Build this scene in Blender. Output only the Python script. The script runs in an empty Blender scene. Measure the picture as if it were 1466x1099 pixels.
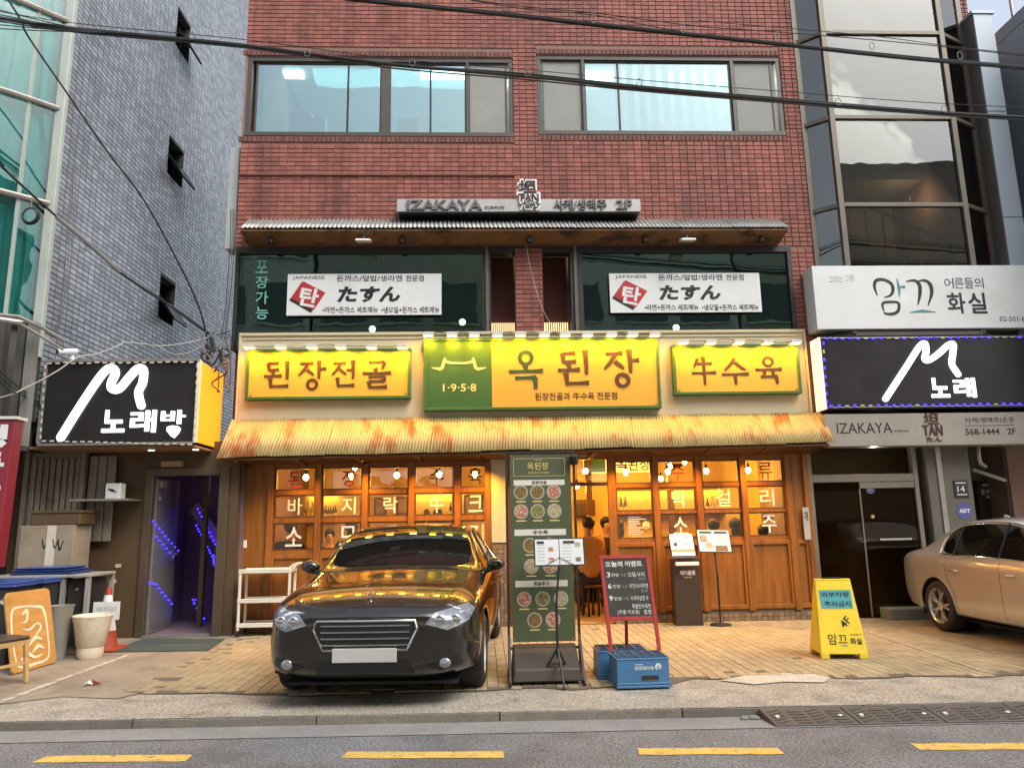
import bpy, bmesh, math, random
from mathutils import Vector, Matrix
from mathutils.bvhtree import BVHTree
random.seed(7)
SC = bpy.context.scene
COL = SC.collection
RAD = math.radians

# ------------------------------------------------------------------ camera
FPX, CX, CY = 1060.0, 733.0, 549.5           # photograph is 1466 x 1099
_n = Vector((-41.0, -200.5, FPX)); _k = -0.0175
_c = -(_k * _n.x + _n.y) / _n.z
_Y = _n.normalized(); _Z = Vector((_k, 1.0, _c)).normalized()
_X = _Y.cross(_Z)
if _X.x < 0: _X = -_X
ROT = Matrix((_X, _Y, _Z))                   # world = ROT @ (right, up, forward)
CAM = Vector((0.0, -11.42, 1.5))
cd = bpy.data.cameras.new('camera'); cam = bpy.data.objects.new('camera', cd); COL.objects.link(cam)
cd.sensor_fit = 'HORIZONTAL'; cd.sensor_width = 36.0; cd.lens = FPX / 1466.0 * 36.0
cd.clip_start = 0.05; cd.clip_end = 2000.0
_r = ROT @ Vector((1, 0, 0)); _u = ROT @ Vector((0, 1, 0)); _b = -(ROT @ Vector((0, 0, 1)))
cam.matrix_world = Matrix(((_r.x, _u.x, _b.x, CAM.x), (_r.y, _u.y, _b.y, CAM.y), (_r.z, _u.z, _b.z, CAM.z), (0, 0, 0, 1)))
SC.camera = cam

# ------------------------------------------------------------------ world, sun, exposure
SUN_EL, SUN_AZ = RAD(50), RAD(138)            # azimuth clockwise from +Y
W = bpy.data.worlds.new('World'); SC.world = W; W.use_nodes = True
wn = W.node_tree.nodes; wl = W.node_tree.links
bg = wn['Background']; bg.inputs['Strength'].default_value = 0.15
sky = wn.new('ShaderNodeTexSky'); sky.sky_type = 'NISHITA'; sky.sun_disc = False
sky.sun_elevation = SUN_EL; sky.sun_rotation = SUN_AZ
sky.air_density = 1.0; sky.dust_density = 4.0; sky.ozone_density = 1.0
hs = wn.new('ShaderNodeHueSaturation'); hs.inputs['Saturation'].default_value = 0.5
wl.new(sky.outputs[0], hs.inputs['Color']); wl.new(hs.outputs[0], bg.inputs['Color'])
sl = bpy.data.lights.new('sun', 'SUN'); sl.energy = 0.75; sl.angle = RAD(25); sl.color = (1.0, 0.96, 0.9)
sun = bpy.data.objects.new('sun', sl); COL.objects.link(sun)
_sd = Vector((math.sin(SUN_AZ) * math.cos(SUN_EL), math.cos(SUN_AZ) * math.cos(SUN_EL), math.sin(SUN_EL)))
sun.rotation_euler = _sd.to_track_quat('Z', 'Y').to_euler(); sun.location = (0, -8, 16)
vs = SC.view_settings
vs.view_transform = 'Standard'; vs.look = 'None'; vs.exposure = 1.0; vs.gamma = 1.0; vs.use_curve_mapping = False
cy = SC.cycles
cy.use_denoising = True
try: cy.denoiser = 'OPENIMAGEDENOISE'
except Exception: pass
cy.max_bounces = 8; cy.diffuse_bounces = 3; cy.glossy_bounces = 4; cy.transmission_bounces = 6
cy.transparent_max_bounces = 12; cy.sample_clamp_indirect = 4.0; cy.caustics_reflective = False; cy.caustics_refractive = False

# ------------------------------------------------------------------ photograph pixel -> place
def ray(px, py): return ROT @ Vector((px - CX, CY - py, FPX))
def F(px, py, Y=0.0):
    r = ray(px, py); p = CAM + r * ((Y - CAM.y) / r.y); return p.x, p.z
def G(px, py, z=0.0):
    r = ray(px, py); p = CAM + r * ((z - CAM.z) / r.z); return p.x, p.y
def S(px, py, X):
    r = ray(px, py); p = CAM + r * ((X - CAM.x) / r.x); return p.y, p.z
def RC(px0, py0, px1, py1, Y=0.0):
    mx, my = (px0 + px1) / 2, (py0 + py1) / 2
    return F(px0, my, Y)[0], F(px1, my, Y)[0], F(mx, py1, Y)[1], F(mx, py0, Y)[1]     # X0 X1 Z0 Z1

# ------------------------------------------------------------------ materials
MATS = {}
def _base(name):
    m = bpy.data.materials.new(name); m.use_nodes = True
    nt = m.node_tree; return m, nt, nt.nodes, nt.links, nt.nodes['Principled BSDF']
def pm(name, col, rough=0.6, metal=0.0, var=0.15, scale=3.0, bump=0.0, bscale=60.0, island=0.0, spec=0.5, coat=0.0,
       col2=None, c2lo=0.55, c2hi=0.7, c2scale=2.0, stretch=(1, 1, 1), fine=0.0, fscale=90.0):
    """procedural surface: base colour, mottling, optional second colour patches (rust, dirt), grain bump"""
    if name in MATS: return MATS[name]
    m, nt, N, L, P = _base(name); MATS[name] = m
    P.inputs['Roughness'].default_value = rough; P.inputs['Metallic'].default_value = metal
    P.inputs['Specular IOR Level'].default_value = spec
    if coat: P.inputs['Coat Weight'].default_value = coat; P.inputs['Coat Roughness'].default_value = 0.03
    geo = N.new('ShaderNodeNewGeometry'); oi = N.new('ShaderNodeObjectInfo')
    mp = N.new('ShaderNodeMapping'); mp.inputs['Scale'].default_value = stretch
    L.new(geo.outputs['Position'], mp.inputs['Vector'])
    n1 = N.new('ShaderNodeTexNoise'); n1.inputs['Scale'].default_value = scale; n1.inputs['Detail'].default_value = 5.0
    n1.inputs['Roughness'].default_value = 0.62
    L.new(mp.outputs[0], n1.inputs['Vector'])
    mr = N.new('ShaderNodeMapRange'); mr.inputs['From Min'].default_value = 0.25; mr.inputs['From Max'].default_value = 0.75
    mr.inputs['To Min'].default_value = 1 - var; mr.inputs['To Max'].default_value = 1 + var
    L.new(n1.outputs['Fac'], mr.inputs['Value'])
    val = mr.outputs[0]
    if fine:
        n3 = N.new('ShaderNodeTexNoise'); n3.inputs['Scale'].default_value = fscale; n3.inputs['Detail'].default_value = 3.0
        L.new(geo.outputs['Position'], n3.inputs['Vector'])
        r3 = N.new('ShaderNodeMapRange'); r3.inputs['From Min'].default_value = 0.3; r3.inputs['From Max'].default_value = 0.7
        r3.inputs['To Min'].default_value = 1 - fine; r3.inputs['To Max'].default_value = 1 + fine
        L.new(n3.outputs['Fac'], r3.inputs['Value'])
        q = N.new('ShaderNodeMath'); q.operation = 'MULTIPLY'; L.new(val, q.inputs[0]); L.new(r3.outputs[0], q.inputs[1]); val = q.outputs[0]
    if island:
        ad = N.new('ShaderNodeMath'); ad.operation = 'ADD'
        L.new(geo.outputs['Random Per Island'], ad.inputs[0]); L.new(oi.outputs['Random'], ad.inputs[1])
        fr = N.new('ShaderNodeMath'); fr.operation = 'FRACT'; L.new(ad.outputs[0], fr.inputs[0])
        r2 = N.new('ShaderNodeMapRange'); r2.inputs['To Min'].default_value = 1 - island; r2.inputs['To Max'].default_value = 1 + island
        L.new(fr.outputs[0], r2.inputs['Value'])
        q = N.new('ShaderNodeMath'); q.operation = 'MULTIPLY'; L.new(val, q.inputs[0]); L.new(r2.outputs[0], q.inputs[1]); val = q.outputs[0]
    cb = N.new('ShaderNodeRGB'); cb.outputs[0].default_value = (*col, 1)
    src = cb.outputs[0]
    if col2 is not None:
        n2 = N.new('ShaderNodeTexNoise'); n2.inputs['Scale'].default_value = c2scale; n2.inputs['Detail'].default_value = 7.0
        n2.inputs['Roughness'].default_value = 0.68; L.new(mp.outputs[0], n2.inputs['Vector'])
        cr = N.new('ShaderNodeMapRange'); cr.inputs['From Min'].default_value = c2lo; cr.inputs['From Max'].default_value = c2hi
        L.new(n2.outputs['Fac'], cr.inputs['Value'])
        mx = N.new('ShaderNodeMix'); mx.data_type = 'RGBA'
        L.new(cr.outputs[0], mx.inputs['Factor']); L.new(src, mx.inputs['A']); mx.inputs['B'].default_value = (*col2, 1)
        src = mx.outputs['Result']
    vm = N.new('ShaderNodeVectorMath'); vm.operation = 'SCALE'
    L.new(src, vm.inputs[0]); L.new(val, vm.inputs['Scale']); L.new(vm.outputs[0], P.inputs['Base Color'])
    rr = N.new('ShaderNodeMapRange'); rr.inputs['To Min'].default_value = max(0.0, rough - 0.08 * min(1, rough * 4)); rr.inputs['To Max'].default_value = min(1, rough + 0.1 * min(1, rough * 4))
    L.new(n1.outputs['Fac'], rr.inputs['Value']); L.new(rr.outputs[0], P.inputs['Roughness'])
    if bump:
        nb = N.new('ShaderNodeTexNoise'); nb.inputs['Scale'].default_value = bscale; nb.inputs['Detail'].default_value = 4.0
        L.new(mp.outputs[0], nb.inputs['Vector'])
        b = N.new('ShaderNodeBump'); b.inputs['Strength'].default_value = bump; b.inputs['Distance'].default_value = 0.01
        L.new(nb.outputs['Fac'], b.inputs['Height']); L.new(b.outputs[0], P.inputs['Normal'])
    return m
def em(name, col, strength, base=0.6):
    if name in MATS: return MATS[name]
    m, nt, N, L, P = _base(name); MATS[name] = m
    P.inputs['Base Color'].default_value = (col[0] * base, col[1] * base, col[2] * base, 1)
    P.inputs['Emission Color'].default_value = (*col, 1); P.inputs['Emission Strength'].default_value = strength
    P.inputs['Roughness'].default_value = 0.4
    return m
def glass(name, tint=(0.9, 0.95, 0.95), ior=1.5, refl=1.0, rough=0.0, boost=0.0, wob=0.0):
    """window glass: tinted see-through plus mirror reflection that grows at grazing angles"""
    if name in MATS: return MATS[name]
    m = bpy.data.materials.new(name); m.use_nodes = True; MATS[name] = m
    N, L = m.node_tree.nodes, m.node_tree.links; N.clear()
    out = N.new('ShaderNodeOutputMaterial'); mx = N.new('ShaderNodeMixShader')
    tr = N.new('ShaderNodeBsdfTransparent'); tr.inputs[0].default_value = (*tint, 1)
    gl = N.new('ShaderNodeBsdfGlossy'); gl.inputs['Roughness'].default_value = rough; gl.inputs['Color'].default_value = (*refl, 1) if isinstance(refl, tuple) else (refl, refl, refl, 1)
    fr = N.new('ShaderNodeFresnel'); fr.inputs['IOR'].default_value = ior
    ad = N.new('ShaderNodeMath'); ad.operation = 'ADD'; ad.use_clamp = True; ad.inputs[1].default_value = boost
    L.new(fr.outputs[0], ad.inputs[0]); L.new(ad.outputs[0], mx.inputs[0])
    L.new(tr.outputs[0], mx.inputs[1]); L.new(gl.outputs[0], mx.inputs[2]); L.new(mx.outputs[0], out.inputs[0])
    if wob:
        nb = N.new('ShaderNodeTexNoise'); nb.inputs['Scale'].default_value = 1.3; g = N.new('ShaderNodeNewGeometry')
        b = N.new('ShaderNodeBump'); b.inputs['Strength'].default_value = wob; b.inputs['Distance'].default_value = 0.05
        L.new(g.outputs['Position'], nb.inputs['Vector']); L.new(nb.outputs['Fac'], b.inputs['Height']); L.new(b.outputs[0], gl.inputs['Normal'])
    return m

# ------------------------------------------------------------------ mesh collector
WM = {}
class MB:
    def __init__(s): s.v = []; s.f = []; s.m = []; s.sm = []
    def add(s, vs, fs, mi=0, smooth=False):
        o = len(s.v); s.v += [Vector(v) for v in vs]
        for f in fs: s.f.append(tuple(o + i for i in f)); s.m.append(mi); s.sm.append(smooth)
        return s
    def box(s, x0, x1, y0, y1, z0, z1, mi=0):
        if x1 < x0: x0, x1 = x1, x0
        if y1 < y0: y0, y1 = y1, y0
        if z1 < z0: z0, z1 = z1, z0
        return s.add([(x0, y0, z0), (x1, y0, z0), (x1, y1, z0), (x0, y1, z0), (x0, y0, z1), (x1, y0, z1), (x1, y1, z1), (x0, y1, z1)],
                     [(0, 3, 2, 1), (4, 5, 6, 7), (0, 1, 5, 4), (1, 2, 6, 5), (2, 3, 7, 6), (3, 0, 4, 7)], mi)
    def hexa(s, p, mi=0):
        """8 corners ordered like box()"""
        return s.add(p, [(0, 3, 2, 1), (4, 5, 6, 7), (0, 1, 5, 4), (1, 2, 6, 5), (2, 3, 7, 6), (3, 0, 4, 7)], mi)
    def bar(s, a, b, w, h, mi=0, up=(0, 0, 1)):
        """rectangular bar from a to b"""
        a, b = Vector(a), Vector(b); d = (b - a).normalized(); up = Vector(up)
        if abs(d.dot(up)) > 0.99: up = Vector((0, 1, 0))
        x = d.cross(up).normalized() * w / 2; z = x.cross(d).normalized() * h / 2
        return s.hexa([a - x - z, a + x - z, b + x - z, b - x - z, a - x + z, a + x + z, b + x + z, b - x + z], mi)
    def tube(s, path, r, n=6, mi=0, caps=True, closed=False):
        P = [Vector(p) for p in path]; k = len(P); vs = []; fs = []
        R = r if isinstance(r, (list, tuple)) else [r] * k
        ref = Vector((0.13, 0.21, 1)).normalized(); prev = None
        for i in range(k):
            if closed: t = P[(i + 1) % k] - P[i - 1]
            else: t = P[min(i + 1, k - 1)] - P[max(i - 1, 0)]
            t.normalize()
            x = (prev if prev is not None else ref.cross(t))
            x = x - t * x.dot(t)
            if x.length < 1e-5: x = Vector((1, 0.3, 0.1)).cross(t)
            x.normalize(); prev = x; y = t.cross(x)
            for j in range(n):
                a = 2 * math.pi * j / n
                vs.append(P[i] + (x * math.cos(a) + y * math.sin(a)) * R[i])
        for i in range(k if closed else k - 1):
            i2 = (i + 1) % k
            for j in range(n): fs.append((i * n + j, i * n + (j + 1) % n, i2 * n + (j + 1) % n, i2 * n + j))
        if caps and not closed: fs.append(tuple(range(n - 1, -1, -1))); fs.append(tuple((k - 1) * n + j for j in range(n)))
        return s.add(vs, fs, mi, True)
    def lathe(s, prof, c=(0, 0, 0), n=20, mi=0, axis='z', smooth=True, M=None, caps=True):
        vs = []; fs = []; k = len(prof)
        for (r, z) in prof:
            for j in range(n):
                a = 2 * math.pi * j / n; x, y = r * math.cos(a), r * math.sin(a)
                p = Vector((x, y, z)) if axis == 'z' else (Vector((x, -z, y)) if axis == 'y' else Vector((z, x, y)))
                if M is not None: p = M @ p
                vs.append(p + Vector(c))
        for i in range(k - 1):
            for j in range(n): fs.append((i * n + j, i * n + (j + 1) % n, (i + 1) * n + (j + 1) % n, (i + 1) * n + j))
        if caps: fs.append(tuple(range(n - 1, -1, -1))); fs.append(tuple((k - 1) * n + j for j in range(n)))
        return s.add(vs, fs, mi, smooth)
    def ball(s, c, r, n=10, m=6, mi=0, sc=(1, 1, 1)):
        pr = []
        vs = [Vector((c[0], c[1], c[2] - r * sc[2]))]; fs = []
        for i in range(1, m):
            t = math.pi * i / m
            for j in range(n):
                a = 2 * math.pi * j / n
                vs.append(Vector((c[0] + r * sc[0] * math.sin(t) * math.cos(a), c[1] + r * sc[1] * math.sin(t) * math.sin(a), c[2] - r * sc[2] * math.cos(t))))
        vs.append(Vector((c[0], c[1], c[2] + r * sc[2]))); e = len(vs) - 1
        for j in range(n):
            fs.append((0, 1 + (j + 1) % n, 1 + j)); b = 1 + (m - 2) * n; fs.append((e, b + j, b + (j + 1) % n))
        for i in range(m - 2):
            for j in range(n):
                a = 1 + i * n; b = a + n
                fs.append((a + j, a + (j + 1) % n, b + (j + 1) % n, b + j))
        return s.add(vs, fs, mi, True)
    def poly(s, fr, pts, w0, w1, mi=0):
        """closed outline in frame fr extruded from w0 to w1"""
        n = len(pts); vs = [fr.p(u, v, w0) for u, v in pts] + [fr.p(u, v, w1) for u, v in pts]
        fs = [tuple(range(n - 1, -1, -1)), tuple(range(n, 2 * n))] + [(i, (i + 1) % n, n + (i + 1) % n, n + i) for i in range(n)]
        return s.add(vs, fs, mi)
    def disc(s, fr, u, v, r, w0, w1, mi=0, n=20, ru=1.0):
        return s.poly(fr, [(u + ru * r * math.cos(2 * math.pi * i / n), v + r * math.sin(2 * math.pi * i / n)) for i in range(n)], w0, w1, mi)
    def fbox(s, fr, u0, u1, v0, v1, w0, w1, mi=0):
        return s.poly(fr, [(u0, v0), (u1, v0), (u1, v1), (u0, v1)], w0, w1, mi)
    def mesh(s, name, mats, inv=None, bevel=0.0):
        me = bpy.data.meshes.new(name)
        me.from_pydata([tuple((inv @ v) if inv is not None else v) for v in s.v], [], s.f)
        for m in (mats if isinstance(mats, (list, tuple)) else [mats]): me.materials.append(m)
        me.polygons.foreach_set('material_index', s.m); me.polygons.foreach_set('use_smooth', s.sm)
        if bevel:
            bm = bmesh.new(); bm.from_mesh(me)
            es = [e for e in bm.edges if len(e.link_faces) == 2 and e.calc_face_angle(0) > 0.5]
            bmesh.ops.bevel(bm, geom=es, offset=bevel, segments=1, affect='EDGES', clamp_overlap=True)
            bm.to_mesh(me); bm.free()
        me.update(); return me
    def build(s, name, mats, parent=None, bevel=0.0, local=False, sharp=True):
        pw = WM[parent.as_pointer()] if parent is not None else Matrix.Identity(4)
        me = s.mesh(name, mats, None if local else pw.inverted(), bevel)
        if any(s.sm) and sharp: sharpen(me)
        o = bpy.data.objects.new(name, me); COL.objects.link(o); o.parent = parent; WM[o.as_pointer()] = pw
        return o
def sharpen(me, ang=40):
    bm = bmesh.new(); bm.from_mesh(me); lim = RAD(ang)
    for e in bm.edges:
        if len(e.link_faces) != 2 or e.calc_face_angle(0) > lim: e.smooth = False
    bm.to_mesh(me); bm.free()
def tag(o, label, cat, group=None, kind=None):
    o['label'] = label; o['category'] = cat
    if group: o['group'] = group
    if kind: o['kind'] = kind
    return o
def T(name, label, cat, loc=(0, 0, 0), rz=0.0, group=None, rx=0.0):
    o = bpy.data.objects.new(name, None); COL.objects.link(o); o.empty_display_size = 0.2
    o.location = loc; o.rotation_euler = (rx, 0, rz)
    WM[o.as_pointer()] = Matrix.Translation(Vector(loc)) @ Matrix.Rotation(rz, 4, 'Z') @ Matrix.Rotation(rx, 4, 'X')
    return tag(o, label, cat, group)
def struct(name, mb, mats, bevel=0.0):
    o = mb.build(name, mats, None, bevel); o['kind'] = 'structure'; return o
def copy_tree(o, parent=None):
    c = o.copy(); COL.objects.link(c); c.parent = parent
    for ch in list(o.children): copy_tree(ch, c)
    return c
def place(name, me, parent, loc, kind=None):
    """one small piece that shares its mesh with its like; loc in world"""
    o = bpy.data.objects.new(name, me); COL.objects.link(o)
    if parent is not None:
        o.parent = parent; o.location = WM[parent.as_pointer()].inverted() @ Vector(loc)
    else: o.location = loc
    return o
class FR:
    """flat frame: u to the right, v up, w towards the viewer of the face"""
    def __init__(s, o, u=(1, 0, 0), v=(0, 0, 1)):
        s.o = Vector(o); s.u = Vector(u).normalized(); s.v = Vector(v).normalized(); s.w = s.u.cross(s.v).normalized()
    def p(s, u, v, w=0.0): return s.o + s.u * u + s.v * v + s.w * w
FACE = FR((0, 0, 0))                         # world facade plane: u = X, v = Z, w = -Y

# ------------------------------------------------------------------ lettering
_tc = {}
TSC = bpy.data.scenes.new('lettering_scratch')
def _glyphs(txt, bold):
    key = (txt, bold)
    if key in _tc: return _tc[key]
    cu = bpy.data.curves.new('t', 'FONT'); cu.body = txt; cu.size = 1.0; cu.resolution_u = 2; cu.offset = bold; cu.fill_mode = 'FRONT'
    ob = bpy.data.objects.new('t', cu); TSC.collection.objects.link(ob)
    vl = TSC.view_layers[0]; vl.update(); dg = vl.depsgraph
    me = bpy.data.meshes.new_from_object(ob.evaluated_get(dg))
    V = [(v.co.x, v.co.y) for v in me.vertices]; Fc = [tuple(p.vertices) for p in me.polygons]
    cnt = {}
    for f in Fc:
        for i in range(len(f)):
            e = tuple(sorted((f[i], f[(i + 1) % len(f)]))); cnt[e] = cnt.get(e, 0) + 1
    bd = []
    for f in Fc:
        for i in range(len(f)):
            a, b = f[i], f[(i + 1) % len(f)]
            if cnt[tuple(sorted((a, b)))] == 1: bd.append((a, b))
    bpy.data.objects.remove(ob); bpy.data.curves.remove(cu); bpy.data.meshes.remove(me)
    xs = [v[0] for v in V]; ys = [v[1] for v in V]
    _tc[key] = (V, Fc, bd, min(xs), max(xs), min(ys), max(ys)); return _tc[key]
def letters(mb, txt, fr, u0, v0, u1, v1, w0=0.001, w1=0.003, bold=0.0, mi=0, mirror=False, rot=0.0, skew=0.0):
    """lettering stretched into the rectangle u0..u1, v0..v1 of frame fr"""
    V, Fc, bd, x0, x1, y0, y1 = _glyphs(txt, bold)
    if x1 - x0 < 1e-6 or y1 - y0 < 1e-6: return
    n = len(V); pts = []
    cu_, cv_ = (u0 + u1) / 2, (v0 + v1) / 2; cr, sr = math.cos(rot), math.sin(rot)
    for x, y in V:
        a = (x - x0) / (x1 - x0); b = (y - y0) / (y1 - y0)
        if mirror: a = 1 - a
        u = u0 + (u1 - u0) * a + skew * (b - 0.5) * (v1 - v0); v = v0 + (v1 - v0) * b
        du, dv = u - cu_, v - cv_
        pts.append((cu_ + du * cr - dv * sr, cv_ + du * sr + dv * cr))
    vs = [fr.p(u, v, w1) for u, v in pts]; fs = [f if not mirror else f[::-1] for f in Fc]
    if w1 - w0 > 0.0015:
        vs += [fr.p(u, v, w0) for u, v in pts]
        fs = fs + [(a, a + n, b + n, b) for a, b in bd]
    mb.add(vs, fs, mi)
def cr(pts, n=6):
    """Catmull-Rom resample"""
    if len(pts) < 3: return [Vector(p) for p in pts]
    P = [Vector(p) for p in pts]; out = []
    for i in range(len(P) - 1):
        a = P[max(i - 1, 0)]; b = P[i]; c = P[i + 1]; d = P[min(i + 2, len(P) - 1)]
        for k in range(n):
            t = k / n
            out.append(0.5 * ((2 * b) + (c - a) * t + (2 * a - 5 * b + 4 * c - d) * t * t + (3 * b - a - 3 * c + d) * t ** 3))
    out.append(P[-1]); return out
def stroke(mb, fr, pts, widths, w0, w1, mi=0, round_caps=False, smooth=True, org=(0, 0), sc=(1, 1), closed=False):
    """brush stroke: ribbon of changing width along pts (in unit box scaled by sc at org)"""
    pp = [(org[0] + p[0] * sc[0], org[1] + p[1] * sc[1]) for p in pts]
    if closed: pp = pp + [pp[0]]
    C = cr(pp, 6) if smooth else [Vector(p) for p in pp]
    m = len(C); wd = []
    for i in range(m):
        t = i / (m - 1) * (len(widths) - 1); k = min(int(t), len(widths) - 2) if len(widths) > 1 else 0
        wd.append((widths[k] + (widths[k + 1] - widths[k]) * (t - k)) if len(widths) > 1 else widths[0])
    Lp, Rp = [], []
    for i in range(m):
        if closed and i in (0, m - 1): t = C[1] - C[m - 2]
        else: t = C[min(i + 1, m - 1)] - C[max(i - 1, 0)]
        if t.length < 1e-9: t = Vector((1, 0))
        t.normalize(); nrm = Vector((-t.y, t.x)) * wd[i] / 2
        Lp.append(C[i] + nrm); Rp.append(C[i] - nrm)
    vs = []; fs = []
    for i in range(m):
        vs += [fr.p(Lp[i].x, Lp[i].y, w1), fr.p(Rp[i].x, Rp[i].y, w1), fr.p(Lp[i].x, Lp[i].y, w0), fr.p(Rp[i].x, Rp[i].y, w0)]
    for i in range(m - 1):
        a = i * 4; b = a + 4
        fs += [(a + 1, b + 1, b, a), (a, b, b + 2, a + 2), (b + 1, a + 1, a + 3, b + 3)]
    fs += [(0, 2, 3, 1), (4 * m - 4, 4 * m - 3, 4 * m - 1, 4 * m - 2)]
    mb.add(vs, fs, mi)
    if round_caps:
        for e, q in ((0, C[0]), (m - 1, C[-1])):
            mb.disc(fr, q.x, q.y, wd[e] / 2, w0, w1 - 0.0004, mi, 16)

def wall_holes(mb, x0, x1, z0, z1, holes, y0, y1, mi=0):
    xs = sorted({x0, x1, *[h[0] for h in holes], *[h[1] for h in holes]}); zs = sorted({z0, z1, *[h[2] for h in holes], *[h[3] for h in holes]})
    xs = [x for x in xs if x0 <= x <= x1]; zs = [z for z in zs if z0 <= z <= z1]
    for i in range(len(xs) - 1):
        run = None
        for j in range(len(zs) - 1):
            cx_, cz_ = (xs[i] + xs[i + 1]) / 2, (zs[j] + zs[j + 1]) / 2
            inside = any(h[0] < cx_ < h[1] and h[2] < cz_ < h[3] for h in holes)
            if not inside:
                if run is None: run = zs[j]
                end = zs[j + 1]
            if (inside or j == len(zs) - 2) and run is not None:
                mb.box(xs[i], xs[i + 1], y0, y1, run, end, mi); run = None
def brick_cells(x0, x1, z0, z1, pw, ph, gap, holes, off=0.0):
    out = []; nz = int((z1 - z0) / ph); nx = int((x1 - x0) / pw) + 1
    for j in range(nz):
        zb = z0 + j * ph; zt = zb + ph - gap
        for i in range(nx):
            a = x0 + i * pw; b = min(a + pw - gap, x1)
            segs = [(a, b)]
            for h in holes:
                if h[2] < zt and h[3] > zb:
                    ns = []
                    for (p, q) in segs:
                        if q <= h[0] or p >= h[1]: ns.append((p, q)); continue
                        if p < h[0]: ns.append((p, h[0]))
                        if q > h[1]: ns.append((h[1], q))
                    segs = ns
            for (p, q) in segs:
                if q - p > 0.02: out.append((p, q, zb, zt))
    return out
def lamp(name, typ, loc, energy, col, parent=None, size=None, sizey=None, rot=None, spot=None, blend=0.5, rad=0.03):
    l = bpy.data.lights.new(name, typ); l.energy = energy; l.color = col
    if typ == 'AREA':
        l.shape = 'RECTANGLE' if sizey else 'SQUARE'; l.size = size
        if sizey: l.size_y = sizey
    elif typ == 'SPOT': l.spot_size = spot; l.spot_blend = blend; l.shadow_soft_size = rad
    else: l.shadow_soft_size = rad
    o = bpy.data.objects.new(name, l); COL.objects.link(o)
    if parent is not None: o.parent = parent; o.location = WM[parent.as_pointer()].inverted() @ Vector(loc)
    else: o.location = loc
    if rot is not None: o.rotation_euler = rot
    return o
# ================================================================== materials
M_ASPH = pm('asphalt', (0.175, 0.173, 0.17), 0.85, var=0.22, scale=1.6, bump=0.8, bscale=90, fine=0.6, fscale=55, col2=(.125, .122, .118), c2lo=.5, c2hi=.6, c2scale=.55)
M_CONC = pm('rough_concrete', (0.34, 0.305, 0.245), 0.85, var=0.22, scale=2.3, bump=0.5, bscale=45, col2=(0.2, 0.185, 0.155), c2lo=0.5, c2hi=0.68, c2scale=3.2, fine=0.5, fscale=45)
M_CONC2 = pm('stained_concrete', (0.27, 0.225, 0.165), 0.85, var=0.25, scale=1.7, bump=0.4, bscale=50, col2=(0.16, 0.13, 0.095), c2lo=0.5, c2hi=0.66, c2scale=1.8, fine=0.15)
M_GUT = pm('gutter_concrete', (0.235, 0.23, 0.215), 0.9, var=0.15, scale=3, bump=0.4, bscale=90, fine=0.3)
M_KERB = pm('granite_kerb', (0.17, 0.15, 0.125), 0.8, var=0.25, scale=4, bump=0.4, bscale=70, island=0.15, fine=0.25)
M_PAVE = pm('paving_tile', (0.35, 0.285, 0.175), 0.55, var=0.22, scale=1.4, bump=0.12, bscale=60, island=0.13, col2=(0.26, 0.215, 0.15), c2lo=0.52, c2hi=0.75, c2scale=1.3)
M_GROUT = pm('dark_grout', (0.12, 0.10, 0.075), 0.9, var=0.2, scale=5)
M_YEL = pm('yellow_road_paint', (0.66, 0.43, 0.10), 0.7, var=0.2, scale=9, bump=0.3, bscale=120, col2=(0.22, 0.19, 0.13), c2lo=0.56, c2hi=0.66, c2scale=16, fine=.15)
M_WLINE = pm('worn_white_paint', (0.55, 0.52, 0.45), 0.75, var=0.15, scale=9, col2=(0.29, 0.24, 0.17), c2lo=0.45, c2hi=0.55, c2scale=9)
M_WLINE2 = pm('faded_white_paint', (0.46, 0.41, 0.31), 0.75, var=0.15, scale=9, col2=(0.33, 0.27, 0.175), c2lo=0.4, c2hi=0.5, c2scale=7)
M_BRICK = pm('red_brick', (0.275, 0.092, 0.068), 0.72, var=0.26, scale=0.9, stretch=(1.5, 1, .16), bump=0.25, bscale=110, island=0.2, col2=(0.155, 0.056, 0.046), c2lo=0.5, c2hi=0.7, c2scale=1.6, fine=0.12)
M_BRICKD = pm('dark_red_brick', (0.155, 0.058, 0.045), 0.75, var=0.2, scale=2, bump=0.25, bscale=110, island=0.2)
M_MORT = pm('brick_mortar', (0.24, 0.145, 0.115), 0.9, var=0.25, scale=1.2)
M_WFR = pm('window_frame_metal', (0.075, 0.068, 0.058), 0.45, metal=0.3, var=0.12, scale=6)
M_BLK = pm('black_metal', (0.022, 0.021, 0.02), 0.5, var=0.2, scale=8)
M_ALU = pm('weathered_aluminium', (0.33, 0.31, 0.28), 0.4, metal=0.6, var=0.15, scale=6)
M_ALUD = pm('dark_bronze_frame', (0.13, 0.115, 0.09), 0.45, metal=0.4, var=0.15, scale=5)
M_ROOM = pm('pale_room_wall', (0.55, 0.6, 0.6), 0.9, var=0.05)
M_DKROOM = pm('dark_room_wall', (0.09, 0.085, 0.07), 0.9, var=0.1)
M_STAIR = pm('stair_concrete', (0.30, 0.27, 0.22), 0.9, var=0.12)
M_ORANGE = pm('orange_stairwell_wall', (0.62, 0.33, 0.13), 0.85, var=0.15, scale=4)
M_BLIND = pm('grey_window_screen', (0.27, 0.275, 0.255), 0.8, var=0.12, scale=2)
G_SKY = glass('coated_window_glass', (0.50, 0.68, 0.68), 1.6, (.78, .92, .93), boost=0.20, wob=0.08)
G_DARK = glass('dark_tinted_glass', (0.30, 0.52, 0.42), 1.55, (.66, .86, .77), boost=0.15, wob=0.06)
G_BAY = glass('bronze_tinted_glass', (0.60, 0.60, 0.54), 1.55, (.72, .74, .72), boost=0.12, wob=0.05)

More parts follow.
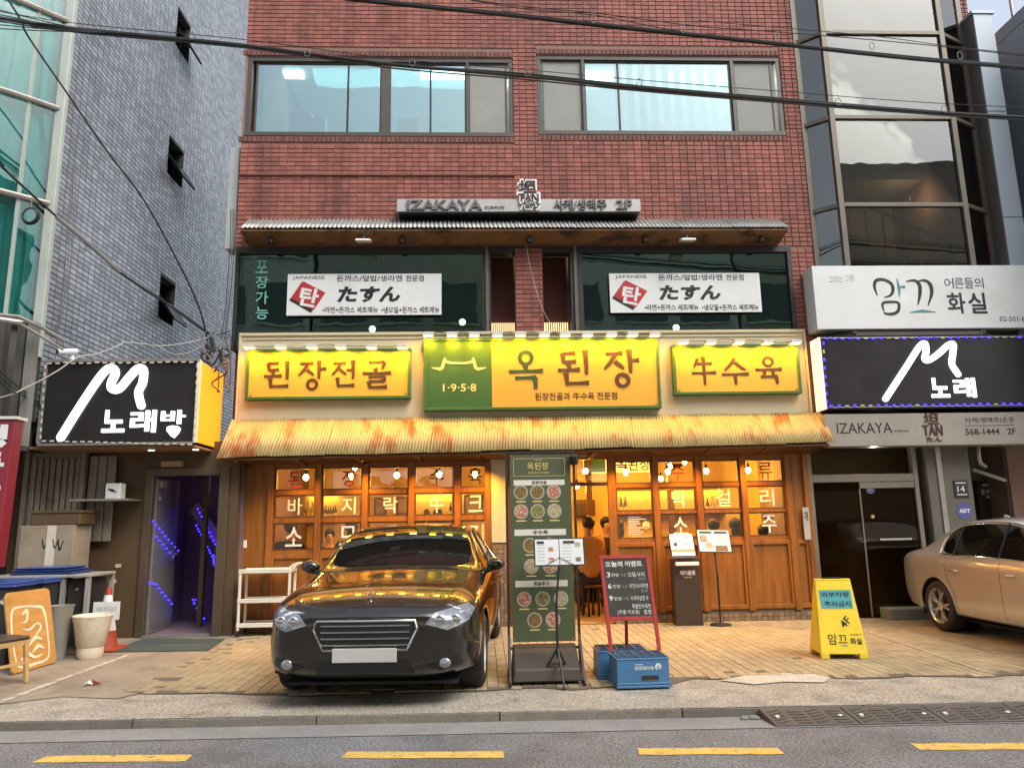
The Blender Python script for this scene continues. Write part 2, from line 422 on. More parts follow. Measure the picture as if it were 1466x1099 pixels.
# ================================================================== ground
def kerb_y(x): return -5.03 - 0.033 * x
mb = MB(); mb.add([(-90, -90, -0.075), (90, -90, -0.075), (90, 60, -0.075), (-90, 60, -0.075)], [(0, 1, 2, 3)])
struct('road', mb, M_ASPH)
mb = MB()
xs = [-40 + i * 2.0 for i in range(41)]
for a, b in zip(xs[:-1], xs[1:]):
    mb.add([(a, kerb_y(a) - 0.33, -0.070), (b, kerb_y(b) - 0.33, -0.070), (b, kerb_y(b) + 0.05, -0.070), (a, kerb_y(a) + 0.05, -0.070)], [(0, 1, 2, 3)])
struct('gutter', mb, M_GUT)
mb = MB()
for a, b in zip(xs[:-1], xs[1:]):
    mb.hexa([(a, kerb_y(a) + 0.13, -0.2), (b, kerb_y(b) + 0.13, -0.2), (b, 30, -0.2), (a, 30, -0.2), (a, kerb_y(a) + 0.13, -0.004), (b, kerb_y(b) + 0.13, -0.004), (b, 30, 0), (a, 30, 0)]); mb.hexa([(a, kerb_y(a) + 0.03, -.001), (b, kerb_y(b) + 0.03, -.001), (b, kerb_y(b) + .1295, -.001), (a, kerb_y(a) + .1295, -.001), (a, kerb_y(a) + 0.035, 0.003), (b, kerb_y(b) + 0.035, 0.003), (b, kerb_y(b) + .1295, 0.001), (a, kerb_y(a) + .1295, 0.001)])
struct('footway', mb, M_CONC)
kerb = bpy.data.objects.new('kerb', None); COL.objects.link(kerb); kerb['kind'] = 'structure'; WM[kerb.as_pointer()] = Matrix.Identity(4)
x = -7.3
while x < 8.5:
    w = 1.48; z = random.uniform(-0.006, -0.003); y0 = kerb_y(x); y1 = kerb_y(x + w)
    m2 = MB(); m2.hexa([(x + .006, y0, -0.2), (x + w, y1, -0.2), (x + w, y1 + .128, -0.2), (x + .006, y0 + .128, -0.2),
                        (x + .006, y0 + .012, z), (x + w, y1 + .012, z), (x + w, y1 + .128, z), (x + .006, y0 + .128, z)])
    m2.build('kerb_stone', M_KERB, kerb, bevel=0.004); x += w + 0.003
# stained plain concrete at the left of the paved forecourt
mb = MB(); ol = [(-9, 1.5), (-9, -4.45), (-4.5, -4.35), (-3.9, -4.0), (-3.35, -4.15), (-3.2, -3.9), (-3.28, -3.2), (-3.3, -2.4), (-3.35, -1.4), (-3.38, -.6), (-3.38, 1.5)]
mb.add([(a, b, 0.003) for a, b in ol], [tuple(range(len(ol)))])
struct('concrete_yard', mb, M_CONC2)
# paved forecourt: small square tiles
def edge_y(x):
    e = -4.22 + 0.05 * math.sin(x * 5.1) + 0.04 * math.sin(x * 12.7 + 1)
    if 1.75 < x < 3.3: e += 0.28
    if 3.3 <= x < 5.0: e += 0.08
    if x > 6.3: e += 0.15
    if x < -1.9: e += 0.25 * min(1, (-1.9 - x) / 0.8)
    return e
PT = 0.107
mb = MB()
pv = [(-3.40, -0.02)] + [(-3.40 + i * 0.3, edge_y(-3.40 + i * 0.3)) for i in range(0, 44)] + [(9.7, -0.02)]
mb.add([(a, b, 0.004) for a, b in pv[::-1]], [tuple(range(len(pv)))[::-1]])
fore = struct('forecourt', mb, M_GROUT)
cells = []
i = 0
nx = int((9.6 + 3.40) / PT); ny = int(4.3 / PT)
for j in range(ny):
    y1 = -0.03 - j * PT
    for i in range(nx):
        x0 = -3.40 + i * PT; y0 = y1 - PT
        if y0 < edge_y(x0 + PT / 2): continue
        if x0 < -3.25 + .12 * math.sin(j * 1.7) and random.random() < 0.35: continue
        if random.random() < 0.002 + (0.05 if y0 < edge_y(x0) + 0.2 else 0): continue
        cells.append((x0, y0))
def tile_mesh(name, w, h, d, mat, bev=0.0):
    m = MB(); m.add([(0, 0, 0), (w, 0, 0), (w, h, 0), (0, h, 0), (bev, bev, d), (w - bev, bev, d), (w - bev, h - bev, d), (bev, h - bev, d)],
                    [(4, 5, 6, 7), (0, 1, 5, 4), (1, 2, 6, 5), (2, 3, 7, 6), (3, 0, 4, 7)])
    return m.mesh(name, mat)
tm = tile_mesh('paving_tile', PT - .007, PT - .007, 0.008, M_PAVE, 0.0015)
near = sorted(cells, key=lambda c: (c[1] + 0.16 * abs(c[0] - 1.6)))[:300]; ns = set(near)
for c in near: place('paving_tile', tm, fore, (c[0], c[1], 0.004 + random.uniform(-.0012, .0012)))
mb = MB()
for c in cells:
    if c in ns: continue
    z = 0.004 + random.uniform(-.0012, .0012); b = .0015; w = PT - .007; x0, y0 = c
    mb.add([(x0, y0, z), (x0 + w, y0, z), (x0 + w, y0 + w, z), (x0, y0 + w, z), (x0 + b, y0 + b, z + .008), (x0 + w - b, y0 + b, z + .008), (x0 + w - b, y0 + w - b, z + .008), (x0 + b, y0 + w - b, z + .008)],
           [(4, 5, 6, 7), (0, 1, 5, 4), (1, 2, 6, 5), (2, 3, 7, 6), (3, 0, 4, 7)])
o = mb.build('paving_tiles', M_PAVE, fore); o['kind'] = 'stuff'
# pale patched mortar along the broken tile edge
mb = MB(); pp_ = [G(*p) for p in ((1030, 974), (1075, 966), (1120, 963), (1165, 964), (1190, 970), (1180, 977), (1120, 976), (1080, 980))]
mb.add([(a, b, .006) for a, b in pp_], [tuple(range(len(pp_)))[::-1]]); struct('mortar_patch', mb, pm('pale_mortar_patch', (.5, .46, .38), .9, var=.2, scale=6, bump=.4, fine=.2))
# painted lines
def line_strip(name, p0, p1, w, z, mat):
    p0, p1 = Vector((*p0, 0)), Vector((*p1, 0)); d = (p1 - p0); n = Vector((-d.y, d.x, 0)).normalized() * w / 2
    mb = MB(); k = 14; up, dn = [], []
    for i in range(k + 1):
        q = p0 + d * i / k; j = random.uniform(.75, 1.1)
        up.append(tuple(q + n * j + Vector((0, 0, z)))); dn.append(tuple(q - n * random.uniform(.75, 1.1) + Vector((0, 0, z))))
    vs_ = up + dn; mb.add(vs_, [(i, i + k + 1, i + k + 2, i + 1) for i in range(k)]); return struct(name, mb, mat)
line_strip('parking_line', G(188, 936), G(-10, 1009), 0.085, 0.008, M_WLINE)
line_strip('parking_line', G(1235, 902), G(1412, 964), 0.06, 0.0172, M_WLINE2)
line_strip('parking_line', G(1278, 896), G(1432, 938), 0.04, 0.0172, M_WLINE2)
line_strip('parking_line', G(988, 912), G(1082, 963), 0.05, 0.0172, M_WLINE2)
for (a, b, yy) in ((49, 271, 1084), (485, 721, 1080), (906, 1118, 1075), (1302, 1530, 1068)):
    xa, ya = G(a, yy + (2 if a < 300 else 0), -.0715); xb, yb = G(b, yy - (1 if a > 300 else 0), -.0715)
    d = .075; mb = MB(); k = 12
    vv = []
    for i in range(k + 1):
        t = i / k; xx = xa + (xb - xa) * t; y_ = ya + (yb - ya) * t
        vv.append((xx + (.03 if i in (0,) else 0), y_ - d + random.uniform(-.006, .006), -.0712)); vv.append((xx + .05 * (1 if i == 0 else 0), y_ + d + random.uniform(-.006, .006), -.0712))
    mb.add(vv, [(2 * i, 2 * i + 2, 2 * i + 3, 2 * i + 1) for i in range(k)])
    struct('lane_dash', mb, M_YEL)

# ================================================================== the brick building
XL, XR = -3.93, F(1139, 60)[0]
W3A = RC(352, 82, 735, 195); W3B = RC(769, 80, 1121, 193)
ZB, ZT = 5.93, 10.92
ZB2 = F(735, 476)[1]
bld = T('brick_building', 'red brick building with two wide third floor windows and a glazed stair bay', 'building', (0.7, 0, 0))
BPW, BPH, BG = 0.128, 0.078, 0.011
XBR0, XBR1 = F(1380, 150)[0], F(1404, 150)[0] + .02      # brick strip right of the bay
X2R0, X2R1 = F(1137, 420)[0], F(1160, 420)[0]            # brick strip right of second floor window
PIL = RC(738, 352, 777, 476)
mort = MB()
wall_holes(mort, XL, XR, ZB, 12.0, [W3A, W3B], 0.011, 0.25)
mort.box(X2R0, XR, 0.011, 0.25, 2.9, ZB - .002)
mort.box(XBR0, XBR1, 0.011, 0.25, 4.2, 12.0)
mort.box(PIL[0], PIL[1], -0.009, 0.2, ZB2 - .3, ZB - .002)
mort.box(XL + .01, XL + .25, 0.252, 3.4, 3.2, 11.98); mort.box(XL + .01, XL + .25, 0.252, 4.8, 0, 3.19); mort.box(XBR1 - .26, XBR1 - .01, 0.252, 3.4, 0, 11.98); mort.box(XL + .01, XBR1 - .01, 3.402, 3.6, 3.2, 11.98); mort.box(XL + .01, XBR1 - .01, 4.802, 5.0, 0, 3.19)
mort.box(XL + .02, XBR1 - .02, .3, 3.4, 11.8, 11.99); mort.box(XL + .26, XBR1 - .27, 3.61, 4.8, 3.05, 3.18)
mort.build('mortar_wall', M_MORT, bld)
sold = 0.112
holes = [W3A, W3B]
hx = [(W3A[0] - .08, W3A[1] + .0, W3A[2] - sold - .01, W3A[3] + sold + .01), (W3B[0], W3B[1], W3B[2] - sold - .01, W3B[3] + sold + .01)]
cells = brick_cells(XL, XR, ZB, ZT, BPW, BPH, BG, hx)
cells += brick_cells(X2R0, XR, 3.0, ZB - .02, BPW, BPH, BG, [])
cells += brick_cells(XBR0, XBR1, 4.3, ZT, BPW, BPH, BG, [])
# the courses that show largest: just above the canopy
vis = [c for c in cells if 6.42 < c[2] < 7.7 and c[1] - c[0] > BPW - BG - .002 and c[0] < XR - .1 and c[1] < 5.3]
vis.sort(key=lambda c: (c[2], c[0])); pick = set(vis[:300])
bme = tile_mesh('brick', BPW - BG, BPH - BG, 0.016, M_BRICK, 0.003)
bme.transform(Matrix.Rotation(RAD(90), 4, 'X')); bme.update()
for c in vis[:300]: place('brick', bme, bld, (c[0], 0.012 + random.uniform(-.0015, .0015), c[2]))
mb = MB()
def brickbox(mb, a, b, z0, z1, yf, d=0.016, bev=0.003):
    y = yf + d
    mb.add([(a, y, z0), (b, y, z0), (b, y, z1), (a, y, z1), (a + bev, yf, z0 + bev), (b - bev, yf, z0 + bev), (b - bev, yf, z1 - bev), (a + bev, yf, z1 - bev)],
           [(4, 5, 6, 7), (0, 1, 5, 4), (1, 2, 6, 5), (2, 3, 7, 6), (3, 0, 4, 7)])
for c in cells:
    if c in pick: continue
    brickbox(mb, c[0], c[1], c[2], c[3], random.uniform(-.0055, -.0025))
for c in brick_cells(PIL[0], PIL[1], ZB2 - .3, ZB - .02, BPW, BPH, BG, []): brickbox(mb, c[0], c[1], c[2], c[3], random.uniform(-.0245, -.0215))
o = mb.build('bricks', M_BRICK, bld); o['kind'] = 'stuff'
mb = MB()
for h in hx:
    n = int((h[1] - h[0]) / .075)
    for i in range(n):
        a = h[0] + i * (h[1] - h[0]) / n; b = a + (h[1] - h[0]) / n - .01
        brickbox(mb, a, b, h[2] + .008, h[2] + sold - .004, random.uniform(-.012, -.008), .02)
        brickbox(mb, a, b, h[3] - sold + .004, h[3] - .008, random.uniform(-.012, -.008), .02)
o = mb.build('soldier_bricks', M_BRICKD, bld); o['kind'] = 'stuff'
# thin ledge course
zl = F(540, 250)[1]; mb = MB(); mb.box(XL + .004, F(738, 250)[0], -.03, -.0065, zl - .03, zl); mb.build('ledge', M_BRICKD, bld, bevel=.004)
# thick upper part (above the picture)
def window(parent, r, yf, splits, wide, sills=True, fr=.075):
    """splits: list of (x0,x1,glass, kind) panes in world X"""
    x0, x1, z0, z1 = r
    m = MB(); d = .10
    m.box(x0, x1, yf, yf + d, z1 - fr, z1); m.box(x0, x1, yf - .02, yf + d, z0, z0 + fr)
    m.box(x0, x0 + fr, yf + .001, yf + d, z0 + fr, z1 - fr); m.box(x1 - fr, x1, yf + .001, yf + d, z0 + fr, z1 - fr)
    for (a, b) in wide: m.box(a, b, yf - .003, yf + d, z0 + fr, z1 - fr)
    w = m.build('window', M_WFR, parent, bevel=.004)
    for (a, b, g, kind) in splits:
        p = MB(); p.box(a, b, yf + .055, yf + .063, z0 + fr, z1 - fr); p.build('pane', g, w)
        s_ = MB(); e = .022
        for (q0, q1, w0_, w1_) in ((a, b, z1 - fr - e, z1 - fr), (a, b, z0 + fr, z0 + fr + e)): s_.box(q0, q1, yf + .03, yf + .07, w0_, w1_)
        s_.box(a, a + e, yf + .031, yf + .07, z0 + fr + e, z1 - fr - e); s_.box(b - e, b, yf + .031, yf + .07, z0 + fr + e, z1 - fr - e)
        s_.build('sash', M_WFR, w)
        if kind == 'screen':
            q = MB(); q.box(a + e, b - e, yf + .046, yf + .05, z0 + fr, z1 - fr); q.build('insect_screen', M_BLIND, w)
        elif kind is not None:
            q = MB(); q.box(kind - .016, kind + .016, yf + .04, yf + .054, z0 + fr, z1 - fr); q.build('sash_stile', M_BLK, w)
    return w
fx = lambda px, py=140: F(px, py)[0]
window(bld, W3A, .02, [(fx(364), fx(545), G_SKY, fx(497)), (fx(557), fx(667), G_SKY, fx(616)), (fx(671), fx(726), G_SKY, 'screen')], [(fx(545), fx(557)), (fx(667), fx(671))])
window(bld, W3B, .02, [(fx(777), fx(834), G_SKY, 'screen'), (fx(838), fx(1049), G_SKY, fx(887)), (fx(1054), fx(1109), G_SKY, 'screen')], [(fx(834), fx(838)), (fx(1049), fx(1054))])
# rooms behind the windows
mb = MB(); mb.box(XL + .26, 5.2, 3.2, 3.3, 7.2, 10.2); mb.box(XL + .26, 5.2, .26, 3.19, 9.95, 10.15); mb.box(XL + .26, 5.2, .26, 3.19, 7.0, 7.2)
mb.build('third_floor_room', M_ROOM, bld)
mb = MB(); mb.box(F(702, 160, 2)[0], F(722, 160, 2)[0], 1.6, 1.9, 9.90, 9.93)
mb.build('ceiling_light', em('office_light', (1, 1, 1), 5), bld)
for px_ in (395, 640, 850, 1000):  # further ceiling panels added to brighten the room
    xx = F(px_, 130, 1.4)[0]; mb = MB(); mb.box(xx - .5, xx + .5, 1.3, 1.5, 9.88, 9.94); mb.build('ceiling_light', em('office_light', (1, 1, 1), 5), bld)
lamp('office_fill', 'AREA', (-1.6, 1.4, 9.85), 45, (.9, 1, 1), bld, 3.0, .6); lamp('office_fill', 'AREA', (3.2, 1.4, 9.85), 45, (.9, 1, 1), bld, 3.0, .6)  # area lamps added so the room shows through the glass
for k in range(9):
    xx = F(880 + k * 17, 130, .5)[0]; mb = MB(); mb.box(xx, xx + .13, .5, .51, 7.95, 9.9); mb.build('blind_slat', pm('pale_blind', (.62, .66, .66), .8), bld)
for px_, py_ in ((430, 160), (450, 168), (585, 170)):
    xx, zz = F(px_, py_, 1.2); mb = MB(); mb.box(xx - .2, xx + .2, 1.2, 1.4, 7.21, zz); mb.build('office_cabinet', pm('grey_cabinet', (.3, .32, .33), .6), bld)
for px_, py_ in ((533, 471), (968, 469), (662, 461)):  # pendant lamp dots, the last a bright window, all as glowing balls
    xx, zz = F(px_, py_, 1.6); mb = MB(); mb.ball((xx, 1.6, zz), .06, 10, 6); mb.build('room_bright_spot', em('warm_bright_spot', (1, .85, .55), 14), bld)
lamp('room_glow', 'POINT', (1.0, 1.6, 5.6), 14, (1, .8, .55), bld, rad=.1)
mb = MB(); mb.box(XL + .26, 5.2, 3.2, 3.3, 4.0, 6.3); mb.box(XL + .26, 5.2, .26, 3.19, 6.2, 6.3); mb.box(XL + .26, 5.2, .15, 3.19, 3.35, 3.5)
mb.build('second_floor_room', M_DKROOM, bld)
# second floor glazing
z0, z1 = ZB2 - .25, ZB - .002
mb = MB(); zt = F(735, 362)[1]
x690, x703, x817, x835 = F(691, 420)[0], F(703, 420)[0], F(817, 420)[0], F(835, 420)[0]; xe = X2R0 - .001
mb.box(XL + .02, xe, -.02, .2, zt, z1 - .001)
mb.box(XL + .02, XL + .07, -.019, .2, z0, zt); mb.box(xe - .07, xe, -.019, .2, z0, zt)
for a, b in ((x690, x703), (x817, x835)): mb.box(a, b, -.021, .2, z0, zt)
w2 = mb.build('window', M_BLK, bld, bevel=.004)
for a, b in ((XL + .07, x690), (x835, xe - .07)):
    p = MB(); p.box(a, b, .03, .04, z0, zt); p.build('pane', G_DARK, w2)
for a in (x690 + .05, x817 + .06):
    p = MB(); p.box(a, a + .05, -.05, -.022, z0, z1); p.build('post', M_ALUD, w2)
for a, b in ((x703, PIL[0]), (PIL[1], x817)):
    p = MB(); p.box(a, b, .5, .55, z0, z1); p.build('recess_panel', pm('maroon_panel', (0.10, 0.028, 0.02), .7, var=.2), bld)
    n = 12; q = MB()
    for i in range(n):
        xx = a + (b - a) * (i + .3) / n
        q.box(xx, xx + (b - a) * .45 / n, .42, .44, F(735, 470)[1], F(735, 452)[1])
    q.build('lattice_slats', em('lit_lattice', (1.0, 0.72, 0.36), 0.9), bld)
# glazed stair bay
BY = -.3
bx0, bx1, bx2, bx3 = F(1139, 60)[0], F(1178, 60, BY)[0] + .02, F(1349, 60, BY)[0], F(1378, 60)[0]
zs_ = [4.35] + [F(1265, p, BY)[1] for p in (293, 168, 47)] + [12.0]
bay = MB()
bp = [(bx0, 0.0), (bx1, BY), (bx2, BY), (bx3, 0.0)]
for (a, b) in bp: bay.box(a - .045, a + .045, b - .02, b + .07, zs_[0], zs_[-1])
for (p, q) in zip(bp[:-1], bp[1:]):
    for z in zs_:
        bay.bar((p[0], p[1] + .02, z), (q[0], q[1] + .02, z), .07, .07)
bo = bay.build('stair_bay', M_ALUD, bld, bevel=.004)
for (p, q) in zip(bp[:-1], bp[1:]):
    for k in range(len(zs_) - 1):
        d = Vector((q[0] - p[0], q[1] - p[1], 0)).normalized(); nn = Vector((-d.y, d.x, 0)) * .004
        A = Vector((p[0], p[1] + .03, 0)) + d * .045; B = Vector((q[0], q[1] + .03, 0)) - d * .045
        g = MB(); za, zb_ = zs_[k] + .03, zs_[k + 1] - .03
        g.hexa([A - nn + Vector((0, 0, za)), B - nn + Vector((0, 0, za)), B + nn + Vector((0, 0, za)), A + nn + Vector((0, 0, za)),
                A - nn + Vector((0, 0, zb_)), B - nn + Vector((0, 0, zb_)), B + nn + Vector((0, 0, zb_)), A + nn + Vector((0, 0, zb_))])
        g.build('pane', G_BAY, bo)
g = MB()
g.box(bx0 - .1, bx3 + .1, 2.6, 2.7, 3.2, 11.9); g.box(bx0 - .2, bx0 - .1, .26, 2.6, 3.2, 11.9)
for k, z in enumerate((5.2, 8.0, 10.8)):
    g.box(bx0 - .09, bx3 + .0, 1.5, 2.59, z - .16, z)
    s_ = 1 if k % 2 else -1
    xa, xb = (bx0, bx3) if s_ > 0 else (bx3, bx0)
    g.bar((xa, 1.0, z), (xb, 1.0, z + 1.4), .9, .18)
g.build('stairs', M_STAIR, bo)
g = MB(); g.box(bx3 + .0, bx3 + .08, .27, 2.59, 3.2, 9.0); g.build('stair_side_wall', M_ORANGE, bo)
g = MB()
for k, z in enumerate((5.2, 8.0, 10.8)):
    s_ = 1 if k % 2 else -1
    xa, xb = (bx0, bx3) if s_ > 0 else (bx3, bx0)
    for i in range(11):
        t = i / 10; xx = xa + (xb - xa) * t; zz = z + 1.4 * t + .08
        g.box(xx - .012, xx + .012, .53, .55, zz, zz + .75)
    g.bar((xa, .54, z + .85), (xb, .54, z + 2.25), .04, .04)
g.build('stair_railing', pm('pale_railing', (.55, .55, .5), .5), bo)
lamp('stair_lamp', 'POINT', (bx3 - .4, 1.4, 7.4), 9, (1, .72, .42), bo, rad=.012)

# canopy over the second floor: corrugated top on a stained timber soffit
can = T('canopy', 'grey corrugated canopy with stained timber soffit above the second floor windows', 'canopy', (0.6, 0, 6.0))
M_GALV = pm('galvanised_sheet', (0.30, 0.30, 0.285), .5, metal=.5, var=.25, scale=3, col2=(.2, .17, .13), c2lo=.55, c2hi=.72, c2scale=2.5)
M_SOFF = pm('stained_plywood', (0.20, 0.105, 0.045), .8, var=.3, scale=3, col2=(.045, .03, .02), c2lo=.5, c2hi=.62, c2scale=2.2)
cx0, cx1, cyf = -3.73, 4.92, -.43
def corrugated(name, parent, A, B, C, D, pitch, amp, mat, th=.002):
    """sheet between back edge A-B and front edge C-D"""
    A, B, C, D = map(Vector, (A, B, C, D)); n = max(2, int((B - A).length / pitch)) * 6
    nr = (B - A).cross(C - A).normalized()
    if nr.z < 0: nr = -nr
    vs_ = []; m = MB()
    for i in range(n + 1):
        t = i / n; o_ = nr * amp * math.sin(t * n / 6 * 2 * math.pi)
        vs_ += [A.lerp(B, t) + o_, C.lerp(D, t) + o_, A.lerp(B, t) + o_ - nr * th, C.lerp(D, t) + o_ - nr * th]
    fs_ = []
    for i in range(n):
        a = 4 * i; b = a + 4
        fs_ += [(a, a + 1, b + 1, b), (a + 2, b + 2, b + 3, a + 3), (a + 1, a + 3, b + 3, b + 1), (a, b, b + 2, a + 2)]
    m.add(vs_, fs_, 0, True)
    return m.build(name, mat, parent, sharp=False)
ns_ = 10
for i in range(ns_):
    a = cx0 + (cx1 - cx0) * i / ns_; b = cx0 + (cx1 - cx0) * (i + 1) / ns_ + .02
    dz = .003 * (i % 2)
    corrugated('roof_sheet', can, (a, -.025, 6.39 + dz), (b, -.025, 6.39 + dz), (a, cyf, 6.08 + dz), (b, cyf, 6.08 + dz), .065, .012, M_GALV)
mb = MB(); mb.hexa([(cx0, cyf + .02, 6.035), (cx1, cyf + .02, 6.035), (cx1, -.025, 5.955), (cx0, -.025, 5.955), (cx0, cyf + .02, 6.055), (cx1, cyf + .02, 6.055), (cx1, -.025, 5.985), (cx0, -.025, 5.985)])
mb.build('soffit', M_SOFF, can)
mb = MB(); mb.hexa([(cx0 + .01, cyf + .03, 6.056), (cx0 + .03, cyf + .03, 6.056), (cx0 + .03, -.026, 5.99), (cx0 + .01, -.026, 5.99), (cx0 + .01, cyf + .03, 6.066), (cx0 + .03, cyf + .03, 6.066), (cx0 + .03, -.026, 6.36), (cx0 + .01, -.026, 6.36)])
mb.hexa([(cx1 - .03, cyf + .03, 6.056), (cx1 - .01, cyf + .03, 6.056), (cx1 - .01, -.026, 5.99), (cx1 - .03, -.026, 5.99), (cx1 - .03, cyf + .03, 6.066), (cx1 - .01, cyf + .03, 6.066), (cx1 - .01, -.026, 6.36), (cx1 - .03, -.026, 6.36)])
mb.build('end_board', M_SOFF, can)
for i in range(9):
    xx = cx0 + .5 + i * .95; mb = MB(); mb.box(xx, xx + .012, cyf + .03, -.03, 6.0, 6.04)
    # board joints under the soffit
    mb = MB(); mb.hexa([(xx, cyf + .03, 6.028), (xx + .012, cyf + .03, 6.028), (xx + .012, -.03, 5.948), (xx, -.03, 5.948), (xx, cyf + .03, 6.036), (xx + .012, cyf + .03, 6.036), (xx + .012, -.03, 5.957), (xx, -.03, 5.957)])
    mb.build('batten', M_SOFF, can)
dome = None
for px in (388, 575, 758, 923, 1090):
    xx = F(px, 341, -.25)[0]
    if dome is None:
        t = T('soffit_spotlight', 'small black cylinder spotlight under the corrugated canopy', 'spotlight', (xx, -.25, 5.99), group='black spotlights under the canopy')
        m = MB(); m.lathe([(.015, .02), (.015, -.02), (.05, -.025), (.055, -.10), (.045, -.105), (.04, -.09)], (xx, -.25, 6.0), 14); m.build('housing', M_BLK, t); dome = t
        m = MB(); m.lathe([(.01, .0), (.03, -.012), (.035, -.03)], (xx, -.25, 5.94), 10); m.build('lamp', pm('unlit_bulb', (.5, .48, .42), .2), t)
    else:
        c = copy_tree(dome); c.location.x = xx
for px, lab in ((521, 'white floodlight under the canopy above the left noodle banner'), (983, 'white floodlight under the canopy above the right noodle banner')):
    xx = F(px, 345, -.3)[0]; t = T('floodlight', lab, 'floodlight', (xx, -.3, 5.98))
    m = MB(); m.bar((xx, -.30, 6.03), (xx, -.32, 5.95), .03, .03); m.build('bracket', M_ALU, t)
    m = MB(); m.hexa([(xx - .12, -.44, 5.86), (xx + .12, -.44, 5.86), (xx + .12, -.25, 5.90), (xx - .12, -.25, 5.90), (xx - .11, -.43, 5.90), (xx + .11, -.43, 5.90), (xx + .11, -.26, 5.95), (xx - .11, -.26, 5.95)]); m.build('housing', pm('white_metal', (.62, .61, .57), .45, var=.1), t, bevel=.008)
    m = MB(); m.hexa([(xx - .1, -.425, 5.855), (xx + .1, -.425, 5.855), (xx + .1, -.265, 5.888), (xx - .1, -.265, 5.888), (xx - .1, -.425, 5.862), (xx + .1, -.425, 5.862), (xx + .1, -.265, 5.896), (xx - .1, -.265, 5.896)]); m.build('lens', pm('lamp_glass', (.7, .7, .62), .15), t)
# ================================================================== restaurant front
M_CREAM = pm('cream_board', (0.58, 0.50, 0.31), .6, var=.08, scale=1.5, col2=(.5, .44, .3), c2lo=.6, c2hi=.8, c2scale=1.5)
M_SIGNY = pm('warm_yellow_sign', (0.60, 0.33, 0.035), .55, var=.05, scale=2, col2=(.46, .26, .05), c2lo=.62, c2hi=.85, c2scale=3)
M_SIGNG = pm('dark_green_paint', (0.035, 0.115, 0.02), .5, var=.15, scale=3)
M_BROWNL = pm('brown_lettering', (0.055, 0.026, 0.008), .5, var=.1)
M_GREENL = pm('green_lettering', (0.018, 0.06, 0.015), .5, var=.1)
M_CREAML = pm('cream_lettering', (0.78, 0.62, 0.22), .5, var=.05)
M_WOOD = pm('orange_brown_timber', (0.27, 0.095, 0.010), .5, var=.3, scale=2.2, stretch=(5, 5, .6), bump=.1, bscale=20, col2=(.12, .042, .006), c2lo=.5, c2hi=.75, c2scale=1.4)
M_WOODD = pm('dark_timber', (0.10, 0.040, 0.008), .5, var=.25, scale=3, stretch=(5, 5, .7), bump=.1, bscale=25)
M_RUST = pm('rusty_corrugated', (0.40, 0.32, 0.13), .55, metal=.15, var=.2, scale=3, col2=(.30, .10, .025), c2lo=.52, c2hi=.64, c2scale=1.9, stretch=(1.6, .7, .45), fine=.12)
M_MOS = pm('brown_mosaic', (0.23, 0.15, 0.085), .6, var=.15, scale=3, island=.25)
M_OCHRE = pm('ochre_plaster', (0.66, 0.48, 0.14), .85, var=.12, scale=2)
M_FLOORIN = pm('warm_floor', (0.42, 0.27, 0.11), .35, var=.12, scale=3)
G_SHOP = glass('shop_window_glass', (0.95, 0.95, 0.92), 1.45, .9, wob=.03)
WARM = (1.0, 0.42, 0.05); WARM2 = (1.0, 0.47, 0.05)

def HS(x0, y, x1, w=.075, r=.015): return ([(x0, y), ((x0 + x1) / 2, y + r * .4), (x1, y + r)], [w * .95, w * .72, w * .8, w * 1.25])
def VS(x, y1, y0, w=.09): return ([(x - .02, y1), (x, (y0 + y1) / 2), (x, y0)], [w * 1.35, w, w * .9, w * .75])
def DG(a, b, w=.085, bow=.04): return ([a, ((a[0] + b[0]) / 2 + bow, (a[1] + b[1]) / 2 + bow * .3), b], [w * 1.1, w, w * .85, w * .5])
def OC(cx_, cy_, r, w=.07): return ([(cx_ + r * math.cos(RAD(90 + 30 * i)), cy_ + r * .98 * math.sin(RAD(90 + 30 * i))) for i in range(12)], [w, w * 1.15, w * .8, w * 1.1, w], 'c')
_nieun = [VS(.25, .37, .11), HS(.22, .09, .86)]
_jieut = [HS(.08, .86, .52), DG((.33, .85), (.03, .46)), DG((.31, .66), (.55, .47), .08, .0)]
GLY = {
    '된': [HS(.14, .88, .5), VS(.17, .89, .66), HS(.15, .655, .52), VS(.33, .62, .46), HS(.02, .44, .62), VS(.80, .97, .33)] + _nieun,
    '장': _jieut + [VS(.72, .97, .36), HS(.73, .68, .96), OC(.5, .17, .155)],
    '전': _jieut + [VS(.80, .97, .33), HS(.55, .63, .79)] + _nieun,
    '골': [HS(.22, .92, .74), DG((.74, .93), (.66, .68), .085, .02), VS(.46, .72, .56), HS(.03, .54, .97), HS(.22, .42, .76), VS(.75, .43, .27), HS(.24, .26, .76), VS(.25, .27, .08), HS(.24, .06, .84)],
    '옥': [OC(.5, .80, .165), VS(.5, .60, .46), HS(.03, .44, .97), HS(.2, .27, .78), VS(.76, .28, -.02)],
    '수': [DG((.5, .97), (.12, .5), .09, .05), DG((.5, .82), (.88, .52), .085, -.02), HS(.02, .36, .98), VS(.5, .37, -.02)],
    '육': [OC(.5, .81, .16), HS(.03, .51, .97), VS(.35, .51, .32), VS(.65, .51, .32), HS(.2, .25, .8), VS(.77, .26, -.02)],
    '牛': [DG((.28, .93), (.12, .6), .08, .0), HS(.25, .74, .84), HS(.02, .4, .98), VS(.52, 1.0, -.03)],
}
def brush_char(mb, ch, fr, u0, v0, u1, v1, w0, mi=0, fat=1.0):
    for i, g in enumerate(GLY[ch]):
        k = min(u1 - u0, v1 - v0)
        stroke(mb, fr, g[0], [x * k * fat for x in g[1]], w0, w0 + .006 + .0005 * i, mi, org=(u0, v0), sc=(u1 - u0, v1 - v0), closed=len(g) > 2)

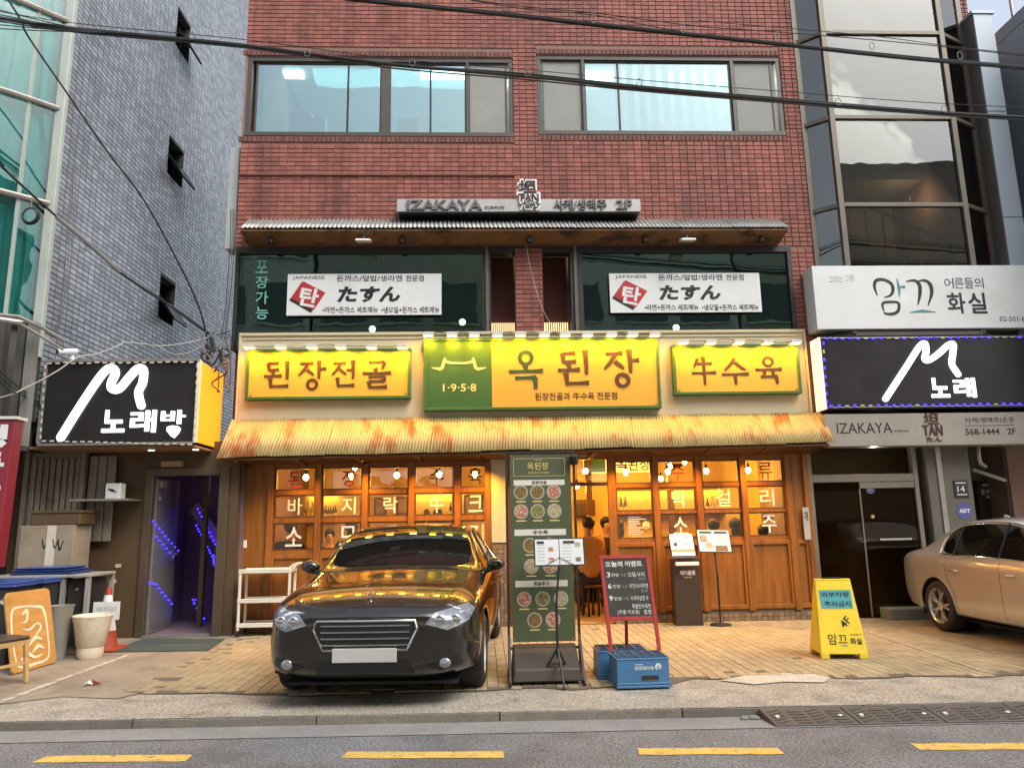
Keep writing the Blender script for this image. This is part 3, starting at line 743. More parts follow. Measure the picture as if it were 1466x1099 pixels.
fas = T('fascia_board', 'cream painted fascia board carrying the three lit yellow restaurant signs', 'fascia', (.7, 0, 3.05))
b0, b1 = F(343, 480, -.08)[0], F(1152, 476, -.08)[0]
zt_ = 4.47
mb = MB(); mb.box(b0, b1, -.08, -.012, 3.0, zt_); mb.build('board', M_CREAM, fas)
mb = MB()
mb.box(b0, b1, -.105, -.0805, zt_ - .035, zt_ + .012); mb.box(b0, b0 + .035, -.104, -.0805, 3.05, zt_ - .036); mb.box(b1 - .035, b1, -.104, -.0805, 3.05, zt_ - .036)
mb.box(b0 + .07, b1 - .07, -.095, -.0805, zt_ - .10, zt_ - .085)
mb.build('moulding', M_CREAM, fas, bevel=.004)

YS = -.21
def box_sign(name, label, r, parts):
    x0, x1, z0, z1 = r
    t = T(name, label, 'sign', ((x0 + x1) / 2, YS, z0))
    m = MB(); e = .045
    m.box(x0, x1, YS, -.081, z1 - e, z1); m.box(x0, x1, YS, -.081, z0, z0 + e)
    m.box(x0, x0 + e, YS + .001, -.081, z0 + e, z1 - e); m.box(x1 - e, x1, YS + .001, -.081, z0 + e, z1 - e)
    m.build('frame', M_SIGNG, t, bevel=.004)
    return t, (x0 + e, x1 - e, z0 + e, z1 - e)
WSIGN = -YS - .02     # w of sign faces (recessed in the frame)
def chars_px(t, spec, mat, fat=1.0, w=WSIGN + .001):
    for ch, p0, q0, p1, q1 in spec:
        m = MB(); X0, X1, Z0, Z1 = RC(p0, q0, p1, q1, YS); brush_char(m, ch, FACE, X0, Z0, X1, Z1, w, 0, fat); m.build('brush_character', mat, t)
def brackets(t, f):
    m = MB()
    for (a, b, sx, sz) in ((f[0], f[2], 1, 1), (f[1], f[2], -1, 1)):
        m.fbox(FACE, a + sx * .02, a + sx * .05, b + .015, b + .03, WSIGN + .0005, WSIGN + .004)
    m.build('corner_screw', M_BROWNL, t)
tA, fA = box_sign('restaurant_sign', 'green framed yellow sign with four brown brush characters 된장전골', RC(352, 499, 588, 571, YS), None)
m = MB(); m.box(fA[0], fA[1], YS + .02, YS + .05, fA[2], fA[3]); m.build('face', M_SIGNY, tA)
chars_px(tA, [('된', 377, 515, 419, 556), ('장', 426, 514, 468, 557), ('전', 474, 514, 513, 555), ('골', 518, 515, 561, 556)], M_BROWNL, 1.4); brackets(tA, fA)
tB, fB = box_sign('restaurant_sign', 'large central sign reading 옥된장 with a dark green panel showing a gate emblem and 1958', RC(606, 483, 945, 586, YS), None)
xm = F(703.5, 530, YS)[0]
m = MB(); m.box(xm + .004, fB[1], YS + .02, YS + .05, fB[2], fB[3]); m.build('face', M_SIGNY, tB)
m = MB(); m.box(fB[0], xm, YS + .018, YS + .05, fB[2], fB[3]); m.build('green_panel', M_SIGNG, tB)
chars_px(tB, [('옥', 727, 501, 779, 555)], M_GREENL, 1.4)
chars_px(tB, [('된', 798, 499, 850, 553), ('장', 864, 498, 918, 553)], M_BROWNL, 1.4); brackets(tB, fB)
m = MB(); X0, X1, Z0, Z1 = RC(766, 561, 884, 572, YS); letters(m, '된장전골과 牛수육 전문점', FACE, X0, Z0, X1, Z1, WSIGN + .001, WSIGN + .003, .012); m.build('lettering', M_BROWNL, tB)
m = MB(); X0, X1, Z0, Z1 = RC(634, 549, 682, 560, YS); letters(m, '1·9·5·8', FACE, X0, Z0, X1, Z1, WSIGN + .003, WSIGN + .005, .01); m.build('lettering', M_CREAML, tB)
# gate emblem: two upturned eaves joined by a sagging ridge
m = MB()
P = lambda x, y: F(x, y, YS)
stroke(m, FACE, [P(618, 526), P(630, 528), P(633, 526), P(637, 512)], [.012, .05, .05, .03], WSIGN + .003, WSIGN + .006, smooth=False)
stroke(m, FACE, [P(696, 526), P(684, 528), P(681, 526), P(677, 512)], [.012, .05, .05, .03], WSIGN + .003, WSIGN + .0065, smooth=False)
stroke(m, FACE, [P(634, 516), P(645, 519), P(657, 519.5), P(669, 519), P(680, 516)], [.05, .035, .03, .035, .05], WSIGN + .003, WSIGN + .007)
m.build('gate_emblem', M_CREAML, tB)
tC, fC = box_sign('restaurant_sign', 'green framed yellow sign with three brown brush characters 牛수육', RC(964, 493, 1146, 564, YS), None)
m = MB(); m.box(fC[0], fC[1], YS + .02, YS + .05, fC[2], fC[3]); m.build('face', M_SIGNY, tC)
chars_px(tC, [('牛', 990, 510, 1026, 549), ('수', 1033, 511, 1073, 549), ('육', 1081, 510, 1121, 548)], M_BROWNL, 1.4); brackets(tC, fC)
# floodlights on the top edge of the three signs
M_WMET = pm('white_metal', (.62, .61, .57), .45, var=.1)
M_LENS = em('floodlight_lens', (1.0, .75, .2), 3.0)
def flood(px, py, grp, lab):
    xx, zz = F(px, py, YS - .12)
    t = T('sign_floodlight', lab, 'floodlight', (xx, YS - .12, zz), group=grp)
    m = MB(); m.box(xx - .085, xx + .085, YS - .20, YS - .04, zz - .012, zz + .028); m.build('housing', M_WMET, t, bevel=.006)
    m = MB(); m.box(xx - .07, xx + .07, YS - .185, YS - .055, zz - .0175, zz - .013); m.build('lens', M_LENS, t)
    m = MB(); m.tube(cr([(xx, YS - .1, zz + .028), (xx, YS - .03, zz + .05), (xx, -.082, zz + .02)], 4), .008, 6); m.build('arm', M_ALU, t)
    lamp('flood_beam', 'AREA', (xx, YS - .12, zz - .022), FLOOD_W, (1.0, .43, .02), t, .12, .1, (RAD(FLOOD_TILT), 0, 0))
FLOOD_W = 5.2; FLOOD_TILT = 4
for px in (357, 402, 447, 488, 532, 576): flood(px, 497, 'floodlights on the four character sign', 'small white bar floodlight on top of the four character yellow sign')
for px in (613, 647, 679, 712, 745, 779, 809, 841, 875, 905, 937): flood(px, 479.5, 'floodlights on the central sign', 'small white bar floodlight on top of the large sign with the gate emblem')
for px in (977, 1017, 1057, 1098, 1138): flood(px, 490.5, 'floodlights on the three character sign', 'small white bar floodlight on top of the three character yellow sign')
wr = T('lamp_wiring', 'loose dark wires looping between the sign floodlights', 'wires', (.7, -.15, 4.4))
for row, pyy in (((357, 402, 447, 488, 532, 576), 496), ((613, 647, 679, 712, 745, 779, 809, 841, 875, 905, 937), 478), ((977, 1017, 1057, 1098, 1138), 489)):
    for a, b in zip(row[:-1], row[1:]):
        xa, za = F(a, pyy, -.12); xb, zb_ = F(b, pyy, -.12)
        m = MB(); m.tube(cr([(xa, -.15, za + .01), ((xa + xb) / 2, -.11, za - random.uniform(-.05, .05)), (xb, -.15, zb_ + .01)], 5), .005, 5); m.build('wire', M_BLK, wr)

# rusty corrugated awning
aw = T('corrugated_awning', 'rust streaked corrugated metal awning along the restaurant front', 'awning', (.7, -.1, 2.5))
nsh = 12; aY0, aY1 = -.115, -.60
for i in range(nsh):
    t0, t1 = i / nsh, (i + 1) / nsh + .004
    bx = lambda t: -3.80 + (5.29 + 3.80) * t
    fx_ = lambda t: -3.83 + (5.22 + 3.83) * t
    fz = lambda t: 2.508 + .1 * t
    dz = .004 * (i % 2); j0, j1 = random.uniform(-.012, .012), random.uniform(-.012, .012)
    corrugated('roof_sheet', aw, (bx(t0), aY0, 3.125 + dz), (bx(t1), aY0, 3.125 + dz), (fx_(t0), aY1 + j0 * .6, fz(t0) + dz + j0), (fx_(t1), aY1 + j1 * .6, fz(t1) + dz + j1), .042, .008, M_RUST)
m = MB(); m.hexa([(-3.75, aY1 + .03, 2.465), (5.18, aY1 + .03, 2.565), (5.2, -.012, 2.50), (-3.72, -.012, 2.44), (-3.75, aY1 + .03, 2.49), (5.18, aY1 + .03, 2.59), (5.2, -.012, 2.53), (-3.72, -.012, 2.47)])
m.build('soffit', M_WOODD, aw)
for i in range(11):
    xx = -3.6 + i * .87; m = MB(); zz = 2.47 + .1 * i / 10
    m.hexa([(xx, aY1 + .04, zz - .03), (xx + .07, aY1 + .04, zz - .03), (xx + .07, -.02, zz - .075), (xx, -.02, zz - .075), (xx, aY1 + .04, zz - .005), (xx + .07, aY1 + .04, zz - .005), (xx + .07, -.02, zz - .03), (xx, -.02, zz - .03)])
    m.build('rafter', M_WOODD, aw)
# small downlights under the awning
for i, px in enumerate((430, 520, 610, 690, 900, 985, 1075)):
    xx = F(px, 648, -.33)[0]; zz = 2.455 + .1 * (xx + 3.8) / 9
    t = T('awning_downlight', 'small round downlight set under the rusty awning', 'downlight', (xx, -.33, zz), group='downlights under the awning')
    m = MB(); m.lathe([(.05, .02), (.05, -.02), (.038, -.022), (.036, -.005)], (xx, -.33, zz), 14); m.build('housing', M_WOODD, t)
    m = MB(); m.lathe([(.03, .0), (.034, -.012)], (xx, -.33, zz), 12); m.build('lens', em('downlight_lens', (1, .7, .3), 6), t)
    lamp('downlight_beam', 'SPOT', (xx, -.33, zz - .03), 85, WARM2, t, spot=RAD(125), blend=.9, rad=.04)

# timber front with window grid
shop = T('timber_shopfront', 'warm timber restaurant front with a grid of lit windows', 'shopfront', (.7, 0, 0))
CL = [(392, 451), (460, 518), (527, 585), (593, 651), (659, 697)]; RL = [(667, 700), (706, 739), (746, 785)]
CR_ = [(882, 935), (943, 997), (1006, 1061), (1069, 1124)]; RR = [(658, 691), (696, 730), (734, 769)]
sx0, sx1 = F(335, 780)[0], F(1166, 780)[0]
dx0, dx1 = F(728, 780)[0], F(877, 780)[0]; px0_, px1_ = F(704, 780)[0], dx0
holes = []; panes = []
for ci, (a, b) in enumerate(CL):
    for ri, (c, d) in enumerate(RL):
        r = RC(a, c - (ci - 2) * .7, b, d - (ci - 2) * .7); holes.append(r); panes.append((r, 'L', ri, ci))
for ci, (a, b) in enumerate(CR_):
    for ri, (c, d) in enumerate(RR):
        s_ = 3.5 * ri * (ci / 3)
        r = RC(a, c, b, d); holes.append(r); panes.append((r, 'R', ri, ci))
# line the grid columns up (one X range per column)
def col_x(k, side):
    rs = [p[0] for p in panes if p[1] == side and p[3] == k]; return min(r[0] for r in rs) * .5 + max(r[0] for r in rs) * .5, min(r[1] for r in rs) * .5 + max(r[1] for r in rs) * .5
def row_z(k, side):
    rs = [p[0] for p in panes if p[1] == side and p[2] == k]; return sum(r[2] for r in rs) / len(rs), sum(r[3] for r in rs) / len(rs)
panes = [((*col_x(p[3], p[1]), *row_z(p[2], p[1])), p[1], p[2], p[3]) for p in panes]
holes = [p[0] for p in panes]
ztr0, ztr1 = F(850, 690)[1], F(850, 657)[1]
door_hole = (dx0, dx1, -.01, ztr0 - .04); trans = [(dx0 + .04, (dx0 + dx1) / 2 - .03, ztr0, ztr1), ((dx0 + dx1) / 2 + .03, dx1 - .03, ztr0, ztr1)]
m = MB(); wall_holes(m, sx0, px0_, .0, 3.04, holes, 0.0, .1); m.build('timber_wall', M_WOOD, shop)
m = MB(); wall_holes(m, dx0 + .001, sx1, .0, 3.04, holes + [door_hole] + trans, 0.0, .1); m.build('timber_wall', M_WOOD, shop)
# pillar: cream above, mosaic below
zp = F(716, 776)[1]
m = MB(); m.box(px0_ + .001, px1_, -.03, .12, zp, 3.03); m.build('pillar', M_CREAM, shop)
m = MB(); m.box(px0_ + .001, px1_, -.022, .12, .006, zp - .001); m.build('pillar_base', M_GROUT, shop)
mos = MB()
def mosaic(mb, x0, x1, z0, z1, yf, pw=.085, ph=.062):
    for j in range(int((z1 - z0) / ph)):
        for i in range(int((x1 - x0) / pw + .5)):
            a = x0 + i * pw + .003; b = min(a + pw - .006, x1 - .002)
            if b - a < .015: continue
            brickbox(mb, a, b, z0 + j * ph + .003, z0 + (j + 1) * ph - .003, yf - .008 + random.uniform(-.001, .001), .008, .0015)
mosaic(mos, px0_ + .004, px1_, .01, zp - .002, -.022)
o = mos.build('mosaic_tiles', M_MOS, shop); o['kind'] = 'stuff'
# mosaic plinth
zpl = F(1060, 874)[1]
for a, b in ((sx0, px0_), (dx1, sx1)):
    m = MB(); m.box(a, b, -.012, -.001, .006, zpl); m.build('plinth', M_GROUT, shop)
    m = MB(); mosaic(m, a, b, .008, zpl - .002, -.012); o = m.build('mosaic_tiles', M_MOS, shop); o['kind'] = 'stuff'
# posts, rails and lower panels
def posts(xs_, zb_, zt2):
    for xx in xs_:
        m = MB(); m.box(xx - .045, xx + .045, -.045, -.0005, zb_, zt2); m.build('post', M_WOOD, shop, bevel=.006)
colsL = [col_x(k, 'L') for k in range(5)]; colsR = [col_x(k, 'R') for k in range(4)]
pl = [colsL[0][0] - .05] + [(colsL[k][1] + colsL[k + 1][0]) / 2 for k in range(4)] + [px0_ - .05]
pr = [dx1 + .0] + [(colsR[k][1] + colsR[k + 1][0]) / 2 for k in range(3)] + [colsR[3][1] + .06, sx1 - .05]
posts(pl + [sx0 + .05], zpl + .002, 2.46); posts(pr, zpl + .002, 2.5)
for side, ps, wz in (('L', pl, row_z(2, 'L')[0]), ('R', pr, row_z(2, 'R')[0])):
    for a, b in zip(ps[:-1], ps[1:]):
        m = MB(); z0_, z1_ = zpl + .03, wz - .06; e = .06; a2, b2 = a + .046, b - .046
        m.box(a2, b2, -.03, -.0006, z1_ - e, z1_); m.box(a2, b2, -.03, -.0006, z0_, z0_ + e); m.box(a2, a2 + e * .7, -.029, -.0006, z0_ + e, z1_ - e); m.box(b2 - e * .7, b2, -.029, -.0006, z0_ + e, z1_ - e)
        m.build('panel_frame', M_WOOD, shop, bevel=.004)
M_REDL = pm('red_glass_lettering', (.5, .05, .02), .5, var=.05); M_WHL = pm('white_glass_lettering', (.82, .8, .74), .5, var=.03); M_DKL = pm('dark_glass_lettering', (.03, .02, .02), .5)
TXT = {('L', 0): ['된', '장', '', '수', '육'], ('L', 1): ['바', '지', '락', '牛', '크'], ('L', 2): ['소', '모', '', '', '기'],
       ('R', 0): ['', '주', '', '류'], ('R', 1): ['', '막', '걸', '리'], ('R', 2): ['', '소', '', '주']}
for r, side, ri, ci in panes:
    a, b, c, d = r; e = .022
    m = MB(); m.box(a, b, .01, .06, d - e, d); m.box(a, b, .01, .06, c, c + e); m.box(a, a + e, .011, .06, c + e, d - e); m.box(b - e, b, .011, .06, c + e, d - e)
    w = m.build('window', M_WOODD, shop)
    m = MB(); m.box(a + e, b - e, .03, .036, c + e, d - e); m.build('pane', G_SHOP, w)
    tx = TXT[(side, ri)][ci]
    if tx:
        m = MB(); cx_ = (a + b) / 2 + (.1 if side == 'L' and ci < 2 else .03) - (.1 if side == 'L' and ci == 0 else 0); hh = (d - c) * .72; ww = hh * .86; cz = (c + d) / 2
        letters(m, tx, FACE, cx_ - ww / 2, cz - hh / 2, cx_ + ww / 2, cz + hh / 2, -.0275, -.0265, .006)
        mt = M_WHL
        if ri == 0: mt = M_DKL if (side == 'L' and ci > 2) else M_REDL
        m.build('lettering', mt, w)
for r in trans:
    m = MB(); a, b, c, d = r; m.box(a, b, .03, .036, c, d); m.build('pane', G_SHOP, shop)
m = MB(); m.box(dx0 - .0, dx0 + .06, -.03, .12, .006, ztr0 - .05); m.box(dx0 + .001, dx1 - .047, -.031, .12, ztr0 - .05, ztr0 - .001); m.build('door_frame', M_WOODD, shop, bevel=.005)
m = MB(); X0, X1, Z0, Z1 = RC(348.5, 773, 353.5, 784); m.box(X0, X1, -.012, -.0006, Z0, Z1); m.build('switch_plate', M_WHL, shop, bevel=.003)
# notice taped inside the first right window
r = [p[0] for p in panes if p[1:] == ('R', 2, 0)][0]
m = MB()
for k in range(9):
    zz = r[2] + .06 + k * .032; m.fbox(FACE, r[0] + .17, r[0] + random.uniform(.3, .5), zz, zz + .012, -.0275, -.0265)
m.build('notice_print', M_WHL, shop)
m = MB(); m.fbox(FACE, r[0] + .2, r[1] - .06, r[2] + .02, r[2] + .035, -.0275, -.0265); m.disc(FACE, r[1] - .12, r[2] + .2, .06, -.0275, -.0265); m.build('notice_print', M_CREAML, shop)

# ================================================================== dining room
room = T('dining_room', 'warm dining room with ochre walls and shelves seen through the windows', 'room', (.7, 3, 0))
m = MB(); m.box(sx0, sx1, .101, 4.6, .006, .012); m.build('floor', M_FLOORIN, room)
m = MB(); m.box(sx0, sx1, 4.5, 4.6, .013, 2.95); m.box(sx0 - .05, sx0 + .02, .11, 4.499, .013, 2.95); m.box(sx1 - .02, sx1 + .05, .11, 4.499, .013, 2.95); m.build('plaster_wall', M_OCHRE, room)
m = MB(); m.box(sx0, sx1, .11, 4.6, 2.951, 3.0); m.build('ceiling', pm('brown_ceiling', (.3, .16, .06), .8, var=.15), room)
m = MB(); m.box(sx0 + .03, sx1 - .03, 4.44, 4.499, .013, 1.05); m.build('wainscot', M_WOODD, room)
for i in range(8):
    xx = -3.3 + i * 1.15; m = MB(); m.box(xx, xx + .1, .2, 4.49, 2.82, 2.95); m.build('ceiling_beam', M_WOODD, room)
for xx in (-2.35, -.6, 2.0, 3.6): # timber posts inside
    m = MB(); m.box(xx, xx + .11, 3.0, 3.11, .013, 2.81); m.build('inner_post', M_WOODD, room)
SHY = 4.1
zsh = F(700, 738, SHY)[1]
shelf_px = [(385, 480), (585, 662), (885, 1130)]
for a, b in shelf_px:
    X0, X1 = F(a, 738, SHY)[0], F(b, 738, SHY)[0]
    m = MB(); m.box(X0, X1, SHY - .05, 4.499, zsh - .05, zsh); m.box(X0, X1, SHY + .05, 4.499, zsh + .5, zsh + .54); m.build('shelf', M_WOODD, room)
    lamp('shelf_light', 'AREA', ((X0 + X1) / 2, SHY + .3, zsh + .49), 3.5 * (X1 - X0), (1, .6, .12), room, X1 - X0, .1, (0, 0, 0))
# dark picture frames, kitchen hatch
for a, c, b, d in ((535, 712, 553, 738), (567, 711, 584, 737), (664, 708, 692, 738)):
    X0, X1, Z0, Z1 = RC(a, c, b, d, 4.4); m = MB(); e = .04
    m.box(X0, X1, 4.46, 4.499, Z0, Z1); pf = m.build('picture_frame', M_WOODD, room)
    m = MB(); m.box(X0 + e, X1 - e, 4.452, 4.459, Z0 + e, Z1 - e); m.build('picture', pm('sepia_print', (.35, .22, .1), .6, var=.5, scale=6), pf)
X0, X1, Z0, Z1 = RC(836, 662, 938, 676, 4.0)
m = MB(); m.box(X0, X1, 4.0, 4.1, Z0, Z1 + .12); isg = m.build('lit_sign', em('lit_yellow_panel', (1, .62, .12), 1.1), room)
m = MB(); m.box(X0, X0 + (X1 - X0) * .3, 3.985, 3.998, Z0 + .01, Z1 + .11); m.build('green_panel', M_SIGNG, isg)
m = MB(); letters(m, '옥된장', FR((0, 3.998, 0)), X0 + (X1 - X0) * .45, Z0 + .03, X1 - .1, Z1 + .1, .001, .003, .02); m.build('lettering', M_BROWNL, isg)
# pendant bulbs
BULBS = [(438, 683, 1.2), (503, 682, 1.6), (508, 669, 2.6), (568, 680, 1.4), (629, 679, 1.2), (680, 679, 1.6), (838, 674, 1.5), (896, 676, 1.3), (959, 667, 2.4), (956, 675, 1.9), (980, 661, 2.8), (946, 685, 3.1), (1011, 674, 1.4), (1071, 673, 1.3), (826, 695, 3.2)]
M_BULB = em('glowing_bulb', (1, .72, .28), 40); b_root = None
for px, py, yy in BULBS:
    xx, zz = F(px, py, yy)
    if b_root is None:
        t = T('pendant_bulb', 'bare glowing bulb hanging on a cord inside the restaurant', 'light bulb', (xx, yy, zz), group='pendant bulbs in the restaurant')
        m = MB(); m.ball((xx, yy, zz), .045, 12, 8, sc=(1, 1, 1.15)); m.build('bulb', M_BULB, t)
        m = MB(); m.lathe([(.018, .045), (.024, .05), (.022, .11), (.008, .12)], (xx, yy, zz), 10); m.build('socket', M_BLK, t)
        m = MB(); m.tube([(xx, yy, zz + .12), (xx, yy, zz + .5)], .005, 5); m.build('cord', M_BLK, t)
        lamp('bulb_light', 'POINT', (xx, yy, zz - .07), 20, WARM, t, rad=.05); b_root = t
    else:
        c = copy_tree(b_root); c.location = (xx, yy, zz)
        cord = [q for q in c.children if q.name.startswith('cord')][0]
# bottles and jars on the shelves
BCOL = [pm('green_bottle', (.04, .09, .03), .15, var=.05), pm('brown_bottle', (.09, .035, .012), .15, var=.05), pm('clear_bottle', (.5, .46, .36), .12, var=.05), pm('dark_jar', (.03, .022, .016), .3, var=.1)]
bproto = {}
def bottle(px, yy, k, s=1.0):
    xx = F(px, 735, yy)[0]; z = zsh + .001
    lab = ['green glass bottle on the lit back shelf', 'brown glass bottle on the lit back shelf', 'pale clear bottle on the lit back shelf', 'dark squat jar on the lit back shelf'][k]
    if k not in bproto:
        t = T('bottle' if k < 3 else 'jar', lab, 'bottle' if k < 3 else 'jar', (0, 0, 0), group='bottles and jars on the shelves')
        m = MB()
        if k < 3: m.lathe([(.03, 0), (.036, .01), (.036, .15), (.014, .21), (.013, .27)], (0, 0, 0), 12)
        else: m.lathe([(.04, 0), (.065, .04), (.065, .09), (.04, .13)], (0, 0, 0), 12)
        m.build('glass_body' if k < 3 else 'pot', BCOL[k], t)
        m = MB(); zz = .27 if k < 3 else .13
        m.lathe([(.016 if k < 3 else .045, zz - .02), (.016 if k < 3 else .045, zz + .012), (.005, zz + .014)], (0, 0, 0), 10); m.build('cap', M_ALU if k < 3 else M_WOODD, t)
        if k < 3: m = MB(); m.lathe([(.0368, .05), (.0368, .11)], (0, 0, 0), 12); m.build('paper_label', M_CREAML, t)
        bproto[k] = t; c = t
    else: c = copy_tree(bproto[k])
    c.location = (xx, yy, z); c.scale = (s, s, s * random.uniform(.9, 1.12))
for px in (397, 404, 412, 419, 427, 434, 441, 447): bottle(px, SHY + .1, random.choice((0, 1, 2, 2)), 1.15)
for px in (463, 466, 470, 473, 477, 480): bottle(px, SHY + .1, random.choice((0, 1)), .9)
for px in (611, 624, 629, 645): bottle(px, SHY + .1, 3 if px < 640 else 1, 1.0)
for px in (890, 896, 1014, 1021, 1028, 1036, 1043, 1051, 1058, 1080, 1088, 1096, 1103, 1110, 1118): bottle(px, SHY + .1, random.choice((0, 1, 2, 2)), 1.15)
# ================================================================== other signs on the brick building
M_SILV = pm('dull_silver_panel', (.40, .41, .40), .5, metal=.2, var=.12, scale=4)
M_DKLET = pm('dark_raised_letters', (.05, .05, .05), .5, var=.1); M_GRLET = pm('grey_raised_letters', (.12, .12, .115), .5, var=.1)
M_WHT = pm('white_sign_panel', (.66, .69, .69), .45, var=.06, scale=2, col2=(.55, .55, .52), c2lo=.6, c2hi=.8, c2scale=1.2)
M_BLKL = pm('black_print', (.012, .011, .01), .5, var=.05); M_REDP = pm('red_print', (.42, .02, .025), .5, var=.08)
def TX(parent, txt, px, Y, mat, bold=.0, d=.002, name='lettering', skew=0.0, rot=0.0, lift=.001):
    m = MB(); X0, X1, Z0, Z1 = RC(*px, Y); letters(m, txt, FACE, X0, Z0, X1, Z1, -Y + lift, -Y + lift + d, bold, rot=rot, skew=skew); return m.build(name, mat, parent)
YI = -.30
X0, X1, Z0, Z1 = RC(568, 285, 917, 303, YI)
t = T('lettered_sign', 'narrow silver sign box with raised letters IZAKAYA above the corrugated canopy', 'sign', ((X0 + X1) / 2, YI, Z0))
m = MB(); m.box(X0, X1, YI, -.031, Z0, Z1); m.build('box', M_SILV, t, bevel=.005)
m = MB(); m.box(X0 + .03, X1 - .03, YI + .02, -.031, Z0 - .02, Z0 - .001); m.build('underside', M_BLK, t)
TX(t, 'IZAKAYA', (583, 287, 690, 301), YI, M_GRLET, .02, .03)
TX(t, '이자카야', (694, 295, 722, 300), YI, M_GRLET, .01, .01)
TX(t, '사케/생맥주', (793, 286, 868, 301), YI, M_GRLET, .015, .03)
TX(t, '2F', (882, 287, 904, 300), YI, M_GRLET, .02, .03)
def tan_emblem(t, Y, boxes, dark, back, lift):
    if back is not None:
        m = MB()
        for k, (tx, bx) in enumerate(zip(('坦', 'TAN', 'たん'), boxes)):
            a, b, c, d = RC(*bx, Y); letters(m, tx, FACE, a - .03, c - .03, b + .03, d + .03, -Y + .002 + k * .001, -Y + lift + k * .001, .06)
        m.build('emblem_backing', back, t)
    m = MB()
    for tx, bx in zip(('坦', 'TAN', 'たん'), boxes):
        a, b, c, d = RC(*bx, Y); letters(m, tx, FACE, a, c, b, d, -Y + lift, -Y + lift + .012, .012)
    m.build('emblem', dark, t)
tan_emblem(t, YI, [(742, 260, 768, 278), (742, 279, 771, 290), (747, 290, 771, 300)], M_BLKL, pm('white_cutout', (.75, .75, .73), .5, var=.05), .04)
# white noodle banners hung on the second floor glass
def noodle_banner(x0, y0, x1, y1, lab):
    Y = -.06; X0, X1, Z0, Z1 = RC(x0, y0, x1, y1, Y); sx, sy = (x1 - x0) / 221, (y1 - y0) / 59
    q = lambda a, b, c, d: (x0 + (a - 411) * sx, y0 + (b - 392) * sy, x0 + (c - 411) * sx, y0 + (d - 392) * sy)
    t = T('window_banner', lab, 'banner', ((X0 + X1) / 2, Y, Z0))
    m = MB(); m.box(X0, X1, Y, Y + .02, Z0, Z1); m.build('panel', M_WHT, t)
    TX(t, 'JAPANESE', q(419, 395, 465, 401), Y, M_BLKL, .0)
    TX(t, '돈까스/덮밥/생라멘', q(482, 394, 576, 403), Y, M_BLKL, .012); TX(t, '전문점', q(581, 394, 607, 403), Y, M_BLKL, .012)
    TX(t, 'たすん', q(484, 410, 574, 433), Y, M_BLKL, .045, skew=.15)
    TX(t, '•라면+돈까스 세트메뉴', q(462, 439, 541, 448), Y, M_BLKL, .012); TX(t, '•냉모밀+돈까스 세트메뉴', q(546, 439, 629, 448), Y, M_BLKL, .012)
    P = lambda a, b: F(x0 + (a - 411) * sx, y0 + (b - 392) * sy, Y)
    m = MB(); m.poly(FACE, [P(414, 430), P(432, 404), P(464, 420), P(445, 448)][::-1], -Y + .001, -Y + .002); m.build('diamond_shadow', M_BLKL, t)
    m = MB(); m.poly(FACE, [P(417, 427), P(434, 402.5), P(466, 419), P(449, 444)][::-1], -Y + .002, -Y + .003); m.build('red_diamond', M_REDP, t)
    TX(t, '탄', q(429, 412, 456, 439), Y, M_WHT, .03, lift=.004, rot=-.2)
noodle_banner(411, 392, 632, 451, 'white noodle shop banner on the dark glass beside the teal vertical lettering')
noodle_banner(873, 391, 1089, 447, 'white noodle shop banner on the dark glass beside the brick strip and glazed bay')
M_TEALL = pm('teal_glass_lettering', (.16, .42, .36), .6, var=.1)
for k, ch in enumerate('포장가능'): TX(w2, ch, (366, 373 + k * 22, 384, 391 + k * 22), .028, M_TEALL, .01)

# ------------------------------------------------------------------ stacked signs over the right entrance
YR = -.36
def flat_box(name, label, x0, y0, x1, y1, Y, depth, mat, side=None, sidemat=None):
    X0, X1, Z0, Z1 = RC(x0, y0, x1, y1, Y); t = T(name, label, 'sign', ((X0 + X1) / 2, Y, Z0))
    m = MB(); m.box(X0, X1, Y, Y + depth, Z0, Z1); m.build('box', mat, t, bevel=.006); return t, (X0, X1, Z0, Z1)
t, r = flat_box('studio_sign', 'long white sign box lettered for an adult art studio with teal accents', 1166, 380, 1520, 470, YR, .34, M_WHT)
P = lambda x, y: F(1100 + x / 3.926, 260 + y / 3.926, YR)
wv = -YR + .001
m = MB()
for k, (pts, wd) in enumerate([
        ([(612, 640), (596, 590), (606, 556), (650, 552), (692, 576), (700, 612), (685, 640), (650, 650)], [6, 16, 20, 18, 18, 18, 14, 4]),
        ([(650, 730), (641, 690), (660, 678), (715, 677), (734, 690), (728, 728), (700, 743), (660, 742), (650, 735)], [6, 14, 16, 14, 16, 18, 18, 12, 8]),
        ([(772, 562), (820, 556), (848, 580), (852, 630), (840, 695)], [5, 16, 22, 20, 4]),
        ([(838, 560), (880, 556), (910, 580), (917, 630), (896, 700)], [5, 16, 22, 20, 4])]):
    stroke(m, FACE, [P(*p) for p in pts], [x / 3.926 / 91 for x in wd], wv, wv + .002 + k * .0004)
m.build('brush_lettering', M_BLKL, t)
M_TEALP = pm('teal_print', (.05, .22, .28), .5, var=.05)
m = MB()
stroke(m, FACE, [P(722, 545), (P(734, 600)), P(737, 650)], [.01, .045, .006], wv, wv + .003)
m.build('teal_stroke', M_TEALP, t); m = MB()
stroke(m, FACE, [P(737, 592), P(768, 592)], [.02, .05], wv, wv + .0034, smooth=False)
m.build('teal_stroke', M_TEALP, t); m = MB()
stroke(m, FACE, [P(792, 736), P(865, 728), P(942, 734)], [.006, .05, .006], wv, wv + .0026)
m.build('teal_stroke', M_TEALP, t)
for k_, ch_ in enumerate('어른들의'): TX(t, ch_, (1352 + k_ * 14.3, 398, 1365 + k_ * 14.3, 413), YR, M_BLKL, .0)
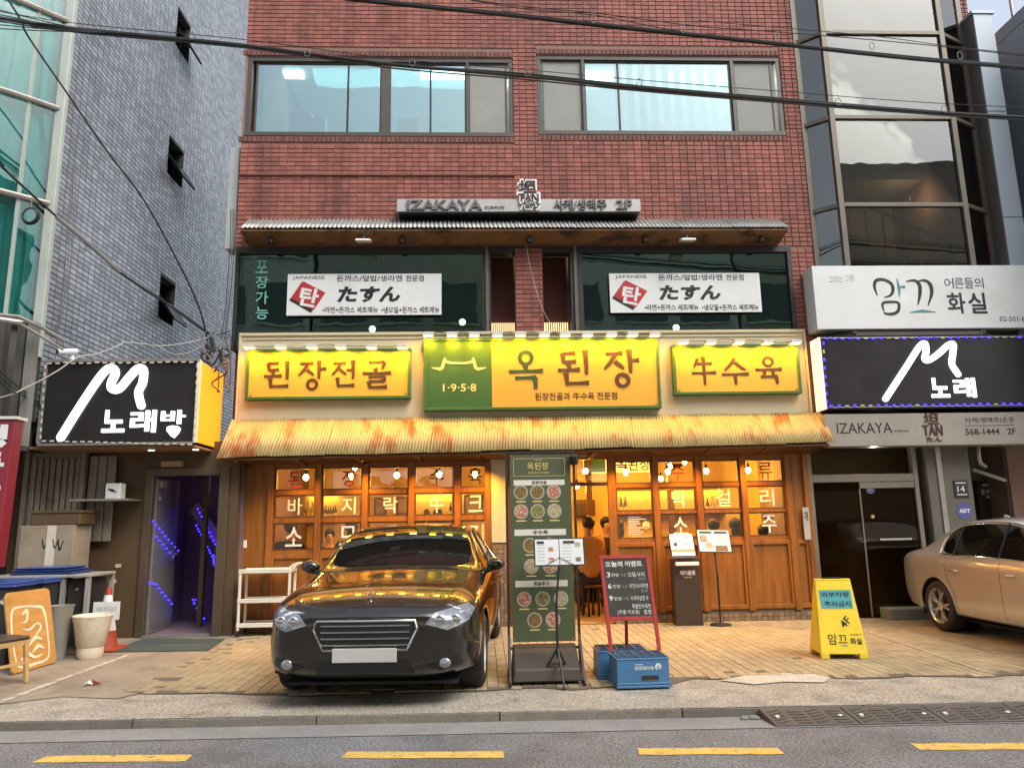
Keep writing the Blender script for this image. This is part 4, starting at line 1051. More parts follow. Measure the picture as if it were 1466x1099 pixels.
for k_, ch_ in enumerate('화실'): TX(t, ch_, (1356 + k_ * 30, 419, 1382 + k_ * 30, 449), YR, M_BLKL, .02)
TX(t, '02-501-6', (1431, 453, 1467, 460), YR, M_BLKL, .0)
TX(t, '그리는 그림', (1186, 394, 1222, 404), YR, pm('faded_grey_print', (.42, .42, .4), .5), .0, rot=.08)
M_BLKFACE = pm('dark_sign_face', (.02, .017, .018), .35, var=.2, scale=2, spec=.4)
M_WLIT = em('lit_white_letters', (.93, 1.0, .98), 1.15)
t, r = flat_box('karaoke_sign', 'dark karaoke sign with a white brushed M edged by blue lights', 1180, 480, 1520, 584, YR - .02, .36, M_BLKFACE)
YM = YR - .02
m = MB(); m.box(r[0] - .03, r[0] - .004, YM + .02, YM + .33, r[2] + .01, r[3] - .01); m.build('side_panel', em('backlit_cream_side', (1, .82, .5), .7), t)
def m_logo(t, pts, wpx, Y):
    m = MB(); stroke(m, FACE, [F(*p, Y) for p in pts], [wpx / 100.0 * k for k in (1.0, 1.0, 1.02, .95)], -Y + .001, -Y + .03, round_caps=True); m.build('brushed_letter', M_WLIT, t)
m_logo(t, [(1267, 571), (1297, 525), (1315, 497), (1323, 492), (1325, 503), (1323, 513), (1328, 516), (1341, 508), (1357, 494), (1364, 494), (1363, 508), (1362, 522), (1371, 536)], 9.0, YM)
TX(t, '노', (1332, 541, 1358, 569), YM, M_WLIT, .03, .02); TX(t, '래', (1365, 541, 1396, 569), YM, M_WLIT, .026, .02)
M_BLED = em('blue_led', (.03, .02, 1.0), 2.6); M_OFFLED = pm('unlit_led_strip', (.6, .58, .5), .4, var=.1)
def led_run(parent, pts, n, Y, lit, rnd=.5):
    """beads of a light strip along pixel polyline"""
    me = MB().box(-.022, .022, -.008, .008, -.011, .011).mesh('led_bead', M_BLED); me2 = MB().box(-.028, .028, -.006, .006, -.009, .009).mesh('led_cover', M_OFFLED)
    for (a, b) in zip(pts[:-1], pts[1:]):
        L_ = math.hypot(b[0] - a[0], b[1] - a[1]); k = max(2, int(L_ / n))
        for i in range(k):
            tt = (i + .5) / k; X_, Z_ = F(a[0] + (b[0] - a[0]) * tt, a[1] + (b[1] - a[1]) * tt, Y)
            on = lit and random.random() > rnd * .6
            o = place('led_bead' if on else 'led_cover', me if on else me2, parent, (X_, Y - .01, Z_ + random.uniform(-.006, .006)))
            if abs(b[0] - a[0]) < abs(b[1] - a[1]): o.rotation_euler = (0, RAD(90), 0)
t = T('led_string', 'string of blue lights edging the dark M sign over the right entrance', 'light string', (r[0], YM, r[2]))
led_run(t, [(1520, 482), (1178, 485), (1184, 581), (1520, 577)], 11, YM - .004, True, .35)
m = MB(); m.tube([(r[0], YM - .006, r[3] - .03), (r[1], YM - .006, r[3] - .03)], .006, 5); m.tube([(r[0], YM - .006, r[2] + .03), (r[1], YM - .006, r[2] + .03)], .006, 5); m.build('rail', M_ALU, t)
t, r = flat_box('lettered_sign', 'grey white sign reading IZAKAYA under the dark M karaoke sign', 1182, 591, 1520, 637, YR, .3, pm('grey_white_panel', (.30, .275, .235), .5, var=.1, scale=2))
TX(t, 'IZAKAYA', (1198, 605, 1277, 620), YR, M_BLKL, .0); TX(t, '이자카야', (1280, 615, 1301, 619), YR, M_BLKL, .0)
tan_emblem(t, YR, [(1322, 591, 1344, 607), (1321, 608, 1349, 623), (1326, 625, 1349, 632)], pm('dark_red_print', (.07, .02, .015), .5), None, .001)
TX(t, '사케/생맥주/소주', (1381, 597, 1452, 605), YR, M_BLKL, .0); TX(t, '568-1444   2F', (1382, 613, 1454, 622), YR, M_BLKL, .015)
m = MB(); a, b, c, d = RC(1381, 608.4, 1452, 609.2, YR); m.fbox(FACE, a, b, c, d, -YR + .001, -YR + .002); m.build('rule', M_BLKL, t)

# ================================================================== right entrance
M_ENT = pm('dark_brown_aluminium', (.20, .175, .135), .5, metal=.4, var=.15)  # darker, browner version of the weathered aluminium
M_STONE = pm('grey_stone_pillar', (.12, .108, .085), .7, var=.12, scale=3, bump=.1, bscale=40)
ent = T('stair_entrance', 'dark glazed entrance with aluminium frame under the stacked signs', 'entrance', (6.2, 0, 0))
j0, j1, zh = F(1164, 780)[0], F(1324, 780)[0], F(1240, 684)[1]
ztop = 2.72
m = MB(); m.box(j0, j0 + .07, -.04, .06, .006, ztop); m.box(j1 - .07, j1, -.04, .06, .006, ztop); m.box(j0 + .071, j1 - .071, -.038, .06, zh - .06, zh + .06); m.box(j0 + .071, j1 - .071, -.038, .06, ztop - .06, ztop)
m.build('frame', M_ENT, ent, bevel=.004)
xm_ = F(1238, 780)[0]
for a, b in ((j0 + .072, xm_ - .002), (xm_ + .002, j1 - .072)):
    m = MB(); m.box(a, b, .0, .008, .02, zh - .061); m.build('door_pane', glass('dark_door_glass', (.62, .50, .32), 1.22, .6), ent)
m = MB(); m.box(xm_, j1 - .072, -.03, .03, zh - .16, zh - .062); m.box(xm_ - .012, xm_ + .012, -.02, -.001, .02, zh - .162); m.build('door_rail', M_ENT, ent, bevel=.003)
X0, X1, Z0, Z1 = RC(1258, 770, 1303, 772.5); m = MB(); m.box(X0, X1, -.05, -.03, Z0, Z1); m.build('push_bar', M_ALU, ent)
def round_sticker(parent, px, py, r, Y, txt):
    u, v = F(px, py, Y); m = MB(); m.disc(FACE, u, v, r, -Y, -Y + .002, n=8); o = m.build('round_sticker', pm('violet_blue_sticker', (.09, .09, .28), .5, var=.05), parent)
    m = MB(); letters(m, txt, FACE, u - r * .68, v - r * .22, u + r * .68, v + r * .25, -Y + .003, -Y + .004, .05); m.build('lettering', M_WHT, o)
round_sticker(ent, 1246, 700, .075, -.001, 'ADT')
m = MB(); m.lathe([(.03, 0), (.03, .01), (.01, .012)], (F(1249, 739)[0], -.002, F(1249, 739)[1]), 12, axis='y'); m.build('door_lock', pm('brass', (.5, .32, .08), .35, metal=.8), ent)
m = MB(); m.box(j0 + .08, j1 + .9, 1.8, 1.9, .006, 2.7); m.box(j0 - .1, j0, .1, 1.8, .006, 2.7); m.build('inner_wall', pm('brown_stair_wall', (.20, .14, .07), .8, var=.15), ent)
m = MB(); m.box(j0 - .02, 10.0, -.05, 2.2, 2.73, 2.9); m.build('ceiling_slab', pm('dark_soffit', (.07, .065, .055), .8), ent)
m = MB(); X0, X1, Z0, Z1 = RC(1338, 640, 1402, 900, -.08); m.box(X0, X1, -.08, .4, .006, 2.725); m.build('pillar', M_STONE, ent, bevel=.01)
m = MB(); m.box(F(1345, 700, -.09)[0], F(1352, 700, -.09)[0], -.1, -.081, .006, 2.7); m.build('conduit', M_ALU, ent)
a, b, c, d = RC(1366, 687, 1386, 712, -.09); m = MB(); m.box(a, b, -.095, -.0805, c, d); pq = m.build('number_plaque', M_BLK, ent, bevel=.002)
m = MB(); letters(m, '14', FACE, a + .05, c + .09, b - .06, d - .09, .096, .098, .0); m.fbox(FACE, a + .03, b - .03, d - .05, d - .035, .096, .097); m.fbox(FACE, a + .03, b - .03, c + .04, c + .055, .096, .097); m.build('lettering', M_WHT, pq)
round_sticker(ent, 1381, 731, .13, -.083, 'ADT')
m = MB(); m.box(X1 + .002, 11, .9, 1.0, .006, 2.72); m.build('back_wall', pm('grey_green_wall', (.17, .165, .14), .8, var=.15), ent)
a, b, c, d = RC(1400, 688, 1442, 745, .8); m = MB(); m.box(a, b, .78, .85, c, d); nb_ = m.build('notice_board', M_BLK, ent)
m = MB()
for (p, q, w, h) in ((1406, 692, 22, 4), (1405, 700, 5, 8), (1412, 700, 5, 6), (1412, 709, 5, 4), (1420, 710, 6, 3)):
    a, b, c, d = RC(p, q, p + w, q + h, .775); m.box(a, b, .774, .779, c, d)
m.build('paper_notes', pm('grey_paper', (.4, .38, .33), .7), nb_)
m = MB(); a1 = F(1392, 672, .3); a2 = F(1440, 688, .1); m.bar((a1[0], .3, a1[1]), (a2[0], .1, a2[1]), .12, .05); m.build('hanging_shelf', M_ALU, ent)
m = MB(); a1 = F(1402, 650, .2); m.tube(cr([(a1[0], .2, 2.7), (a1[0] - .02, .2, a1[1] - .1), (a1[0] + .1, .25, a1[1] - .2)], 5), .04, 8); m.build('pipe', M_ALU, ent)
m = MB(); m.box(F(1446, 720, .3)[0], F(1452, 720, .3)[0], .3, .34, .006, 2.6); m.build('downpipe', M_ALU, ent)
m = MB(); X0, Y0 = G(1256, 880); m.box(F(1256, 860, .0)[0], F(1334, 860, .0)[0] + .6, -.35, -.041, .006, .17); m.build('entrance_step', pm('green_grey_step', (.22, .22, .17), .8, var=.15), ent, bevel=.01)
a, b, c, d = RC(1149, 726, 1158, 772, -.01); m = MB(); m.box(a, b, -.05, -.046, c, d); so = m.build('wall_notice', pm('grey_paper', (.4, .38, .33), .7), ent)
m = MB(); letters(m, '지점', FACE, a + .02, d - .2, b - .02, d - .06, .0505, .0515, .02); m.build('lettering', M_BLKL, so)
t = T('entrance_lamp', 'bright white ceiling lamp over the aluminium framed entrance', 'lamp', (F(1252, 652, -.15)[0], -.15, 2.72))
xx = F(1252, 652, -.15)[0]; m = MB(); m.ball((xx, -.15, 2.64), .05, 12, 8); m.build('globe', em('white_globe', (1, .97, .9), 12), t)
m = MB(); m.lathe([(.04, .09), (.04, .05), (.02, .045)], (xx, -.15, 2.64), 12); m.build('base', M_ALU, t)
lamp('globe_light', 'POINT', (xx, -.15, 2.57), 4, (1, .93, .8), t, rad=.05)
t = T('tube_light', 'short pale tube light beside the globe lamp over the entrance', 'tube light', (F(1274, 646, -.1)[0], -.1, 2.7))
xx = F(1275, 647, -.1)[0]; m = MB(); m.box(xx - .12, xx + .12, -.14, -.08, 2.69, 2.72); m.build('housing', M_WMET, t); m = MB(); m.tube([(xx - .11, -.11, 2.68), (xx + .11, -.11, 2.68)], .014, 8); m.build('tube', em('pale_tube', (.95, 1, 1), 2.5), t)

# ================================================================== grey clad building beyond the brick strip
M_CLAD = pm('blue_grey_cladding', (.30, .36, .41), .45, metal=.2, var=.08, scale=.8, island=.06)
M_CLADD = pm('brown_grey_cladding', (.12, .105, .095), .5, var=.1)
gb = T('clad_building', 'blue grey metal clad building rising beyond the brick strip', 'building', (8.0, 0, 0))
gx = F(1398, 60, -.3)[0]; gz = F(1408, 18, -.3)[1]
m = MB(); m.box(gx, gx + .35, -.28, 3, 3.0, gz - .03); m.build('corner_wall', M_CLADD, gb)
z = 4.4
k = 0
while z < gz:
    zn = min(z + 1.9, gz); m = MB(); m.box(gx + .012, gx + .345, -.30, -.2805, z + .006, zn - .006); m.build('cladding_panel', M_CLAD, gb, bevel=.003); z = zn
m = MB(); m.box(gx - .02, gx + .38, -.32, 3.0, gz - .028, gz + .03); m.build('parapet_cap', M_CLAD, gb)
sx_ = F(1434, 200, 1.0)[0]
zsw = S(1445, 28, sx_)[1]
for j in range(5):
    z0_ = 3.2 + j * 1.75; z1_ = min(z0_ + 1.74, zsw)
    if z1_ - z0_ < .1: continue
    for i in range(3):
        y0_ = 1.2 - (i + 1) * 1.1; m = MB(); m.box(sx_, sx_ + .1, y0_ + .004, y0_ + 1.096, z0_, z1_); m.build('cladding_panel', M_CLAD, gb, bevel=.004)
m = MB(); m.box(sx_ + .101, 14, -2.1, 6, 3.1, zsw - .02); m.build('wall', M_CLAD, gb)
m = MB(); m.box(gx + .36, sx_ - .002, .9, 1.1, 3.2, zsw - .5); m.build('wall', M_CLADD, gb)
m = MB(); pxx = F(1428, 200, .6)[0]; m.tube([(pxx, .6, 4), (pxx, .6, zsw - .3)], .05, 10); m.build('downpipe', M_CLAD, gb)
m = MB(); m.lathe([(.05, -.12), (.12, .0), (.12, .12)], (pxx, .6, zsw - .2), 12); m.build('rain_hopper', M_ALU, gb)
m = MB(); yy = .4; m.tube([(sx_ + .1, yy, zsw - .05), (sx_ + .1, yy, zsw + .6)], .03, 8); m.build('aerial_pole', M_ALU, gb)
# ================================================================== grey tiled building on the left, with a curved teal glass front
TXW = -6.2
M_TILE = pm('grey_glazed_tile', (.29, .32, .36), .22, var=.18, scale=.7, island=.22, spec=.6)
M_TMORT = pm('tile_joint', (.05, .052, .055), .9, var=.15)
tb = T('tiled_building', 'grey glazed tile building with curved teal glass front', 'building', (-6.5, 0, 0))
TY0 = S(80, 300, TXW)[0]; TY1 = 11.0; TZ0, TZ1 = 3.0, 19.0; TPY, TPZ, TG = .168, .082, .014
def swin(q):
    """pixel corners left-top, left-bottom, right -> Y0 Y1 Z0 Z1 on the side wall"""
    (lx, lt), (lx2, lb), (rx, rt) = q; y0 = S(lx, lt, TXW)[0]; y1 = S(rx, rt, TXW)[0]; z1 = S(lx, lt, TXW)[1]; z0 = S(lx2, lb, TXW)[1]; return (y0, y1, z0, z1)
WINS = [swin(((255, 11), (251, 62), (273, 41))), swin(((242.5, 195), (239.7, 248), (263, 221))), swin(((230.6, 394), (225.5, 453), (251, 412)))]
m = MB()
mm_ = MB(); wall_holes(mm_, TY0, TY1, TZ0, TZ1, WINS, 0, .2)
m.add([(TXW + .009 - .21 + (.2 - v.y), v.x, v.z) for v in mm_.v], [tuple(reversed(f)) for f in mm_.f])
for v in m.v: pass
m.build('joint_wall', M_TMORT, tb)
tc = [c for c in brick_cells(TY0 + .02, TY1, TZ0 + .05, TZ1, TPY, TPZ, TG, WINS)]
def tilebox(mb, a, b, z0, z1, xf, d=.012, bev=.0025):
    x = xf - d
    mb.add([(x, a, z0), (x, b, z0), (x, b, z1), (x, a, z1), (xf, a + bev, z0 + bev), (xf, b - bev, z0 + bev), (xf, b - bev, z1 - bev), (xf, a + bev, z1 - bev)],
           [(4, 5, 6, 7), (0, 1, 5, 4), (1, 2, 6, 5), (2, 3, 7, 6), (3, 0, 4, 7)])
pick = sorted([c for c in tc if 4.3 < c[2] < 6.2 and c[1] - c[0] > TPY - TG - .002], key=lambda c: c[0] * 3 + abs(c[2] - 5))[:300]; ps_ = set(pick)
tm_ = MB(); tilebox(tm_, 0, TPY - TG, 0, TPZ - TG, 0); tme = tm_.mesh('wall_tile', M_TILE)
for c in pick: place('wall_tile', tme, tb, (TXW + .003 + random.uniform(-.001, .001), c[0], c[2]))
m = MB()
for c in tc:
    if c not in ps_: tilebox(m, c[0], c[1], c[2], c[3], TXW + .003 + random.uniform(-.001, .001))
o = m.build('wall_tiles', M_TILE, tb); o['kind'] = 'stuff'
for k, (y0, y1, z0, z1) in enumerate(WINS):
    m = MB(); e = .04
    for (a, b, c, d) in ((y0, y1, z1 - e, z1), (y0, y1, z0, z0 + e), (y0, y0 + e, z0 + e, z1 - e), (y1 - e, y1, z0 + e, z1 - e)): m.box(TXW - .16, TXW - .10, a, b, c, d)
    w = m.build('window', M_BLK, tb)
    m = MB(); m.box(TXW - .6, TXW - .5, y0 - .3, y1 + .3, z0 - .3, z1 + .3); m.build('dark_room', M_DKROOM, w)
    m = MB(); zc = (z0 + z1) / 2; dx = .34; A = Vector((TXW - .12, 0, z1 - .45)); h = z1 - .45 - z0 + .05
    # hopper sash swung outwards
    p = lambda x, z, y: (TXW + x, y, z)
    zt2 = z0 + .55
    m.hexa([p(.30, z0 - .02, y0 + .02), p(.30, z0 - .02, y1 - .02), p(.27, z0 - .03, y1 - .02), p(.27, z0 - .03, y0 + .02), p(-.08, zt2, y0 + .02), p(-.08, zt2, y1 - .02), p(-.11, zt2 - .01, y1 - .02), p(-.11, zt2 - .01, y0 + .02)])
    m.build('open_sash', glass('sash_glass', (.25, .3, .3), 1.5, .8, boost=.05), w)
    m = MB()
    for a in (y0 + .02, y1 - .05): m.bar(p(.285, z0 - .025, a + .015), p(-.095, zt2 - .005, a + .015), .03, .04)
    m.bar(p(.285, z0 - .025, y0 + .02), p(.285, z0 - .025, y1 - .02), .04, .03); m.build('sash_frame', M_BLK, w)
# curved glass front
ARC = [(-6.27, TY0 - .03), (-6.55, TY0 - .31), (-6.95, TY0 - .65), (-7.5, TY0 - .93), (-8.2, TY0 - 1.13), (-9.0, TY0 - 1.2), (-10.0, TY0 - 1.2)]
AR = [tuple(p) for p in cr([Vector((a, b)) for a, b in ARC], 2)]
G_TEAL = glass('teal_tinted_glass', (.60, .91, .89), 1.5, .7, boost=.02, wob=.08)
M_MULL = pm('pale_green_mullion', (.42, .47, .42), .5, var=.1)
railz = [F(75, p, TY0 - .2)[1] for p in (462, 286, 149, 22)]; railz.append(railz[-1] + 1.6)
m = MB(); m.box(TXW - .12, TXW + .015, TY0 - .08, TY0 + .015, TZ0 + .9, TZ1); m.build('corner_column', M_MULL, tb, bevel=.01)
for z in railz:
    m = MB(); m.tube([(a, b - .03, z) for a, b in AR], .045, 8); m.build('rail', M_ALU, tb)
for k in range(len(railz) - 1):
    for i in range(len(ARC) - 1):
        a, b = Vector(ARC[i]), Vector(ARC[i + 1]); d = (b - a).normalized(); nn = Vector((d.y, -d.x)) * .004
        pts = [a - nn, b - nn, b + nn, a + nn]; m = MB(); m.hexa([(q.x, q.y, railz[k] + .03) for q in pts] + [(q.x, q.y, railz[k + 1] - .03) for q in pts]); m.build('pane', G_TEAL, tb)
for i in (1, 3, 5):
    a = ARC[i]; m = MB(); m.box(a[0] - .02, a[0] + .02, a[1] - .02, a[1] + .03, railz[0], railz[-1]); m.build('mullion', M_MULL, tb)
# folded curtains behind the glass
M_CURT = pm('pale_curtain', (.30, .68, .65), .9, var=.2, scale=1.5, stretch=(3, 3, .5))
for k in range(len(railz) - 1):
    m = MB(); n = 120; vs_ = []
    for i in range(n + 1):
        t = i / n; s_ = t * (len(AR) - 1); q = min(int(s_), len(AR) - 2); a, b = Vector(AR[q]), Vector(AR[q + 1]); p0 = a.lerp(b, s_ - q)
        off = .28 + .07 * math.sin(t * 95 + k) + .05 * math.sin(t * 41 + 2 * k)
        off2 = .28 + .09 * math.sin(t * 70 + k * 2) + .06 * math.sin(t * 33)
        if t < .04: continue
        vs_ += [(p0.x + .02, p0.y + off, railz[k] + .06), (p0.x + .02, p0.y + (off + off2) / 2 + .04, (railz[k] + railz[k + 1]) / 2), (p0.x + .02, p0.y + off2, railz[k + 1] - .08)]
    m.add(vs_, [(3 * i + j, 3 * i + 3 + j, 3 * i + 4 + j, 3 * i + 1 + j) for i in range(len(vs_) // 3 - 1) for j in (0, 1)], 0, True); m.build('curtain', M_CURT, tb, sharp=False)
m = MB(); m.box(-10, TXW - .55, TY0 + 1.1, 9, 2.95, 14); m.build('inner_core', pm('dim_interior', (.2, .24, .22), .9), tb)
m = MB(); m.box(-10.2, TXW - .02, TY0 + .1, 6.9, TZ0 - .05, TZ0 + .02); m.build('soffit', pm('dark_soffit', (.07, .065, .055), .8), tb)
M_DKPAN = pm('sooty_panel', (.055, .052, .048), .7, var=.3, scale=3, col2=(.12, .11, .1), c2lo=.55, c2hi=.7, c2scale=2)
m = MB()
for a, b in zip(ARC[:-1], ARC[1:]): m.hexa([(a[0], a[1] + .05, 2.6), (b[0], b[1] + .05, 2.6), (b[0], b[1] + .15, 2.6), (a[0], a[1] + .15, 2.6), (a[0], a[1] + .05, railz[0] - .05), (b[0], b[1] + .05, railz[0] - .05), (b[0], b[1] + .15, railz[0] - .05), (a[0], a[1] + .15, railz[0] - .05)])
m.build('spandrel', M_DKPAN, tb)
for px in (4, 33, 47):
    xx = F(px, 540, TY0 - .4)[0]; m = MB(); m.box(xx, xx + .1, TY0 - .62, TY0 - .5, 2.6, railz[0] - .1); m.build('pilaster', M_DKPAN if px < 40 else pm('dull_metal', (.16, .16, .14), .5), tb)
m = MB(); m.box(-10, -7.55, TY0 - .8, 4, .006, 2.94); m.build('ground_floor_wall', M_DKPAN, tb)
# thin steel bracket under the glass
m = MB(); zz = F(40, 458, -2.9)[1]
pth = [F(-5, 455, TY0-.9), F(30, 455, TY0-.9), F(62, 470, TY0-.7), F(92, 488, TY0-.5)]
m.tube([(pth[0][0], TY0-1.1, pth[0][1]), (pth[1][0], TY0-.95, pth[1][1]), (pth[2][0], TY0-.7, pth[2][1]), (pth[3][0], TY0-.5, pth[3][1])], .025, 6)
m.tube([(pth[0][0], TY0-1.05, pth[0][1] - .06), (pth[1][0], TY0-.9, pth[1][1] - .08), (pth[3][0], TY0-.5, pth[3][1] - .12)], .018, 6)
m.build('steel_bracket', M_ALU, tb)
# pale service duct on the brick building's alley side
m = MB(); y_ = .5; X0, X1, Z0, Z1 = RC(327, 213, 341, 358, .35); m.box(X0, X1, .3, .6, Z0, Z1); m.build('service_duct', pm('pale_duct', (.55, .60, .56), .5, var=.08), bld, bevel=.01)

# ================================================================== karaoke entrance between the buildings
KY = -.25
M_BRN = pm('brown_black_panel', (.085, .052, .024), .55, var=.25, scale=2, bump=.05, bscale=20)  # base browned to stand in for warm lamp spill
M_BRND = pm('brown_metal_frame', (.10, .075, .05), .45, metal=.3, var=.15)
kar = T('karaoke_entrance', 'dark brown doorway lit violet inside under the M sign', 'entrance', (-4.4, KY, 0))
d0, d1 = F(213, 800, KY)[0], F(309, 800, KY)[0]; dz = F(262, 681, KY)[1]
k0, k1 = F(128, 750, KY)[0], F(338, 780, KY)[0] - .005
m = MB(); wall_holes(m, k0, k1, .006, 2.78, [(d0 - .12, d1 + .14, 0, dz + .12)], KY, KY + .12); m.build('wall', M_BRN, kar)
m = MB(); m.box(d0 - .119, d0, KY - .04, KY + .1, .006, dz + .119); m.box(d1, d1 + .139, KY - .04, KY + .1, .006, dz + .119); m.box(d0 + .001, d1 - .001, KY - .038, KY + .1, dz, dz + .118); m.build('door_frame', M_BRND, kar, bevel=.008)
hx_, hy_ = d0 + .01, KY + .06
fx2, fy2 = G(252, 896); dd = Vector((fx2 - hx_, fy2 - hy_, 0)); dd.z = 0
if dd.y < .3: dd = Vector((.28, .7, 0))
dd = dd.normalized(); nn = Vector((dd.y, -dd.x, 0)); LW = (d1 - d0) * .93
H0, H1 = Vector((hx_, hy_, .04)), Vector((hx_, hy_, .04)) + dd * LW
m = MB(); up = Vector((0, 0, dz - .06)); m.hexa([H0 - nn * .02, H1 - nn * .02, H1 + nn * .02, H0 + nn * .02, H0 - nn * .02 + up, H1 - nn * .02 + up, H1 + nn * .02 + up, H0 + nn * .02 + up])
M_DOORG = pm('grey_steel_door', (.22, .205, .19), .3, metal=.2, var=.15, scale=2)
leaf = m.build('door', M_DOORG, kar, bevel=.004)
LF = FR(H0 + nn * .021, dd, (0, 0, 1))
if LF.w.dot(Vector((0, -1, 0))) < 0 and LF.w.x < 0: LF = FR(H0 + nn * .021, dd, (0, 0, 1))
m = MB(); a = LW - .12; sgn = 1
m.fbox(LF, a - .02, a + .02, .98, 1.2, .001, .015); m.tube([LF.p(a, 1.09, .015), LF.p(a, 1.09, .07), LF.p(a - .22, 1.07, .075)], .012, 8); m.build('handle', M_ALU, leaf)
m = MB(); m.fbox(LF, .05, LW - .05, .06, .17, .001, .006); m.build('kick_plate', M_ALU, leaf)
m = MB(); m.disc(LF, .1, dz - .36, .055, .001, .004, 0, 16, .8); so = m.build('oval_sticker', pm('blue_sticker', (.12, .2, .55), .4), leaf)
m = MB(); m.fbox(LF, .07, .13, dz - .385, dz - .335, .0045, .0055); m.build('sticker_print', M_WHT, so)
m = MB(); m.fbox(LF, .04, .22, dz - .2, dz - .1, .001, .05); m.build('door_closer', M_ALU, leaf)
# interior
M_VIO = pm('violet_grey_wall', (.16, .11, .13), .6, var=.15)
m = MB(); m.box(d0 - .2, d1 + .3, 1.6, 1.7, .006, 2.6); m.box(d1 + .2, d1 + .3, KY + .13, 1.599, .006, 2.6); m.box(d0 - .3, d0 - .2, KY + .13, 1.699, .006, 2.6); m.build('inner_wall', M_VIO, kar)
m = MB(); m.box(d0 - .2, d1 + .2, KY + .101, 1.6, .006, .03); m.build('inner_floor', M_VIO, kar)
m = MB(); m.box(d0 - .3, d1 + .3, KY + .121, 1.7, 2.601, 2.7); m.build('inner_ceiling', M_DKROOM, kar)
m = MB(); m.box(d0 + .01, d1 - .01, KY - .1, KY + .1, .006, .035); m.build('threshold', M_ALU, kar)
X0, X1, Z0, Z1 = RC(274, 690, 316, 725, 1.2); m = MB(); m.box(d0 + .45, d0 + .52, .5, .58, .03, 2.55); m.build('inner_post', M_BRN, kar)
m = MB(); a1, a2 = F(275, 726, 1.2), F(316, 790, .9); m.bar((a1[0], 1.3, a1[1]), (a2[0] + .1, .9, a2[1]), .05, .2); m.build('stair_rail', pm('mauve_panel', (.45, .33, .38), .6), kar)
lamp('violet_light', 'POINT', (d1 - .15, .6, 2.2), 1.0, (.7, .45, 1.0), kar, rad=.1)
led = T('led_string', 'blue light dots along the stair inside the violet karaoke doorway', 'light string', (d1, .9, 1))
bm_ = MB().ball((0, 0, 0), .016, 8, 6).mesh('led_bead', M_BLED)
def beads(parent, a, b, n, Y, jit=0.0):
    for i in range(n):
        t = i / max(1, n - 1); X_, Z_ = F(a[0] + (b[0] - a[0]) * t + random.uniform(-jit, jit), a[1] + (b[1] - a[1]) * t + random.uniform(-jit, jit), Y)
        place('led_bead', bm_, parent, (X_, Y, Z_))
beads(led, (283, 728), (311, 784), 11, 1.0); beads(led, (281, 752), (306, 800), 12, 1.2, .4); beads(led, (305, 795), (308, 812), 6, 1.2, 1); beads(led, (274, 856), (300, 898), 14, 1.3, 4)
led_reflection = T('led_string', 'blue LED reflections drawn as glowing dots on the open grey steel karaoke door', 'light string', (hx_, KY, 1))
def leaf_reflection(a, b, n):  # glowing beads on the leaf stand in for mirrored LEDs
    for i in range(n):
        t = i / (n - 1); r_ = ray(a[0] + (b[0] - a[0]) * t, a[1] + (b[1] - a[1]) * t); den = r_.dot(LF.w); s_ = (LF.p(0, 0, .012) - CAM).dot(LF.w) / den
        p = CAM + r_ * s_; place('led_bead', bm_, led_reflection, p)
leaf_reflection((219, 746), (255, 788), 9); leaf_reflection((224, 768), (248, 796), 6); leaf_reflection((214, 834), (224, 836), 3); leaf_reflection((228, 842), (246, 864), 5)
# sign box on the left
YK = -1.0
X0, X1, Z0, Z1 = RC(64, 517, 280, 634, YK)
t = T('karaoke_sign', 'deep dark sign box with a white brushed M over the violet doorway, orange side panel', 'sign', ((X0 + X1) / 2, YK, Z0)); ks = t
m = MB(); m.box(X0, X1, YK, -.02, Z0, Z1); m.build('box', M_BLKFACE, t, bevel=.005)
m = MB(); m.box(X1 + .001, X1 + .025, YK + .05, -.03, Z0 + .01, Z1 - .005); m.build('side_panel', em('glowing_orange_side', (1, .33, .02), .55), t)  # orange panel given a mild emission of its own
m = MB(); m.box(X1 + .001, X1 + .04, YK - .02, YK + .049, Z0 - .005, Z1 + .01); m.build('corner_trim', pm('cream_trim', (.75, .68, .5), .5), t)
m = MB(); m.box(X0 - .03, X1 + .03, YK - .03, YK - .001, Z1 - .01, Z1 + .03); m.box(X0 - .03, X1 + .0, YK - .03, YK - .001, Z0 - .03, Z0 + .005); m.box(X0 - .05, X0 - .001, YK - .025, YK + .03, Z0 + .006, Z1 - .011); m.build('edge_trim', M_ALU, t)
m_logo(t, [(88, 626), (118, 578), (147, 536), (160, 527), (166, 534), (160, 549), (162, 557), (172, 556), (186, 540), (198, 528), (206, 530), (205, 548), (199, 562), (203, 581)], 11.0, YK)
TX(t, '노', (147, 587, 179, 619), YK, M_WLIT, .03, .02); TX(t, '래', (187, 587, 224, 619), YK, M_WLIT, .026, .02); TX(t, '바', (231, 587, 266, 607), YK, M_WLIT, .03, .02)
m = MB(); P = lambda x, y: F(x, y, YK); pk = [P(*q) for q in ((240, 611), (247, 609), (255, 610), (259, 613), (257, 619), (250, 627), (245, 624), (239, 616))]; m.poly(FACE, pk[::-1], -YK + .001, -YK + .02); m.build('pick_shape', M_WLIT, t)
ls = T('led_string', 'unlit pale light strip edging the left dark M sign box', 'light string', (X0, YK, Z0))
led_run(ls, [(280, 518), (66, 520), (58, 631), (278, 636), (283, 518)], 11, YK - .03, False)
m = MB(); m.box(X0 - .2, X1 + .0, YK + .05, KY - .002, Z0 - .06, Z0 - .031); m.build('soffit', pm('warm_soffit', (.30, .17, .07), .7, var=.15), ks)
